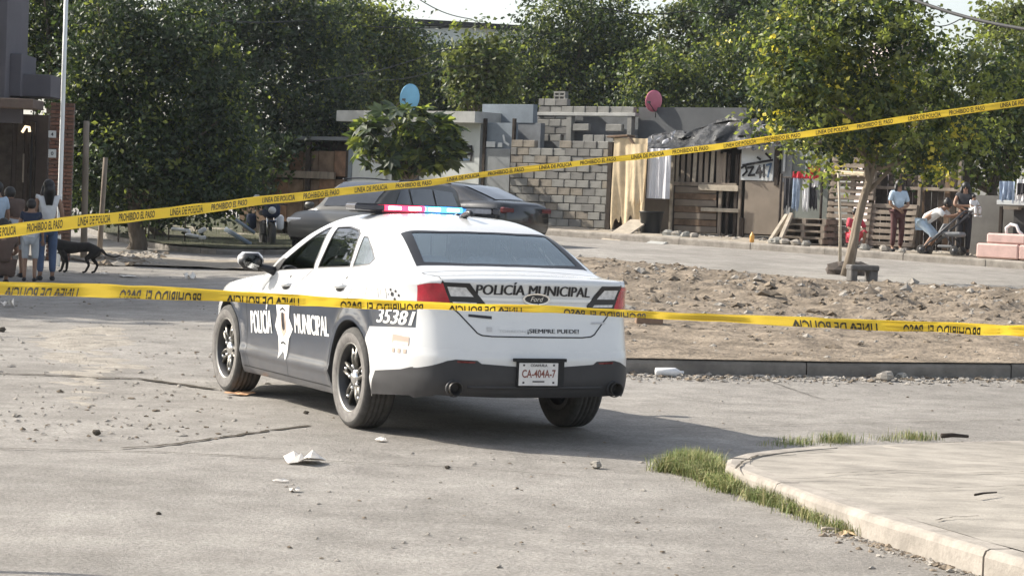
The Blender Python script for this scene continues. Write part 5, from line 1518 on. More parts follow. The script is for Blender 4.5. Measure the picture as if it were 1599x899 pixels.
zw = max(pr(s_y + k * .2) for k in range(14)) - yw.location.z
blocks(yw, 798, 950, -.55, zw, 0, .40, .20, [M_BLOCK, M_BLOCK, M_BLOCK2, mat("cement_block_stained", (.23, .205, .17), rough=.95, spec=.15, var=.3, scale=3, bump=.5, bscale=40)], 3, 0.01, .15, pr)
s0, s1, z0, z1 = R2(800, 245, 945, 362, -.50, yw)
m = MB(); m.box(((s0 + s1) / 2, dd_(yw, -.50), (z0 + z1) / 2), (s1 - s0, .06, z1 - z0)); m.build("mortar_core", [M_MORT], yw)
panel(yw, "corner_post", 944, 222, 951, 362, -.72, .12, M_WOODD)
bh_ = fthing("upper_block_wall", "ragged upper storey of cement blocks with gaps above the garden wall", "wall", fpt(838, 200, 1.4)[0], 1.4)
def upz(py): return fpt(900, py, 1.4)[1] - bh_.location.z
pr2 = zprof([(836, 160), (870, 157), (880, 160), (930, 163), (985, 166), (1040, 170)], 1.4)
blocks(bh_, 838, 992, 1.4, upz(158), upz(178), .40, .20, [M_BLOCK, M_BLOCK2], 5, .02, .15, pr2)
blocks(bh_, 838, 884, 1.4, upz(178), upz(222), .40, .20, [M_BLOCK2, M_BLOCK], 6, .05, .15)
blocks(bh_, 892, 992, 1.38, upz(190), upz(205), .55, .20, [M_BLOCK, M_SLAB], 7, .22, .12)
blocks(bh_, 892, 992, 1.38, upz(206), upz(222), .36, .20, [M_BLOCK], 8, .35, .12)
panel(bh_, "column", 883, 180, 891, 222, 1.30, .16, M_BLOCK)
panel(bh_, "column", 978, 175, 985, 222, 1.30, .16, M_BLOCK)
panel(bh_, "tie_beam", 838, 176, 992, 181, 1.28, .2, M_SLAB)
dw = fthing("grey_back_wall", "long plain dark grey wall behind the black tarp roof", "wall", fpt(992, 220, 1.6)[0], 1.6)
s0, s1, z0, z1 = R2(992, 168, 1160, 300, 1.6, dw)
m = MB(); m.box(((s0 + s1) / 2, dd_(dw, 1.7), z1 / 2), (s1 - s0, .2, z1)); m.build("wall", [mat("dark_grey_wall", (.10, .105, .11), rough=.95, var=.15, scale=1.5)], dw)
cb = fthing("loose_block", "single hollow cement block left standing on the roof edge", "block", fpt(876, 152, 1.4)[0], 1.4, z=fpt(876, 158, 1.4)[1])
m = MB(); z_ = (fpt(876, 143, 1.4)[1] - fpt(876, 158, 1.4)[1])
for (a, b, c, d2) in ((-.19, .19, 0, .05), (-.19, .19, z_ * .45, z_ * .45 + .04), (-.19, .19, z_ - .05, z_)): m.box(((a + b) / 2, 0, (c + d2) / 2), (b - a, .15, d2 - c))
for x in (-.17, 0, .17): m.box((x, .001, z_ / 2), (.04, .148, z_ - .002))
m.build("block_shell", [M_BLOCK], cb)
# satellite dishes
def dish(label, px, py, rx, ry, d, m_, yaw):
    k = Vector(at(px, py, 60)); s_, z_c = fpt(px, py, d); Yd = (F0 + FU * s_ + FN * d).y; kk = Yd / FPX
    zb = fpt(px, py + ry * 1.5, d)[1]
    t = fthing("satellite_dish", label, "satellite dish", s_, d, z=zb)
    r1, r2 = rx * kk, ry * kk
    m = MB(); m.smooth = True
    n = 22
    vs, fs = [], []
    for i in range(6):
        f = i / 5
        for q in range(n): a = 2 * math.pi * q / n; vs.append((f * math.cos(a) * r2 * .82, .16 * r2 * (f * f - 1), f * math.sin(a) * r2))
    for i in range(5):
        for q in range(n): fs.append((i * n + q, i * n + (q + 1) % n, (i + 1) * n + (q + 1) % n, (i + 1) * n + q))
    b2 = len(vs); vs += [(x, y + .02, z) for x, y, z in vs]; fs += [tuple(b2 + i for i in f)[::-1] for f in fs]
    for q in range(n): fs.append((5 * n + q, 5 * n + (q + 1) % n, b2 + 5 * n + (q + 1) % n, b2 + 5 * n + q))
    m.add(vs, fs); o = m.build("reflector", [m_], t); o.location = (0, 0, z_c - zb); o.rotation_euler = (.12, 0, yaw)
    m = MB(); m.tube([(0, .12, 0), (0, .12, z_c - zb)], .025, 8); m.build("mast", [M_STEEL], t)
    m = MB(); m.tube([(0, .05, z_c - zb - r2 * .9), (.10, -.35, z_c - zb - r2 * .2)], .012, 6); m.box((.10, -.36, z_c - zb - r2 * .18), (.06, .08, .06)); m.build("feed_arm", [M_STEEL], t)
dish("round blue satellite dish on the white house roof", 640, 153, 13, 22, 1.0, M_BLUED, FROT * -1 + .62)
dish("faded pink satellite dish on the grey wall", 1021, 158, 15, 17, 1.5, M_PINK, FROT * -1 + .35)
# --- shack fronts
def cloth(t, name, px0, py0, px1, py1, d, m_, seed, fold=.10, nf=5, ragged=.05, narrow=0.0, bulge=0.0):
    s0, s1, z0, z1 = R2(px0, py0, px1, py1, d, t); y0 = dd_(t, d); r = np.random.default_rng(seed)
    U, V_ = np.meshgrid(np.linspace(0, 1, 36), np.linspace(0, 1, 26), indexing='ij')
    ph = r.random(4) * 6
    wig = fold * (np.sin(U * nf * 6.28 + ph[0] + V_ * 1.5) * .6 + np.sin(U * nf * 2.3 * 6.28 + ph[1] - V_ * 3) * .3) * (.35 + .65 * V_)
    rg = ragged * (np.sin(U * 17 + ph[2]) + np.sin(U * 41 + ph[3])) * V_
    X = s0 + (s1 - s0) * (.5 + (U - .5) * (1 - narrow * V_)); Z = z1 + (z0 - z1) * (V_ + rg); Y = y0 + wig - bulge * np.sin(V_ * 3.14)
    return grid_mesh(name, np.stack([X, Y, Z], -1), [m_], t)
sk = fthing("tarp_shack", "shack walled with beige tarp, slatted boards and a tagged white panel under black tarp", "shack", fpt(952, 340)[0])
panel(sk, "corner_post", 951, 215, 955, 366, -.66, .08, M_WOODL)
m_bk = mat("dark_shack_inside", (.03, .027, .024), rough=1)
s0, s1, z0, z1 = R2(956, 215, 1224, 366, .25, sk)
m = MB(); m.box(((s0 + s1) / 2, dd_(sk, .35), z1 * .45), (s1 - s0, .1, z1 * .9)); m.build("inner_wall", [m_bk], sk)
cloth(sk, "beige_tarp", 954, 216, 1006, 348, -.72, M_TARPB, 1, .07, 2, .05)
cloth(sk, "beige_tarp", 983, 225, 1004, 316, -.84, M_TARPB, 2, .03, 1, .04)
cloth(sk, "hanging_sheet", 1009, 232, 1045, 310, -.70, M_TARPW, 3, .05, 3, .0)
panel(sk, "low_board", 982, 310, 1043, 364, -.04, .03, M_CARD)
panel(sk, "door_post", 1043, 240, 1047, 364, -.12, .06, M_WOODL); panel(sk, "door_post", 1047, 240, 1051, 364, -.06, .06, M_WOODD)
panel(sk, "low_board", 956, 335, 985, 364, -.02, .03, M_WOODB)
for k in range(9):
    x = 1053 + k * 9.2; panel(sk, "slat", x, 232 + (k % 3) * 3, x + 5.6, 287, -.05 - .01 * (k % 2), .02, M_WOOD if k % 3 else M_WOODL, jit=.03)
panel(sk, "crosspiece", 1052, 285, 1150, 291, -.08, .03, M_WOOD)
for k in range(7):
    y = 292 + k * 10.2; panel(sk, "board", 1052, y, 1118, y + 9.2, -.05 - .008 * (k % 2), .02, M_WOODB if k % 2 else M_CARD, jit=.006)
for x, w in ((1119, 5), (1131, 4), (1143, 5), (1150, 4)): panel(sk, "post", x, 240, x + w, 372, -.06, .05, M_WOODD if x in (1131, 1143) else M_WOOD)
panel(sk, "rail", 1090, 289, 1152, 298, -.14, .05, M_WOODL, jit=.02); panel(sk, "rail", 1094, 325, 1153, 331, -.14, .05, M_WOODL)
panel(sk, "tagged_panel", 1156, 222, 1207, 282, -.08, .02, M_PANW)
for k, pix in enumerate(([(1158, 262), (1164, 258), (1166, 268), (1160, 274)], [(1168, 262), (1176, 261), (1169, 274), (1178, 273)], [(1186, 259), (1181, 270), (1190, 269)], [(1187, 263), (1187, 277)], [(1193, 258), (1193, 276)], [(1197, 258), (1204, 256), (1199, 276)], [(1160, 258), (1206, 250)], [(1183, 246), (1187, 249)], [(1196, 240), (1203, 247)])):
    stroke(sk, pix, -.105 - .002 * k, .055, M_GRAF if k not in (5,) else M_GRAFB, "graffiti")
panel(sk, "wall_sheet", 1160, 283, 1222, 366, -.06, .03, M_CARD); panel(sk, "post", 1208, 222, 1214, 290, -.12, .06, M_WOODD); panel(sk, "post", 1153, 340, 1160, 372, -.10, .06, M_WOODD)
panel(sk, "wall_sheet", 1215, 235, 1232, 366, -.04, .03, mat("grey_sheet", (.21, .215, .215), rough=.8, var=.15, scale=2))
panel(sk, "conduit", 1222, 228, 1225, 268, -.10, .03, M_PANW); panel(sk, "conduit", 1257, 238, 1260, 270, -.10, .03, M_PANW)
panel(sk, "wall_sheet", 1232, 236, 1290, 366, .0, .03, mat("green_grey_sheet", (.15, .165, .15), rough=.8, var=.15, scale=2))
# crumpled black tarp on the roof
s_t = (Vector((sk.location.x, sk.location.y, 0)) - F0).dot(FU)
top = [(990, 212), (1005, 206), (1030, 205), (1055, 203), (1075, 196), (1100, 188), (1120, 184), (1150, 186), (1170, 190), (1185, 203), (1200, 210), (1222, 214)]
U = np.linspace(0, 1, 90); pxs = 990 + U * 232
ts = np.array([fpt(a, np.interp(a, [p[0] for p in top], [p[1] for p in top]), -.1) for a in pxs])
bs = np.array([fpt(a, 236 + (a - 990) * -.02, -.3) for a in pxs])
V_ = np.linspace(0, 1, 30)[None, :]
X = ts[:, :1] * (1 - V_) + bs[:, :1] * V_ - s_t; Z = (ts[:, 1:] * (1 - V_) + bs[:, 1:] * V_) - sk.location.z
nz = vnoise(X * 1.0 + 9, Z * 1.3 + V_ * .2, .30, 71) - .5; nz2 = vnoise(X, V_ * 1.2 + X * .3, .14, 72) - .5
Y = dd_(sk, .45) * (1 - V_) + dd_(sk, -.42) * V_ + nz * .42 + nz2 * .2; Z = Z + nz2 * .16 + nz * .10
grid_mesh("roof_tarp", np.stack(np.broadcast_arrays(X, Y, Z), -1), [M_TARPK], sk)
V_ = np.linspace(0, 1, 8)[None, :]
Xb = ts[:, :1] - s_t + 0 * V_; Zb = ts[:, 1:] - sk.location.z - .03 - .1 * V_; Yb = dd_(sk, .45) + V_ * 2.4
grid_mesh("roof_sheet", np.stack(np.broadcast_arrays(Xb, Yb, Zb), -1), [M_WOODD], sk)
for k, (a, b, c, e) in enumerate(((1004, 212, 1016, 232), (1020, 208, 1034, 226), (1034, 214, 1048, 226), (1180, 194, 1196, 206), (1130, 190, 1158, 197), (1045, 203, 1052, 222))):
    s0, s1, z0, z1 = R2(a, b, c, e, -.45, sk); UU, VV = np.meshgrid(np.linspace(0, 1, 8), np.linspace(0, 1, 8), indexing='ij')
    P = np.stack([s0 + (s1 - s0) * (UU * .7 + .3 * VV), dd_(sk, -.46) + (vnoise(UU * 3 + k, VV * 3, 1, 80 + k) - .5) * .25, z0 + (z1 - z0) * (VV * .75 + .25 * UU)], -1)
    grid_mesh("torn_plastic", P, [M_TARPW], sk)
lp = fthing("brown_roof_scrap", "bent brown scrap board over the top of the beige tarp", "scrap board", fpt(955, 215, -.62)[0], -.62, z=fpt(955, 222, -.62)[1])
m = MB(); s0, s1, z0, z1 = R2(953, 207, 1000, 222, -.62, lp); m.rbox((s0 + (s1 - s0) * .35, 0, z1 - .1), ((s1 - s0) * .7, .35, .05), .01, rotm('Y', -.06)); m.rbox((s1 * .86, 0, z1 - .26), ((s1 - s0) * .42, .34, .05), .01, rotm('Y', .75)); m.build("board", [M_WOODB], lp)

# --- clothes, pallets, planks, bin, rubble
def pallet(label, s, d, zz=0.0, rx=0.0, rz=0.0, ry=0.0, group=None, m_=M_WOOD, first=[None]):
    p = F0 + FU * s + FN * d
    if first[0] is None:
        t = thing("wooden_pallet", label, "pallet", (0, 0, 0), 0, group)
        b = MB(); b.rbox((0, 0, .134), (1.18, .095, .02), .003); me = b.mesh("deck_board"); me.materials.append(m_)
        b2 = MB(); b2.rbox((0, 0, .07), (.10, .98, .10), .004); me2 = b2.mesh("bearer"); me2.materials.append(M_WOOD)
        b3 = MB(); b3.rbox((0, 0, .01), (1.18, .10, .02), .003); me3 = b3.mesh("base_board"); me3.materials.append(M_WOOD)
        for k in range(7): o = link("deck_board", me, t); o.location = (0, -.44 + k * .147, 0)
        for x in (-.53, 0, .53): o = link("bearer", me2, t); o.location = (x, 0, 0)
        for k in (-.44, 0, .44): o = link("base_board", me3, t); o.location = (0, k, 0)
        first[0] = t
    else:
        t = copy_tree(first[0]); t["label"] = label
    t.location = (p.x, p.y, tz(p.x, p.y) + .15 + zz); t.rotation_euler = (rx, ry, FROT + rz)
    return t
sp0 = fpt(1268, 375, -1.0)[0]
PG = "pallets around the shacks"
for k, lab in enumerate(("lowest pallet of the stack under the hanging clothes", "second pallet up in the stack under the hanging clothes", "third pallet up in the stack under the hanging clothes", "topmost pallet of the stack under the hanging clothes")):
    pallet(lab, sp0 + .03 * (k % 2), -1.0, .152 * k, 0, .02 * k, 0, PG)
s9 = fpt(1322, 375, -.7)[0]
for k, lab in enumerate(("upright pallet leaning behind the flowering tree's stake", "upper pallet of the two piled behind the tree stake", "grey pallet standing right of the tree trunk in shade")):
    pallet(lab, s9 + (0, .05, 1.15)[k], (-.55, -.5, -.5)[k], (.52, 1.56, .52)[k], (1.45, 1.5, 1.42)[k], 0, (0, 0, 0)[k], PG)
bm_ = fthing("roof_beam", "pale splintered beam laid across the top of the upright pallets", "beam", fpt(1320, 270, -.75)[0], -.75, z=fpt(1320, 272, -.75)[1])
s0, s1, z0, z1 = R2(1288, 265, 1352, 276, -.75, bm_); m = MB(); m.rbox(((s0 + s1) / 2, 0, (z0 + z1) / 2), (s1 - s0, .16, .10), .02, rotm('Y', .03)); m.build("timber", [mat("pale_timber", (.62, .52, .36), rough=.85, var=.25, scale=6)], bm_)  # even pale colour for the splintered beam
def garment(label, cat, px0, py0, px1, py1, d, m_, seed, group=None, **k):
    s, z = fpt((px0 + px1) / 2, py0, d); t = fthing("hanging_garment", label, cat, s, d, group, z=z)
    cloth(t, "fabric", px0, py0, px1, py1, d, m_, seed, **k); return t
CG = "washing hung on the line"
M_JEAN = mat("faded_denim", (.30, .37, .47), rough=.9, var=.3, scale=6); M_DKC = mat("dark_cloth", (.035, .035, .04), rough=.95); M_REDC = mat("red_cloth", (.48, .035, .05), rough=.85, var=.2, scale=6); M_WHC = mat("white_cloth", (.70, .70, .70), rough=.9, var=.05, scale=6)
garment("dark garment hanging leftmost under the red cloth", "garment", 1222, 278, 1235, 325, -1.35, M_DKC, 11, CG, fold=.04, nf=2)
garment("faded blue jeans hanging under the red cloth", "jeans", 1236, 278, 1247, 326, -1.38, M_JEAN, 12, CG, fold=.05, nf=2)
garment("white trousers hanging next to the blue jeans", "trousers", 1252, 279, 1262, 327, -1.38, M_WHC, 13, CG, fold=.05, nf=2)
garment("black trousers hanging at the right end below the pallets' beam", "trousers", 1263, 279, 1276, 326, -1.34, M_DKC, 14, CG, fold=.04, nf=2)
garment("pale shirt hanging between the jeans and black trousers", "shirt", 1268, 278, 1278, 292, -1.40, M_WHC, 15, CG, fold=.04, nf=2)
garment("red cloth draped over the washing line", "cloth", 1238, 268, 1262, 278, -1.44, M_REDC, 16, CG, fold=.06, nf=3)
garment("bright red top bundled at the right of the washing line", "top", 1261, 259, 1281, 279, -1.46, M_REDC, 17, CG, fold=.08, nf=3)
ln = fthing("washing_line", "washing line pole carrying clothes before the pallet stack", "washing line", fpt(1222, 278, -1.33)[0], -1.33, z=fpt(1222, 278, -1.33)[1])
s0, s1, z0, z1 = R2(1220, 276, 1284, 278, -1.33, ln); m = MB(); m.tube([(s0, 0, .02), (s1, 0, .02)], .015, 6); m.build("pole", [M_WOODD], ln)
m = MB(); zb = pave_z(fpt(1285, 300, -1.33)[0], -1.33) - ln.location.z; m.tube([(s1, 0, zb), (s1, 0, .1)], .03, 6); m.tube([(s0, 0, zb), (s0, 0, .1)], .03, 6); m.build("prop", [M_WOODD], ln)
def plank(label, a, b, d0, d1, w, m_, th=.04):
    (sa, za), (sb, zb) = fpt(a[0], a[1], d0), fpt(b[0], b[1], d1)
    A_, B_ = fw(sa, d0, za), fw(sb, d1, zb); v = B_ - A_
    t = thing("plank", label, "plank", A_, 0, "loose planks by the shacks")
    Zx = v.normalized(); Yx = Vector((0, 0, 1)).cross(Zx).normalized(); Xx = Yx.cross(Zx); M = Matrix((Zx, Yx, Xx)).transposed()
    m = MB(); m.rbox(v / 2, (v.length, w, th), .008, M); m.build("wood", [m_], t); return t
plank("pale plank leaning left of the pallet stack, the lower one", (1198, 384), (1229, 336), -2.2, -1.5, .10, M_WOODL, .09)
plank("pale plank leaning against the first, nearer the pallet stack", (1213, 388), (1236, 334), -2.3, -1.5, .09, M_WOODL, .09)
plank("wide pale sheet sloping from the pavement to the kerb by the bin", (950, 378), (1000, 344), -2.75, -1.2, .55, M_WOODL)
plank("short pale plank lying over the kerb right of the bin", (1020, 382), (1052, 368), -2.85, -1.9, .5, M_SLAB)
bn = fthing("rubbish_bin", "black plastic bin standing before the hanging white sheet", "bin", fpt(1016, 366, -1.2)[0], -1.2)
m = MB(); zt_ = fpt(1016, 330, -1.2)[1] - bn.location.z; rr = abs(fpt(1031, 350, -1.2)[0] - fpt(1001, 350, -1.2)[0]) / 2
m.lathe([(rr * .80, 0), (rr, zt_ * .95), (rr * 1.06, zt_ * .95), (rr * 1.06, zt_), (rr * .95, zt_), (rr * .75, .06), (0, .05)], 22, cap=False); m.build("bin_shell", [M_PLAS], bn)
ob = fthing("orange_bottle", "small orange and yellow bottle on the kerb before the brown panel", "bottle", fpt(1174, 378, -2.35)[0], -2.35)
m = MB(); m.lathe([(0, 0), (.05, .01), (.055, .15), (.04, .19), (.02, .21), (.02, .24), (0, .245)], 14); m.build("bottle_body", [mat("orange_plastic", (.75, .40, .10), rough=.4)], ob)
RG = "stones and broken blocks before the shacks"
rk = [(1045, 356, 13, "grey rubble stone right of the bin"), (1058, 352, 12, "upper rubble stone of the heap right of the bin"), (1070, 358, 12, "brown rubble stone below the boards"), (1084, 362, 10, "small flat stone at the foot of the slatted boards"), (1215, 374, 14, "pale broken block under the leaning planks"),
      (1226, 378, 12, "dark broken block under the leaning planks"), (1208, 366, 11, "pale stone between the two leaning planks"), (1243, 381, 12, "stone at the left foot of the pallet stack"), (1258, 384, 11, "flat stone before the pallet stack"), (1380, 402, 12, "flat white stone on the kerb left of the woman"), (1350, 398, 12, "dark stone by the kerb behind the tree"), (1408, 407, 8, "small pale stone on the kerb beside the woman")]
for k, (px, py, r, lab) in enumerate(rk):
    s, _ = fpt(px, py, -1.9 if px < 1200 else -2.2); d = -1.9 if px < 1200 else -2.2
    t = fthing("rubble_stone", lab, "stone", s, d, RG); rr = r * .5 * 55 / 3600 * 1.2
    random.seed(300 + k); m = MB(); m.ball((0, 0, rr * .5), (rr * 1.3, rr, rr * .8), 8, jit=.28, smooth=False); m.build("stone_body", [M_STONE if k % 2 else M_BLOCK], t)
# --- right end: grey wall, dark fence, bench with clothes, mattresses
rw = fthing("grey_yard_wall", "low grey yard wall behind the mattresses at the right edge", "wall", fpt(1505, 390, -.6)[0], -.6)
s0, s1, z0, z1 = R2(1505, 308, 1760, 400, -.6, rw); m = MB(); m.box(((s0 + s1) / 2, .08, z1 / 2 - .1), (s1 - s0, .16, z1 + .2)); m.build("wall", [mat("shaded_grey_render", (.14, .135, .125), rough=.95, var=.15, scale=2, bump=.3, bscale=25)], rw)  # render colour lowered to put the wall's shade into it
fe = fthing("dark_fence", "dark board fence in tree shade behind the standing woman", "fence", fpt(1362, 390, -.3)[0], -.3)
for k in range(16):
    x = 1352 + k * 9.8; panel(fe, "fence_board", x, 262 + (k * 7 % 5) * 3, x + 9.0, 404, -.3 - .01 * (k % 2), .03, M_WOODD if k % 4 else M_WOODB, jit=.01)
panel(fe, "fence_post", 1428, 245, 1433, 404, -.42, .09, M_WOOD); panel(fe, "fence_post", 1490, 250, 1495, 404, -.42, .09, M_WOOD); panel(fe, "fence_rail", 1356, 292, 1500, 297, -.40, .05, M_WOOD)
bt = fthing("board_counter", "whitish board counter with washing on it against the yard wall", "counter", fpt(1557, 390, -1.1)[0], -1.1)
panel(bt, "counter_top", 1556, 315, 1720, 322, -1.25, .5, M_PANW); panel(bt, "shelf", 1566, 322, 1590, 327, -1.2, .3, M_WOODL); panel(bt, "counter_front", 1580, 327, 1720, 392, -1.05, .05, mat("dark_cupboard", (.05, .048, .045), rough=.8))
panel(bt, "counter_leg", 1557, 322, 1562, 396, -1.1, .06, M_WOODD)
garment("faded jeans hanging over the counter at the right edge", "jeans", 1560, 283, 1584, 314, -1.2, M_JEAN, 21, CG, fold=.08, nf=3)
garment("black and white shirt hanging at the right edge above the counter", "shirt", 1586, 280, 1606, 314, -1.25, M_WHC, 22, CG, fold=.05, nf=2)
garment("black cloth hung over the white shirt at the right edge", "cloth", 1588, 286, 1606, 304, -1.32, M_DKC, 23, CG, fold=.05, nf=2)
M_MATR = mat("pinkish_mattress", (.58, .40, .36), rough=.85, var=.12, scale=4, bump=.2, bscale=15)
for k, (a, b, c, e, d, lab) in enumerate(((1536, 384, 1740, 400, -2.0, "long pink mattress lying lowest at the right edge"), (1552, 368, 1740, 384, -1.95, "rolled pink mattress lying on top of the lower one"))):
    t = fthing("mattress", lab, "mattress", fpt(a, e, d)[0], d, "mattresses left outdoors", z=None)
    s0, s1, z0, z1 = R2(a, b, c, e, d, t); m = MB(); n = 3
    zb = 0.0 if k == 0 else z0
    z0_ = zb if k == 0 else z0
    for q in range(n): m.rbox((s0 + (s1 - s0) * (q + .5) / n, 0, (z0_ + z1) / 2), ((s1 - s0) / n - .006, .75, z1 - z0_), .035)
    m.build("padding", [M_MATR], t)
wr = fthing("white_hose_loop", "white looped hose lying on the upper mattress", "hose", fpt(1580, 366, -2.0)[0], -2.0, z=fpt(1580, 368, -2.0)[1])
m = MB(); m.tube([(-.12, 0, .02), (-.14, 0, .16), (-.04, .0, .24), (.10, 0, .22), (.16, .0, .10), (.24, .02, .03)], .035, 8); m.build("hose", [M_WHC], wr)
# --- brown board house left of the white house
bf = fthing("brown_board_house", "brown board fronted house with crossbeam left of the white house", "house", fpt(372, 320, .2)[0], .2)
m = MB(); s0, s1, z0, z1 = R2(372, 215, 548, 330, .3, bf); m.box(((s0 + s1) / 2, 1.6, z1 / 2 - .1), (s1 - s0, 2.6, z1)); m.build("back_wall", [M_WOODD], bf)
m = MB(); m.box(((s0 + s1) / 2, 1.4, z1 - .02), (s1 - s0 + .3, 3.4, .10)); m.build("roof", [M_WALLG], bf)
for row, (ya, yb) in enumerate(((236, 276), (280, 345))):
    for k in range(7):
        x = 374 + k * 24.5; panel(bf, "wall_board", x, ya, x + 23.8, yb, .16 - .01 * ((k + row) % 2), .03, M_WOODB if (k + row) % 3 else mat("red_brown_board", (.20, .115, .07), rough=.9, var=.25, scale=4) , jit=.004)
for x in (418, 473, 536): panel(bf, "post", x, 222, x + 6, 350, .05, .09, M_WOODD)
panel(bf, "crossbeam", 418, 267, 521, 278, .02, .08, M_WOOD, jit=.015); panel(bf, "drainpipe", 540, 200, 546, 345, -.02, .07, M_WALLB)
# --- warehouse far behind
wt = Vector((ray(735, 100).x * 92, 92, tz(0, 92)))
wa = thing("warehouse", "big warehouse with dark roof edge and pale gable behind the trees", "warehouse", wt, -.06)
zr = at(735, 44, 92).z - wt.z; zl = at(735, 72, 92).z - wt.z
m = MB(); m.box((0.2, 5, zl / 2 - .5), (11, 10, zl + 1)); m.build("lower_wall", [mat("warehouse_dark", (.07, .085, .11), rough=.9, var=.1, scale=.6)], wa)
m = MB(); m.box((.2, 5, (zl + zr) / 2), (11, 9.9, zr - zl)); m.build("pale_band", [mat("warehouse_pale", (.50, .55, .56), rough=.8, var=.08, scale=.5)], wa)
m = MB(); m.box((.2, 5, zr + .10), (11.6, 10.6, .20), rotm('Y', .025)); m.build("roof", [M_TARPK], wa)
rb_ = Vector((ray(1430, 100).x * 95, 95, tz(0, 95)))
pb_ = thing("pale_building", "far pinkish white building seen through the flowering tree", "building", rb_, .1)
zt_ = at(1430, 66, 95).z - rb_.z
m = MB(); m.box((0, 3, zt_ / 2), (1.9, 5, zt_)); m.build("wall", [mat("pinkish_wall", (.62, .52, .50), rough=.9, var=.06, scale=1)], pb_)
m = MB(); m.box((0, 2.9, zt_ + .06), (2.2, 5.4, .14)); m.build("roof", [M_SLAB], pb_)
for k in (-.45, .4):
    m = MB(); m.box((k, .47, zt_ - .75), (.5, .06, .6)); w = m.build("window", [mat("dark_glass", (.05, .06, .07), rough=.15)], pb_)
    m = MB(); m.box((k, .455, zt_ - .43), (.56, .06, .05)); m.build("lintel", [M_SLAB], w)
# --- left edge: brick house, purple wall, posts, street pole
M_BRK = [mat("brick_a", (.17, .085, .06), rough=.9, var=.2, scale=8, bump=.3, bscale=50), mat("brick_b", (.13, .075, .055), rough=.9, var=.2, scale=8, bump=.3, bscale=50)]
YB = 45.0
def LP(px, py, Y=YB): return at(px, py, Y)
lb0 = ground_at(94, YB)
bc = thing("brick_pier", "tall brick pier carrying two white number plaques behind the group", "brick pier", lb0)
zt_ = LP(94, 160).z - lb0.z; w_ = (LP(113, 200) - LP(76, 200)).x
m = MB(); m.rbox((0, 0, 0), (w_ / 2 - .012, .11, .062), .004)
me_ = []
for mm_ in M_BRK: x_ = m.mesh("brick"); x_.materials.append(mm_); me_.append(x_)
random.seed(4)
k = 0; z = 0
while z < zt_ - .05 and k < 44:
    for q in (-1, 0, 1):
        c = q * w_ / 2 + (w_ / 4 if k % 2 else 0)
        a, b = max(c - w_ / 4, -w_ / 2), min(c + w_ / 4, w_ / 2)
        if b - a > .04:
            o = bpy.data.objects.new("brick", random.choice(me_)); COL.objects.link(o); o.parent = bc; o.location = ((a + b) / 2, -.02 + random.uniform(-.006, .006), z + .036); o.scale = ((b - a) / (w_ / 2), 1, 1)
    z += .075; k += 1
m = MB(); m.box((0, .06, zt_ / 2 - .1), (w_ - .03, .12, zt_ + .16)); m.build("mortar_core", [M_MORT], bc)
for py, h, s_ in ((210, 11, "4"), (240, 13, "0")):
    a = LP(83.5, py) - lb0; k_ = YB / FPX
    m = MB(); m.rbox((a.x, -.115, a.z), (12 * k_, .02, h * k_), .004); o = m.build("number_plaque", [M_PANW], bc)
    V, Tt, _ = text_tris(s_, .02); P = np.stack([a.x + (V[:, 0] - .5) * .05, np.full(len(V), -.128), a.z + (V[:, 1] - .5) * .07], 1); raw_mesh("plaque_mark", P, Tt, [M_GRAF], o, False, 3)
lh = thing("left_house", "shadowy house with slab canopy and metal door at the left edge", "house", ground_at(20, YB + .6))
o0 = lh.location
def lpan(name, px0, py0, px1, py1, Y, th, m_):
    a, b = at(px0, py1, Y) - o0, at(px1, py0, Y) - o0
    m = MB(); m.rbox(((a.x + b.x) / 2, a.y + th / 2, (a.z + b.z) / 2), (b.x - a.x, th, b.z - a.z), .01); return m.build(name, [m_], lh)
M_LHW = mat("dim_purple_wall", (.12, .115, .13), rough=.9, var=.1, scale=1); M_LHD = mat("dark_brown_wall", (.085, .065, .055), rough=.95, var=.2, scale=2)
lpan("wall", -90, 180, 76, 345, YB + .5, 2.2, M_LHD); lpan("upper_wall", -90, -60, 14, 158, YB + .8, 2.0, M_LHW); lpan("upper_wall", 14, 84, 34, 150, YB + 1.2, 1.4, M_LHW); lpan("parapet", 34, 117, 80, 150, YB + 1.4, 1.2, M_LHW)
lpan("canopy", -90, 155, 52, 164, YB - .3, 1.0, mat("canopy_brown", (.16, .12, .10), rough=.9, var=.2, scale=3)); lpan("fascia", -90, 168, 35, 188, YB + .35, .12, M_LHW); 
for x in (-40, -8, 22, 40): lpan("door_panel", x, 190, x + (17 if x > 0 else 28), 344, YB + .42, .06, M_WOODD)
lpan("handrail", 34, 240, 38, 285, YB + .2, .04, M_WOOD); lpan("handrail", 47, 205, 49, 330, YB + .3, .04, M_STEEL)
a = at(42, 202, YB + .3) ; wl = thing("wall_lamp", "small warm lit wall lamp on the left house", "lamp", a); m = MB(); m.tube([(-.09, 0, -.06), (-.02, -.03, .05), (.05, -.03, .04), (.06, -.03, -.05)], .028, 8); m.build("lamp_tube", [emis("warm_lamp", (1.0, .78, .5), 1.2)], wl)
def post(name, label, cat, x0, y0, x1, y1, Y, r, m_, n=10):
    b = ground_at(x1, Y); m = MB(); tp = at(x0, y0, Y) - b; m.tube([Vector((0, 0, -.2)), tp * .33, tp * .66, tp], [r * 1.05, r, r * .97, r * .92], n); o = m.build(name, [m_]); o.location = b; tag(o, label, cat); return o
post("street_pole", "thin white painted street pole rising out of frame at the left", "pole", 104, -25, 94, 330, 42.5, .042, mat("white_pole_paint", (.78, .80, .80), rough=.5))
post("wooden_post", "straight grey wooden post right of the brick pier", "post", 135, 189, 134, 340, 46, .065, M_WOOD)
post("wooden_post", "shorter leaning wooden post beside the straight grey one", "post", 165, 246, 158, 345, 48, .055, M_WOOD)
WG = "overhead wires"
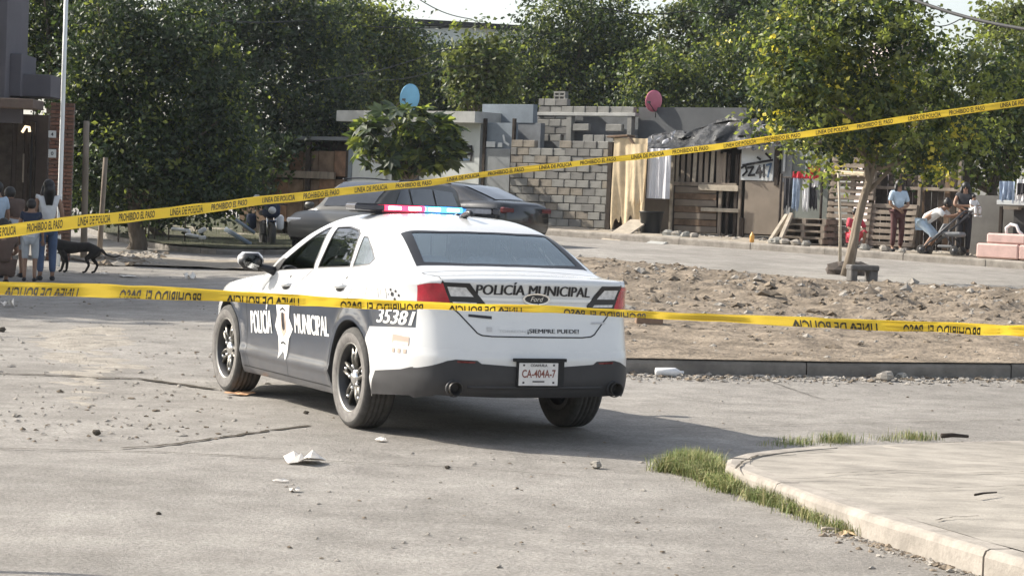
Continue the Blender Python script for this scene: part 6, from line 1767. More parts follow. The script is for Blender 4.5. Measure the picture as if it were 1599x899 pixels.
def wire(label, pts, r):
    P = [at(*p) for p in pts]; m = MB(); q = []
    for a, b in zip(P[:-1], P[1:]):
        for k in range(12):
            t = k / 12; v = a.lerp(b, t); v.z -= .15 * math.sin(math.pi * t) * (1 if r < .02 else .6); q.append(v)
    q.append(P[-1]); m.tube([v - P[0] for v in q], r, 6); o = m.build("overhead_wire", [M_BLACK]); o.location = P[0]; tag(o, label, "wire", WG)
wire("thick black cable crossing the upper right corner", [(1400, -10, 40), (1640, 52, 34), (2600, 260, 24)], .030)
wire("thin wire slanting across the sky by the warehouse roof", [(640, -10, 70), (735, 30, 80), (900, 80, 90)], .016)
wire("thin grey wire sagging before the dark trees at the top left", [(250, 18, 55), (480, 32, 66), (760, 40, 74)], .018)
wire("thin wire rising to the right before the dark foliage", [(480, 128, 60), (690, 78, 68), (900, 40, 78)], .014)
wire("lower thin wire rising to the right before the dark foliage", [(560, 125, 60), (700, 104, 66), (820, 80, 72)], .012)
wire("wire across the sky gap right of the wide tree", [(940, 12, 66), (1075, 17, 70), (1200, 14, 74)], .018)
wire("wire across the sky gap in the flowering tree", [(1380, 35, 55), (1440, 33, 55), (1500, 30, 55)], .014)
# ================================================================ PARKED CARS BEHIND
def loft_car(name, label, loc, rz, st, cab, paint, glassm, wheels, windows, rails=False, ws=None, rw=None, lampm=None, handle_z=.8):
    """st: (x, half width, z bottom, z top); cab: (x, half width at belt, belt z, half width at roof, roof z); x forward"""
    t = thing(name, label, "car", loc, rz)
    def loft(rows, nm, m_, caps=True, off=0):
        m = MB(); m.smooth = True; n = len(rows[0]); vs = [p for r in rows for p in r]; fs = []
        for i in range(len(rows) - 1):
            for j in range(n - 1): fs.append((i * n + j, i * n + j + 1, (i + 1) * n + j + 1, (i + 1) * n + j))
        if caps: fs.append(tuple(range(n))); fs.append(tuple((len(rows) - 1) * n + j for j in range(n)))
        m.add(vs, fs); o = m.build(nm, [m_], t)
        return o
    sx = [s[0] for s in st]; fw_ = [pchip(sx, [s[k] for s in st]) for k in (1, 2, 3)]
    X = np.linspace(sx[0], sx[-1], 40); rows = []
    for x in X:
        w, zb, zt = (float(f(x)) for f in fw_)
        h = zt - zb
        half = [(w * .90, zb), (w * .98, zb + h * .16), (w, zb + h * .42), (w * .985, zb + h * .68), (w * .95, zb + h * .86), (w * .86, zt - .015), (w * .5, zt + .015), (0, zt + .022)]
        rows.append([(x, y, z) for y, z in half] + [(x, -y, z) for y, z in half[::-1][1:]])
    loft(rows, "body", paint)
    cx = [c[0] for c in cab]; fc = [pchip(cx, [c[k] for c in cab]) for k in (1, 2, 3, 4)]
    rows = []
    for x in np.linspace(cx[0], cx[-1], 30):
        wb, zb, wr, zr = (float(f(x)) for f in fc); zr = max(zr, zb + .01)
        half = [(wb, zb - .06), (wb, zb), (wb + (wr - wb) * .5, zb + (zr - zb) * .5), (wr + .03, zr - .05 * min(1, (zr - zb) * 3)), (wr - .06, zr - .005), (wr * .5, zr + .015), (0, zr + .02)]
        rows.append([(x, y, z) for y, z in half] + [(x, -y, z) for y, z in half[::-1][1:]])
    loft(rows, "cabin", paint)
    def sp(x, k, s):
        wb, zb, wr, zr = (float(f(x)) for f in fc)
        return Vector((x, s * (wb + (wr + .03 - wb) * k + .012), zb + (zr - .05 - zb) * k))
    for s in (1, -1):
        for quad in windows:
            m = MB(); n = 8; A = []
            (x0, k0), (x1, k1), (x2, k2), (x3, k3) = quad                 # front low, rear low, rear high, front high
            for i in range(n + 1):
                u = i / n; A.append([sp((x0 + (x1 - x0) * u) * (1 - v) + (x3 + (x2 - x3) * u) * v, (k0 + (k1 - k0) * u) * (1 - v) + (k3 + (k2 - k3) * u) * v, s) for v in (0, .25, .5, .75, 1)])
            grid_mesh("side_window", np.array([[tuple(p) for p in r] for r in A]), [glassm], t)
        m = MB(); x = ws[0] - .25; m.rbox((x, s * (float(fc[0](x)) + .16), float(fc[1](x)) + .10), (.12, .2, .14), .04, smooth=True); m.build("wing_mirror", [lampm or paint], t)
    def topq(xa, xb, nm, inset):
        A = []
        for x in np.linspace(xa, xb, 8):
            wb, zb, wr, zr = (float(f(x)) for f in fc); A.append([(x, (wr - inset) * u, max(zr, zb + .01) + .030 - .012 * abs(u) ) for u in np.linspace(-1, 1, 9)])
        grid_mesh(nm, np.array(A), [glassm], t)
    topq(*ws, "windscreen", .08); topq(*rw, "rear_window", .08)
    for s in (1, -1):
        for x in wheels:
            w = float(fw_[0](x)); m = MB(); m.lathe([(.0, .10), (.20, .10), (.22, .12), (.31, .115), (.335, .09), (.335, -.09), (.2, -.1)], 24, c=(x, s * (w - .09) if s > 0 else s * (w - .09), .335), axis='Y')
            o = m.build("wheel", [M_RUB], t)
            m = MB(); m.lathe([(.0, .0), (.21, .0), (.20, .025), (0, .03)], 18, c=(x, s * (w - .09 + .1), .335), axis='Y'); m.build("rim", [M_LIP], o)
            m = MB(); m.lathe([(.39, -.02), (.39, .012), (0, .012)], 24, c=(x, s * (w - .012), .36), axis='Y'); m.build("wheel_arch", [M_BLACK], t)
        x = st[0][0]; w = float(fw_[0](x + .12)); zt = float(fw_[2](x + .12))
        m = MB(); m.rbox((x + .06, s * (w - .18), zt - .16), (.14, .36, .14), .03); m.build("tail_lamp", [M_DRED], t)
        x = st[-1][0]; w = float(fw_[0](x - .15)); zt = float(fw_[2](x - .15))
        m = MB(); m.rbox((x - .12, s * (w - .2), zt - .10), (.16, .34, .12), .03); m.build("headlamp", [M_CLEAR], t)
        if rails:
            xs_ = np.linspace(rw[1] + .1, ws[1] - .1, 8); m = MB(); m.tube([(x, s * (float(fc[2](x)) - .02), float(fc[3](x)) + .05) for x in xs_], .018, 6); m.build("roof_rail", [M_TRIM], t)
        for hx in (.95, -.15): m = MB(); m.rbox((hx, s * (float(fw_[0](hx)) + .005), handle_z), (.18, .03, .03), .01); m.build("door_handle", [M_CHROME], t)
    return t
M_DRED = mat("dark_red_lens", (.10, .012, .015), rough=.25)
HEAD = math.atan2(.63, -.776)
M_DKGL = mat("dark_car_glass", (.012, .016, .022), rough=.06, spec=.6, coat=.5)
M_CHAR = mat("charcoal_paint", (.010, .012, .015), rough=.25, coat=.5)
M_SILV = mat("silver_beige_paint", (.065, .065, .06), rough=.45, coat=.15)
# sedan: x from the tail (-2.4) to the nose (2.4)
sedan_tail = at(822, 350, 50.5); off = Vector((-.776, .63, 0)) * 2.35
sc_ = Vector((sedan_tail.x, sedan_tail.y, 0)) + off
sed = loft_car("parked_sedan", "dark charcoal sedan parked along the far kerb, its tail showing right of the roof lights", (sc_.x, sc_.y, tz(sc_.x, sc_.y) + .02), HEAD,
    [(-2.38, .74, .36, .96), (-2.2, .86, .27, 1.04), (-1.6, .90, .22, 1.07), (-.5, .92, .20, 1.0), (.8, .92, .20, .98), (1.5, .90, .22, .93), (2.1, .84, .26, .80), (2.38, .66, .36, .62)],
    [(-1.95, .74, 1.04, .56, 1.05), (-1.4, .80, 1.02, .58, 1.25), (-.9, .83, .99, .60, 1.40), (-.2, .84, .97, .62, 1.46), (.4, .84, .95, .62, 1.43), (.9, .83, .94, .60, 1.25), (1.35, .80, .92, .58, .95)],
    M_CHAR, M_DKGL, (-1.42, 1.38), [[(.95, .10), (.12, .10), (.08, .86), (.42, .86)], [(.04, .10), (-.85, .12), (-.72, .84), (0, .86)], [(-.93, .14), (-1.5, .2), (-1.1, .7), (-.82, .82)]], False, (1.28, .5), (-1.85, -.95), M_CHAR)
sed.scale = (1, 1, .94)
for s in (1,):
    m = MB(); m.tube([(.10 - .02, .875 * s, 1.02), (.05, .66 * s, 1.40)], .018, 6); m.tube([(.02, .875 * s, 1.02), (-.03, .66 * s, 1.40)], .014, 6); m.build("door_pillar_trim", [M_LIP], sed)
suv_c = at(590, 330, 46.3)
suv = loft_car("parked_suv", "silver beige sports utility car facing the street before the white house", (suv_c.x, suv_c.y, tz(suv_c.x, suv_c.y) + .01), math.atan2(-.90, -.44),
    [(-2.2, .80, .42, 1.08), (-2.0, .90, .34, 1.12), (-1.0, .93, .30, 1.10), (.5, .93, .30, 1.08), (1.3, .92, .32, 1.05), (1.95, .88, .36, .98), (2.25, .72, .44, .80)],
    [(-2.12, .84, 1.08, .66, 1.60), (-1.9, .86, 1.08, .68, 1.71), (-.8, .88, 1.06, .68, 1.76), (.2, .88, 1.06, .66, 1.73), (.8, .86, 1.05, .64, 1.48), (1.3, .84, 1.04, .62, 1.06)],
    M_SILV, M_DKGL, (-1.35, 1.35), [[(.92, .10), (.15, .10), (.12, .84), (.42, .84)], [(.07, .10), (-.85, .10), (-.85, .84), (.04, .84)], [(-.93, .10), (-1.9, .12), (-1.75, .8), (-.93, .84)]], True, (1.22, .42), (-2.1, -1.95), M_SILV, .95)
suv.scale = (1, 1, .88)

# ================================================================ PEOPLE AND DOG
def skin_obj(name, V, E, rad, m_, parent, sub=1, root=0):
    me = bpy.data.meshes.new(name); me.from_pydata([tuple(v) for v in V], E, [])
    o = bpy.data.objects.new(name, me); COL.objects.link(o)
    sk_ = o.modifiers.new("skin", 'SKIN'); sk_.use_smooth_shade = True
    for i, v in enumerate(me.skin_vertices[0].data):
        r = rad[i]; v.radius = (r, r) if not isinstance(r, tuple) else r; v.use_root = (i == root)
    sb_ = o.modifiers.new("sub", 'SUBSURF'); sb_.levels = sub; sb_.render_levels = sub
    dg = bpy.context.evaluated_depsgraph_get(); nm = bpy.data.meshes.new_from_object(o.evaluated_get(dg))
    bpy.data.objects.remove(o); bpy.data.meshes.remove(me)
    nm.polygons.foreach_set("use_smooth", [True] * len(nm.polygons))
    nm.materials.clear()
    return link(name, nm, parent, [m_])
M_SKIN = mat("brown_skin", (.27, .155, .10), rough=.6, var=.06, scale=20); M_HAIR = mat("black_hair", (.012, .010, .009), rough=.5, bump=.4, bscale=40)
STAND = dict(pelvis=(0, 0, .92), belly=(0, .01, 1.08), chest=(0, 0, 1.27), neck=(0, 0, 1.42), chin=(0, .015, 1.485), crown=(0, .01, 1.59),
             sl=(-.17, 0, 1.36), sr=(.17, 0, 1.36), el=(-.235, -.02, 1.09), er=(.235, -.02, 1.09), wl=(-.24, .06, .86), wr=(.24, .06, .86),
             hl=(-.09, 0, .88), hr=(.09, 0, .88), kl=(-.10, .03, .48), kr=(.10, .03, .48), al=(-.10, -.02, .085), ar=(.10, -.02, .085), tl=(-.115, .12, .03), tr=(.115, .12, .03))
def person(label, loc, rz, pose=None, h=1.65, top=None, bottom=None, shoe=None, hair="short", sleeve=.5, legs=1.0, group=None, dress=None, cat="person", stripes=None):
    J = {k: Vector(v) for k, v in STAND.items()}
    for k, v in (pose or {}).items(): J[k] = Vector(v)
    s = h / 1.67; J = {k: v * s for k, v in J.items()}
    t = thing("person", label, cat, loc, rz, group)
    V, E, Rr = [], [], []
    ix = {}
    def add(k, p, r): ix[k] = len(V); V.append(p); Rr.append(r * s); return ix[k]
    for k, r in (("pelvis", .125), ("belly", .115), ("chest", .130), ("neck", .052), ("chin", .070), ("crown", .082), ("sl", .058), ("sr", .058), ("el", .040), ("er", .040), ("wl", .027), ("wr", .027),
                 ("hl", .088), ("hr", .088), ("kl", .056), ("kr", .056), ("al", .036), ("ar", .036), ("tl", .030), ("tr", .030)): add(k, J[k], r)
    for a, b in (("pelvis", "belly"), ("belly", "chest"), ("chest", "neck"), ("neck", "chin"), ("chin", "crown"), ("chest", "sl"), ("chest", "sr"), ("sl", "el"), ("el", "wl"), ("sr", "er"), ("er", "wr"),
                 ("pelvis", "hl"), ("hl", "kl"), ("kl", "al"), ("al", "tl"), ("pelvis", "hr"), ("hr", "kr"), ("kr", "ar"), ("ar", "tr")): E.append((ix[a], ix[b]))
    for side, w, e in (("l", "wl", "el"), ("r", "wr", "er")):
        d = (J[w] - J[e]).normalized(); c = d.cross(Vector((0, 1, .2))).normalized(); n = d.cross(c)
        pm = add("p" + side, J[w] + d * .055 * s, .030); E.append((ix[w], pm))
        for q, (o_, L) in enumerate(((-.030, .075), (-.010, .088), (.010, .083), (.030, .065))):
            a = add("f%s%d" % (side, q), J[w] + d * (.075 + L * .45) * s + c * o_ * s + n * .006 * s, .0095); b = add("g%s%d" % (side, q), J[w] + d * (.075 + L * .85) * s + c * o_ * s * 1.1 + n * .022 * s, .008)
            E += [(pm, a), (a, b)]
        a = add("th" + side, J[w] + d * .06 * s - c * .045 * s, .010); b = add("ti" + side, J[w] + d * .095 * s - c * .060 * s, .009); E += [(pm, a), (a, b)]
    skin_obj("body", V, E, Rr, M_SKIN, t)
    hv = (J["crown"] - J["chin"]).normalized(); hc = (J["crown"] + J["chin"]) / 2
    fwd = Vector((0, 1, 0)); fwd = (fwd - hv * fwd.dot(hv)).normalized(); rt = hv.cross(fwd) * -1
    fm = MB(); fm.smooth = True
    fm.ball(hc + fwd * .088 * s - hv * .012 * s, (.012 * s, .018 * s, .018 * s), 8)
    for q in (-1, 1): fm.ball(hc + rt * q * .082 * s, (.012 * s, .018 * s, .028 * s), 8)
    fm.build("nose_and_ears", [M_SKIN], t)
    em = MB()
    for q in (-1, 1): em.ball(hc + fwd * .078 * s + rt * q * .030 * s + hv * .014 * s, .0105 * s, 8)
    em.build("eyes", [M_GRAF], t)
    mm = MB(); mm.rbox(hc + fwd * .080 * s - hv * .048 * s, (.042 * s, .012 * s, .010 * s), .003); mm.build("mouth", [mat("lips", (.30, .11, .09), rough=.5) if "lips" not in bpy.data.materials else bpy.data.materials["lips"]], t)
    hm = MB(); hm.smooth = True
    hm.ball(hc + hv * .030 * s - fwd * .020 * s, (.098 * s, .100 * s, .108 * s), 14)
    if hair == "long":
        b0 = hc - fwd * .06 * s
        hm.tube([b0 + hv * .05 * s, b0 - fwd * .03 * s - hv * .10 * s, J["neck"] - fwd * .06 * s, J["chest"] - fwd * .115 * s + Vector((0, 0, -.02))], [.085 * s, .095 * s, .095 * s, .055 * s], 10)
        for q in (-1, 1): hm.tube([hc + rt * q * .07 * s + hv * .03 * s, hc + rt * q * .09 * s - hv * .09 * s, J["neck"] + rt * q * .09 * s + fwd * .03 * s - Vector((0, 0, .12 * s))], [.035 * s, .040 * s, .028 * s], 7)
    if hair == "bun": hm.ball(hc + hv * .10 * s - fwd * .06 * s, .05 * s, 10)
    hm.build("hair", [M_HAIR], t)
    if top:
        V, E, Rr = [J["pelvis"] + Vector((0, 0, .02 * s)), J["belly"], J["chest"], J["chest"].lerp(J["neck"], .6), J["sl"], J["sr"], J["sl"].lerp(J["el"], sleeve), J["sr"].lerp(J["er"], sleeve)], [(0, 1), (1, 2), (2, 3), (2, 4), (2, 5), (4, 6), (5, 7)], [.150, .138, .150, .075, .080, .080, .062, .062]
        if sleeve > 1: V += [J["wl"], J["wr"]]; V[6], V[7] = J["el"], J["er"]; E += [(6, 8), (7, 9)]; Rr += [.040, .040]
        skin_obj("top", V, E, [r * s for r in Rr], top, t)
    if stripes:
        sm_ = MB()
        for z0, mm_ in stripes: sm_.lathe([(.158 * s, -.016), (.160 * s, .016)], 18, c=J["belly"].lerp(J["pelvis"], z0), cap=False)
        sm_.build("stripes", [stripes[0][1]], t)
    if bottom:
        kl_ = J["kl"].lerp(J["al"], max(0, legs - .5) * 2 * .92) if legs > .5 else J["hl"].lerp(J["kl"], legs * 2)
        kr_ = J["kr"].lerp(J["ar"], max(0, legs - .5) * 2 * .92) if legs > .5 else J["hr"].lerp(J["kr"], legs * 2)
        V = [J["pelvis"], J["hl"], J["hr"]]; E = [(0, 1), (0, 2)]; Rr = [.140, .104, .104]
        if legs > .5: V += [J["kl"], J["kr"], kl_, kr_]; E += [(1, 3), (2, 4), (3, 5), (4, 6)]; Rr += [.074, .074, .058, .058]
        else: V += [kl_, kr_]; E += [(1, 3), (2, 4)]; Rr += [.085, .085]
        skin_obj("trousers" if legs > .5 else "shorts", V, E, [r * s for r in Rr], bottom, t)
    if dress:
        z = J["pelvis"]; k = J["kl"].lerp(J["kr"], .5)
        m = MB(); m.smooth = True; m.tube([J["belly"], z, z.lerp(k, .5), k], [.145 * s, .165 * s, .20 * s, .24 * s], 14); m.build("skirt", [dress], t)
    for q in ("l", "r"):
        m = MB(); a, b = J["a" + q], J["t" + q]; m.tube([a + Vector((0, -.05 * s, -.05 * s)), a.lerp(b, .5) + Vector((0, 0, -.02 * s)), b], [.040 * s, .045 * s, .035 * s], 8); m.build("shoe", [shoe or M_DKC], t)
    return t
C_ = lambda n, c, **k: mat(n, c, rough=.9, var=.12, scale=8, **k)
M_LBL = C_("pale_blue_cloth", (.42, .52, .62)); M_MAR = C_("maroon_cloth", (.085, .035, .035)); M_NVC = C_("navy_cloth", (.025, .035, .065)); M_JN2 = C_("blue_denim", (.075, .11, .19)); M_BRC = C_("brown_cloth", (.10, .065, .05)); M_LGR = C_("light_grey_cloth", (.42, .44, .46)); M_OFFW = C_("off_white_cloth", (.66, .66, .66)); M_PKR = C_("pink_red_cloth", (.55, .06, .09))
def on_far(px, d): s, _ = fpt(px, 380, d); p = F0 + FU * s + FN * d; return Vector((p.x, p.y, tz(p.x, p.y) + .15))
face_cam = math.pi                           # people face -y when turned half round
person("woman with long black hair, pale blue top and maroon leggings standing on the far kerb", on_far(1400, -1.9), face_cam + .25, dict(el=(-.23, .05, 1.08), wl=(-.05, .17, 1.02), er=(.23, .05, 1.10), wr=(.06, .16, .98)), 1.60, M_LBL, M_MAR, None, "long", .8, 1.0)
lean = dict(pelvis=(0, -.18, .70), belly=(0, -.02, .82), chest=(0, .16, .93), neck=(0, .28, 1.02), chin=(0, .35, 1.06), crown=(0, .39, 1.155), sl=(-.17, .20, .98), sr=(.17, .20, .98), el=(-.2, .40, .84), er=(.2, .40, .84), wl=(-.12, .58, .88), wr=(.12, .58, .88), hl=(-.09, -.18, .67), hr=(.09, -.18, .67), kl=(-.11, .12, .42), kr=(.11, .10, .42), al=(-.10, -.12, .085), ar=(.10, -.14, .085), tl=(-.11, .02, .03), tr=(.11, 0, .03))
person("woman in white bending over the baby stroller", on_far(1452, -2.0), -math.pi / 2 + FROT + .2, lean, 1.66, M_OFFW, M_LBL, None, "bun", .9, .62)
hold = dict(el=(-.23, .12, 1.12), wl=(.06, .25, 1.12), er=(.24, .14, 1.14), wr=(-.04, .24, 1.02))
pc = on_far(1504, -1.5)
person("woman in dark clothes cradling a baby behind the stroller", pc, face_cam - .2, hold, 1.62, M_DKC, M_DKC, None, "long", .3, 1.0)
seat = dict(pelvis=(0, -.05, .30), belly=(0, 0, .47), chest=(0, .03, .64), neck=(0, .04, .79), chin=(0, .05, .86), crown=(0, .05, .97), sl=(-.17, .03, .73), sr=(.17, .03, .73), el=(-.24, .14, .52), er=(.24, .14, .52), wl=(-.14, .32, .45), wr=(.14, .32, .45), hl=(-.10, 0, .28), hr=(.10, 0, .28), kl=(-.14, .36, .46), kr=(.14, .36, .46), al=(-.12, .34, .085), ar=(.12, .34, .085), tl=(-.13, .47, .03), tr=(.13, .47, .03))
baby = dict(seat)
bb = pc + Vector((.12, -.30, .86))
person("baby in white clothes held by the woman in dark clothes", bb, face_cam + .5, seat, .78, M_OFFW, M_OFFW, M_OFFW, "short", 1.0, 1.0, cat="baby")
person("child in bright pink red clothes sitting behind the leaning tree trunk", on_far(1333, -1.6), face_cam + .3, seat, 1.45, M_PKR, M_PKR, None, "short", 1.0, .62, cat="child")
# group at the left edge
GL = "group of onlookers at the left edge"
def on_left(px, Y): return ground_at(px, Y)
person("woman with black hair down, white vest and blue jeans, standing rightmost of the left group", on_left(76, 37.0), .35, dict(wl=(-.2, .14, .95), wr=(.22, .10, .88)), 1.62, M_OFFW, M_JN2, None, "long", .12, 1.0, GL)
person("stooping man in brown top and light grey shorts, left of the woman in jeans", on_left(28, 37.6), .6, dict(belly=(0, .08, 1.05), chest=(0, .20, 1.18), neck=(0, .29, 1.28), chin=(0, .34, 1.33), crown=(0, .37, 1.43), sl=(-.17, .22, 1.25), sr=(.17, .22, 1.25), el=(-.22, .34, 1.0), er=(.22, .34, 1.0), wl=(-.16, .46, .82), wr=(.16, .46, .82)), 1.62, M_BRC, M_LGR, None, "short", .5, .55, GL)
person("child in white and navy striped clothes between the woman and the stooping man", on_left(50, 36.5), .1, dict(), 1.30, M_NVC, M_LGR, None, "short", .5, .55, GL, cat="child", stripes=[(.35, M_OFFW), (.7, M_OFFW), (1.0, M_OFFW)])
person("person in pale blue shirt cut by the left edge of the picture", on_left(-4, 37.2), .9, dict(), 1.55, M_LBL, M_NVC, None, "short", .7, 1.0, GL)
person("person in brown clothes crouching lowest at the left edge", on_left(8, 35.0), .4, seat, 1.62, M_BRC, M_BRC, None, "short", .6, 1.0, GL)
# dog: dark, standing in profile, head to the left
dg_ = ground_at(128, 40.0); k_ = 40.0 / FPX
dt = thing("dog", "dark brown dog standing in profile behind the left group, its tail to the right", "dog", dg_)
def dp(px, py, y=0.0): v = at(px, py, 40.0 + y) - dg_; return v
z0 = dp(128, 428).z
def D(x, z, y=0): return Vector((x, y, z))
V = [D(.24, .46), D(.05, .455), D(-.16, .43), D(-.33, .46), D(-.44, .53), D(-.53, .57), D(-.66, .535),
     D(.36, .43), D(.46, .33), D(.60, .30), D(.70, .33)]
E = [(0, 1), (1, 2), (2, 3), (3, 4), (4, 5), (5, 6), (0, 7), (7, 8), (8, 9), (9, 10)]
Rr = [.095, .092, .118, .10, .070, .072, .036, .035, .020, .016, .012]
def leg(pts, rads, root):
    a = root
    for p, r in zip(pts, rads): V.append(p); Rr.append(r); E.append((a, len(V) - 1)); a = len(V) - 1
leg([D(.27, .33, .075), D(.20, .26, .08), D(.30, .15, .08), D(.25, .03, .08), D(.19, .015, .08)], [.072, .046, .024, .020, .020], 0)
leg([D(.24, .33, -.075), D(.12, .26, -.08), D(.18, .15, -.08), D(.12, .03, -.08), D(.06, .015, -.08)], [.072, .046, .024, .020, .020], 0)
leg([D(-.30, .30, .075), D(-.29, .18, .08), D(-.33, .035, .08), D(-.38, .015, .08)], [.060, .030, .022, .021], 3)
leg([D(-.26, .30, -.075), D(-.20, .18, -.08), D(-.21, .035, -.08), D(-.27, .015, -.08)], [.060, .030, .022, .021], 3)
skin_obj("body", V, E, Rr, mat("dark_dog_coat", (.014, .011, .009), rough=.85, var=.3, scale=12), dt, 2, 1)
m = MB()
for s in (1, -1): m.add([D(-.47, .64, s * .045), D(-.53, .63, s * .06), D(-.47, .54, s * .085), D(-.45, .60, s * .05)], [(0, 1, 2), (0, 2, 3), (2, 1, 0), (3, 2, 0)])
m.build("ears", [bpy.data.materials["dark_dog_coat"]], dt, fix=False)
m = MB(); m.ball(D(-.695, .545), .014, 8); m.build("nose", [M_GRAF], dt)
# ================================================================ STROLLER, MOTORCYCLE, LITTER
sv = on_far(1472, -2.25); sp_ = thing("baby_stroller", "grey framed baby stroller with a long slanted push bar by the kerb", "stroller", sv, FROT + .15)
M_GRF = mat("stroller_grey", (.07, .07, .075), rough=.5, metal=.4); M_GRC = mat("stroller_cloth", (.20, .205, .21), rough=.9, var=.1, scale=6)
for y in (-.24, .24):
    m = MB(); m.tube([(-.42, y, .10), (.55, y, .98)], .022, 8); m.build("push_bar", [M_GRF], sp_)
    m = MB(); m.tube([(-.30, y, .22), (.10, y, .50), (.42, y, .08)], .018, 8); m.tube([(.10, y, .5), (.30, y, .42), (.34, y, .10)], .014, 6); m.build("frame_tube", [M_GRF], sp_)
m = MB(); m.tube([(.55, -.24, .98), (.55, .24, .98)], .022, 8); m.build("handle", [M_TRIM], sp_)
m = MB(); m.rbox((.24, 0, .47), (.46, .38, .11), .04); m.rbox((.02, 0, .58), (.07, .36, .26), .03, rotm('Y', .5)); m.build("seat", [M_GRC], sp_)
m = MB(); m.rbox((.10, 0, .20), (.34, .30, .06), .02); m.build("basket", [M_GRC], sp_)
for x, y in ((-.40, -.24), (-.40, .24), (.36, -.26), (.36, .26), (.10, -.26), (.10, .26)):
    if abs(x) < .2: continue
    m = MB(); m.lathe([(.05, -.014), (.085, -.018), (.100, -.010), (.100, .010), (.085, .018), (.05, .014)], 18, c=(x, y, .115), axis='Y'); o = m.build("wheel", [M_RUB], sp_)
    m = MB(); m.lathe([(0, -.026), (.05, -.024), (.05, .024), (0, .026)], 12, c=(x, y, .115), axis='Y'); m.build("hub", [M_GRF], o)
mc = ground_at(420, 56.5); mc.z += .05; mt = thing("motorcycle", "dark motorcycle seen end on between the shrubs and the patrol car's mirror", "motorcycle", mc, math.pi + .25)
def mpart(nm, mm_, fn): m = MB(); m.smooth = True; fn(m); return m.build(nm, [mm_], mt)
def mwheel(y):
    o = mpart("wheel", M_RUB, lambda m: m.lathe([(.24, -.05), (.29, -.065), (.32, -.04), (.325, 0), (.32, .04), (.29, .065), (.24, .05)], 24, c=(0, y, .325), axis='X', close=True))
    m = MB(); m.lathe([(0, -.02), (.245, -.03), (.245, .03), (0, .02)], 18, c=(0, y, .325), axis='X'); m.build("rim", [M_STEEL], o)
mwheel(.70); mwheel(-.70)
mpart("fuel_tank", M_NVC, lambda m: m.ball((0, .12, .86), (.17, .30, .15), 14)); mpart("saddle", M_TRIM, lambda m: m.rbox((0, -.40, .84), (.28, .70, .13), .05, smooth=True)); mpart("engine", M_STEEL, lambda m: m.rbox((0, .05, .48), (.36, .45, .38), .06))
mpart("fork", M_CHROME, lambda m: (m.tube([(-.10, .70, .33), (-.10, .45, .98)], .025, 8), m.tube([(.10, .70, .33), (.10, .45, .98)], .025, 8)))
mpart("handlebar", M_TRIM, lambda m: m.tube([(-.40, .32, 1.06), (-.2, .42, 1.08), (0, .45, 1.0), (.2, .42, 1.08), (.40, .32, 1.06)], .018, 8))
mpart("front_fairing", M_NVC, lambda m: m.rbox((0, .56, .92), (.42, .18, .36), .08, smooth=True)); mpart("headlamp", M_CLEAR, lambda m: m.ball((0, .66, .92), (.10, .05, .09), 12))
mpart("front_mudguard", M_NVC, lambda m: m.rbox((0, .72, .66), (.16, .42, .05), .02, smooth=True))
for s in (-1, 1):
    mpart("mirror", M_WHC, lambda m: m.rbox((s * .36, .36, 1.24), (.16, .03, .09), .02)); mpart("mirror_stem", M_TRIM, lambda m: m.tube([(s * .30, .36, 1.07), (s * .36, .36, 1.2)], .012, 6)); mpart("pannier", M_WHC if s < 0 else M_NVC, lambda m: m.rbox((s * .34, -.5, .62), (.2, .5, .38), .05, smooth=True))
bs = ground_at(368, 55.0); bp = thing("blue_pole", "blue grey pole leaning on the shaded verge left of the motorcycle", "pole", bs); m = MB(); a, b = at(351, 357, 55) - bs, at(392, 382, 55) - bs; m.tube([a, b], .055, 8); c, d_ = at(366, 342, 55.4) - bs, at(395, 362, 55.4) - bs; m.build("pole_shaft", [mat("blue_grey_paint", (.22, .27, .33), rough=.6)], bp)
bs2 = ground_at(380, 55.6); bp2 = thing("blue_pole", "upper blue grey pole propped behind the leaning one", "pole", bs2); m = MB(); m.tube([at(364, 340, 55.6) - bs2, at(398, 364, 55.6) - bs2], .04, 8); m.build("pole_shaft", [bpy.data.materials["blue_grey_paint"]], bp2)
wb = ground_at(295, 56.0); wt_ = thing("broken_bench", "broken white bench lying on the shaded verge", "bench", wb)
def wpl(px0, py0, px1, py1, hgt, Y, nm):
    a, b = at(px0, py0, Y) - wb, at(px1, py1, Y) - wb; m = MB(); v = b - a; ang = math.atan2(v.z, v.x); m.rbox((a + b) / 2, (v.length, .25, hgt), .02, rotm('Y', -ang)); m.build(nm, [M_WHC], wt_)
wpl(268, 357, 294, 360, .07, 56, "seat_board"); wpl(290, 366, 310, 369, .07, 55.8, "seat_board"); wpl(311, 371, 321, 371, .09, 55.8, "seat_board"); wpl(311, 362, 321, 357, .10, 56, "leg"); wpl(294, 358, 296, 366, .06, 56, "leg")
PGp = "white plastic scraps caught in the weeds"
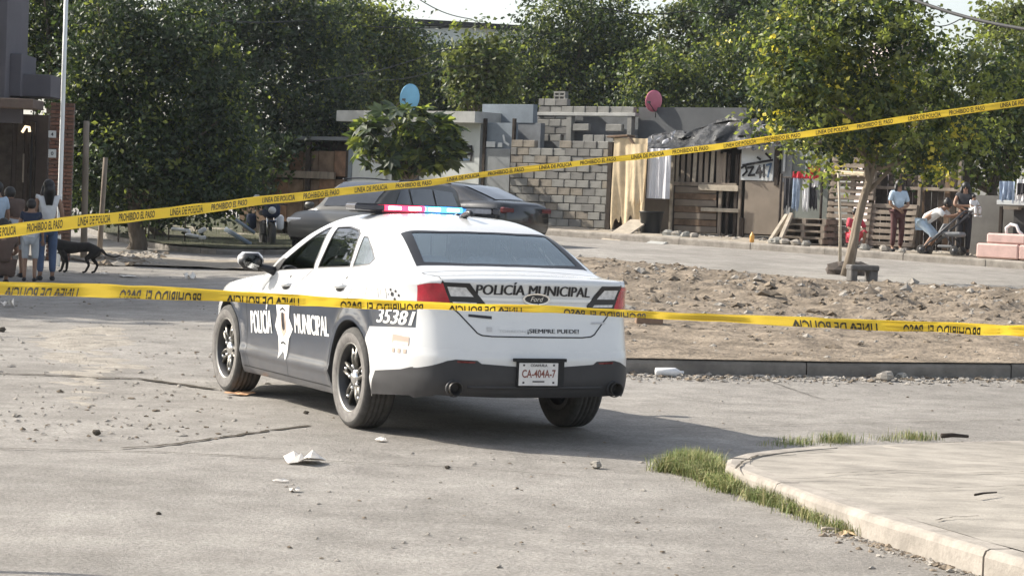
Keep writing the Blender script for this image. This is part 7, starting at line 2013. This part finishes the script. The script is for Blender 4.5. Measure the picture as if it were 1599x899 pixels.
for k, (px, py, w, h, lab) in enumerate(((229, 306, 14, 12, "low white plastic scrap leftmost in the weeds"), (234, 298, 8, 16, "tall white plastic scrap second from the left in the weeds"), (243, 300, 9, 20, "tallest white plastic scrap in the weeds"), (265, 306, 15, 12, "crumpled white plastic bag right of the tall scraps"), (291, 298, 9, 12, "small white plastic scrap rightmost in the weeds"), (186, 323, 18, 10, "grey white plastic lump under the leaning post"))):
    Y = 56.3; p = at(px, py + h / 2, Y); t = thing("plastic_scrap", lab, "plastic scrap", p, 0, PGp); kx = Y / FPX
    UU, VV = np.meshgrid(np.linspace(0, 1, 7), np.linspace(0, 1, 9), indexing='ij')
    P = np.stack([(UU - .5) * w * kx * (.35 + .65 * np.sin(VV * 2.6 + .3)), (vnoise(UU * 3 + k, VV * 3, 1, 90 + k) - .5) * .25, VV * h * kx], -1); grid_mesh("plastic", P, [M_WHC], t)
    m = MB(); m.tube([(0, 0, tz(p.x, p.y) + .05 - p.z), (0, 0, 0.02)], .02, 5); m.build("weed_stem", [M_BARK], t)
# litter on the road
LG = "litter on the road"
def paper(label, px, py, wpx, dpx, m_, seed, hgt=.03, cat="paper"):
    p = gpt(px, py); t = thing("paper_scrap", label, cat, (p.x, p.y, p.z + .006), random.Random(seed).uniform(-.3, .3), LG)
    k = p.y / FPX; r = np.random.default_rng(seed); n = 12
    ang = np.linspace(0, 2 * math.pi, n, endpoint=False); rad = .6 + .4 * r.random(n); W_, D_2 = wpx * k / 2, dpx * k / 2
    ring = [(math.cos(a) * W_ * q, math.sin(a) * D_2 * q, abs(r.normal(0, hgt))) for a, q in zip(ang, rad)]; ring2 = [(x * .5, y * .5, abs(r.normal(0, hgt * .8)) + .004) for x, y, z in ring]
    m = MB(); m.add(ring + ring2 + [(0, 0, hgt * .7)], [(i, (i + 1) % n, n + (i + 1) % n, n + i) for i in range(n)] + [(n + i, n + (i + 1) % n, 2 * n) for i in range(n)]); m.build("sheet", [m_], t, fix=False); return t
M_PAPER = mat("dirty_paper", (.78, .73, .66), rough=.9, var=.1, scale=10); M_ORP = mat("orange_rag", (.62, .36, .20), rough=.95, var=.2, scale=14)
paper("largest torn white paper on the road below the rear wheel", 474, 722, 72, 95, M_PAPER, 1, .035); paper("thin white paper strip below the largest torn paper", 439, 752, 36, 12, M_PAPER, 2, .006); paper("small folded white paper lowest of the three by the largest one", 460, 767, 24, 24, M_PAPER, 3, .012); paper("small white paper just below the rear left tyre", 594, 688, 22, 28, M_PAPER, 4, .008)
paper("flat orange rag under the front left tyre", 372, 616, 60, 40, M_ORP, 5, .012, "rag"); paper("white paper strip on the shaded street beyond the upright tape", 200, 432, 34, 60, M_PAPER, 6, .01); paper("pale crumpled bag in the street behind the patrol car's bonnet", 296, 436, 16, 60, M_PAPER, 7, .06, "bag"); paper("faint paper scrap beside the dog's hind leg", 162, 428, 12, 40, M_PAPER, 8, .01)
paper("small scrap on the shaded ground below the tape at the left", 12, 478, 20, 60, M_PAPER, 9, .04); paper("scrap of pale paper in the lot behind the brick", 930, 726, 2, 2, M_PAPER, 10)
bpy.data.objects.remove(bpy.data.objects["paper_scrap.009"].children[0]); bpy.data.objects.remove(bpy.data.objects["paper_scrap.009"])
SG = "stones lying about the street"
def stone(label, px, py, rpx, m_, seed, up=0.0, flat=.75, ground=None):
    p = ground if ground is not None else gpt(px, py); k = p.y / FPX; r = rpx * k; t = thing("street_stone", label, "stone", (p.x, p.y, p.z + up), 0, SG)
    random.seed(seed); m = MB(); m.ball((0, 0, r * flat * .7), (r * 1.15, r, r * flat), 8, jit=.25, smooth=False); m.build("stone_body", [m_], t)
stone("pale stone on the road left of the corner grass", 931, 730, 9, M_STONE, 1); stone("dark stone on the road at the far left", 150, 678, 6, M_CRACK, 2); stone("tiny dark stone between the paper scraps and the pale stone", 699, 731, 4, M_CRACK, 3); stone("small dark stone low on the open road", 247, 803, 4, M_CRACK, 4); stone("dark pebble on the road by the long crack below the sill", 478, 646, 4, M_CRACK, 5)
stone("larger rounded rock on the road against the lot kerb", 1383, 594, 12, M_STONE, 6); stone("flat square rock beside the larger rounded rock", 1409, 590, 9, M_BLOCK, 7, 0, .6); stone("dark stone in the shade strip at the far left", 3, 518, 6, M_CRACK, 8)
p = gpt(1046, 587); bo = thing("plastic_bottle", "white plastic bottle lying on the road under the lot kerb", "bottle", p + Vector((0, 0, .04)), .2); m = MB(); k = p.y / FPX; m.lathe([(0, -24 * k), (.04, -23 * k), (.045, 8 * k), (.025, 14 * k), (.014, 17 * k), (.014, 22 * k), (0, 22.5 * k)], 12, axis='X'); m.build("bottle_body", [M_WHC], bo)
p = gpt(1102, 584); cu = thing("paper_cup", "small pale cup standing against the lot kerb", "cup", p, 0); m = MB(); m.lathe([(0, 0), (.022, 0), (.030, .075), (.026, .075), (.018, .01)], 12, cap=False); m.build("cup_wall", [M_PAPER], cu)
p = lot_pt(.09, .30); bk = thing("loose_brick", "single brown hollow brick lying in the dirt lot just right of the patrol car", "brick", gpt(1013, 508, .1), .1); m = MB(); m.rbox((0, 0, .07), (.32, .14, .15), .008); m.build("brick_body", [mat("brown_brick", (.24, .16, .11), rough=.95, var=.2, scale=8)], bk)
def stick(label, x0, y0, x1, y1, up, r, m_):
    a, b = gpt(x0, y0, up), gpt(x1, y1, up); m = MB(); v = b - a; m.tube([Vector((0, 0, r)), v * .4 + Vector((0, .01, r * 1.3)), v + Vector((0, 0, r))], [r, r * .9, r * .6], 6); o = m.build("twig", [m_]); o.location = a; tag(o, label, "twig", "twigs on the corner pavement")
stick("dark twig lying on the corner pavement near the right edge", 1522, 774, 1556, 770, .15, .007, M_WOODD); stick("pale bit of stick among the corner grass", 1281, 806, 1276, 792, .02, .012, M_WOODL); stick("dark rod at the back edge of the corner pavement", 1470, 684, 1512, 685, .02, .02, M_WOODD); stick("short stick in the road gutter by the corner grass", 1283, 828, 1310, 829, .01, .010, M_WOODL)
rl = random.Random(9)
for k in range(9):
    px, py = 1310 + rl.uniform(-4, 30), 826 + rl.uniform(-6, 14); p = gpt(px, py); t = thing("dry_leaf", "curled dry leaf in the litter at the end of the corner grass", "leaf", p + Vector((0, 0, .006)), rl.uniform(0, 6), "dry leaves by the corner kerb")
    L = rl.uniform(.03, .06); m = MB(); m.add([(-L, 0, 0), (0, L * .45, .012), (L, 0, .02), (0, -L * .45, .012), (0, 0, .002)], [(0, 4, 1), (1, 4, 2), (2, 4, 3), (3, 4, 0)]); m.build("leaf_blade", [mat("dry_leaf_a", (.46, .34, .20), rough=.9) if k == 0 else bpy.data.materials["dry_leaf_a"]], t, fix=False)
# stones and a broken planter round the foot of the flowering tree
pq = gpt(1330, 428); t = thing("boulder", "dark rounded boulder at the foot of the flowering tree", "boulder", pq + Vector((-.1, -.15, -.02))); random.seed(77); m = MB(); m.ball((0, 0, .10), (.42, .30, .17), 11, jit=.24, smooth=False); m.ball((.22, -.12, .06), (.2, .18, .12), 8, jit=.25, smooth=False); m.build("boulder_body", [mat("dark_rock", (.085, .07, .06), rough=.95, var=.3, scale=5)], t)
pq = gpt(1346, 441); t = thing("broken_planter", "broken concrete planter piece beside the flowering tree's boulder", "planter", pq + Vector((0, 0, .02)), .15); m = MB(); m.rbox((0, 0, .24), (.52, .34, .10), .02); m.rbox((-.19, 0, .10), (.12, .30, .22), .02); m.rbox((.17, .02, .11), (.16, .3, .22), .02); m.build("concrete", [mat("dark_concrete", (.12, .115, .11), rough=.95, var=.25, scale=6)], t)
# ================================================================ POLICE TAPE
def tape_mat(name, folded):
    m, t, p = nodes_of(name)
    p.inputs["Base Color"].default_value = (.86, .60, .055, 1); p.inputs["Roughness"].default_value = .38; p.inputs["Specular IOR Level"].default_value = .5
    tr = t.nodes.new("ShaderNodeBsdfTranslucent"); tr.inputs[0].default_value = (.90, .64, .06, 1)
    mx = t.nodes.new("ShaderNodeMixShader"); mx.inputs[0].default_value = .45; o = t.nodes["Material Output"]
    t.links.new(p.outputs[0], mx.inputs[1]); t.links.new(tr.outputs[0], mx.inputs[2]); t.links.new(mx.outputs[0], o.inputs[0]); return m
M_TAPE = tape_mat("yellow_tape", False); M_TTX = mat("tape_black_print", (.035, .028, .012), rough=.5)
def tape(name, label, pts, Y, texts, seed, mirror, v0, v1, twist):
    px = np.linspace(pts[0][0], pts[-1][0], 700); P_ = np.array(pts, float)
    cy = pchip(P_[:, 0], P_[:, 1])(px); w = pchip(P_[:, 0], P_[:, 2])(px)
    t = thing(name, label, "barrier tape", at(px[0], cy[0], Y)); o = Vector(t.location)
    tw = twist(px)
    cy = cy + (vnoise(px * .015, px * 0 + 3, 1.0, 70 + seed) - .5) * 2.2; w = w * (.92 + .16 * vnoise(px * .03, px * 0 + 5, 1.0, 75 + seed))
    def S(a, v, off=0.0):
        c, ww = np.interp(a, px, cy), np.interp(a, px, w); q = at(a, c - (v - .5) * ww, Y) - o
        q.z -= .003 * math.sin(a * .0105 + seed * 2); q.y += (v - .5) * np.interp(a, px, tw) + .010 * math.sin(a * .021 + seed) - off; return q
    nv_ = 7
    A = np.array([[tuple(S(a, v)) for v in np.linspace(0, 1, nv_)] for a in px])
    # small creases along the strip
    r = vnoise(px * .02, px * 0, 1.0, 60 + seed); A[:, :, 1] += ((r - .5) * .11)[:, None] * np.array([0, .3, -.2, .1, -.3, .2, 0])[None]
    grid_mesh("tape_strip", A, [M_TAPE], t)
    for s, a, b in texts:
        V, T, _ = text_tris(s, .022, 0, 2)
        n = []
        for u, v in V:
            q = a + (b - a) * (1 - u if mirror else u); vv = v0 + (v1 - v0) * v; n.append(tuple(S(q, min(.97, max(.03, vv)), .006)))
        o_ = raw_mesh("tape_lettering", np.array(n), T, [M_TTX], t, False, 3)
    return t
PR, LI = "PROHIBIDO EL PASO", "LINEA DE POLICIA"
tx = []
for k in range(12):
    b = 42 + k * 144; tx += [(PR, b, b + 56), (LI, b + 80, b + 131)]
tx.insert(0, (LI, -22, 25))
tape("barrier_tape", "upper yellow police tape rising from the left group to the flowering tree's crown",
     [(-900, 440, 21), (-140, 377, 21), (0, 361.5, 21), (200, 338.5, 18), (350, 321, 16), (500, 302.5, 13), (650, 287, 10), (800, 268, 9.5), (950, 250.5, 9.5), (1230, 214, 9.5), (1400, 189, 10), (1599, 160, 11), (1760, 137, 11), (2500, 30, 12)], 25.0, tx, 1, False, .16, .84, lambda x: .03 + .03 * np.sin(x * .004))
tx = [(LI, 10, 123), (PR, 187, 315), (LI, 355, 467), (PR, 531, 661), (LI, 701, 815), (PR, 880, 1008), (LI, 1236, 1370), (PR, 1410, 1530)]
tape("barrier_tape", "lower yellow police tape crossing in front of the patrol car",
     [(-900, 415, 21), (-140, 443, 21), (0, 448.5, 20.5), (180, 455.5, 19.5), (340, 462.5, 18), (500, 470, 16.5), (700, 477.5, 12.5), (850, 484, 11.5), (1000, 490.5, 10.5), (1120, 495, 10.5), (1250, 502, 14), (1400, 510, 16), (1599, 516, 17), (1760, 521, 17), (2500, 538, 17)], 10.5, tx, 4, True, -.50, .70, lambda x: .02 + .05 * np.sin(x * .006 + 1))
# ================================================================ AIR
hb = MB(); hb.box((0, 60, 8.5), (150, 150, 20.6)); hz = hb.build("haze", []); tag(hz, kind="stuff")
hm_ = bpy.data.materials.new("haze_air"); hm_.use_nodes = True; ht = hm_.node_tree
for n in list(ht.nodes):
    if n.type != 'OUTPUT_MATERIAL': ht.nodes.remove(n)
vn = ht.nodes.new("ShaderNodeVolumePrincipled"); vn.inputs["Color"].default_value = (.86, .92, 1.0, 1); vn.inputs["Density"].default_value = .0002; vn.inputs["Anisotropy"].default_value = .25
ht.links.new(vn.outputs[0], [n for n in ht.nodes if n.type == 'OUTPUT_MATERIAL'][0].inputs["Volume"])
hz.data.materials.append(hm_)
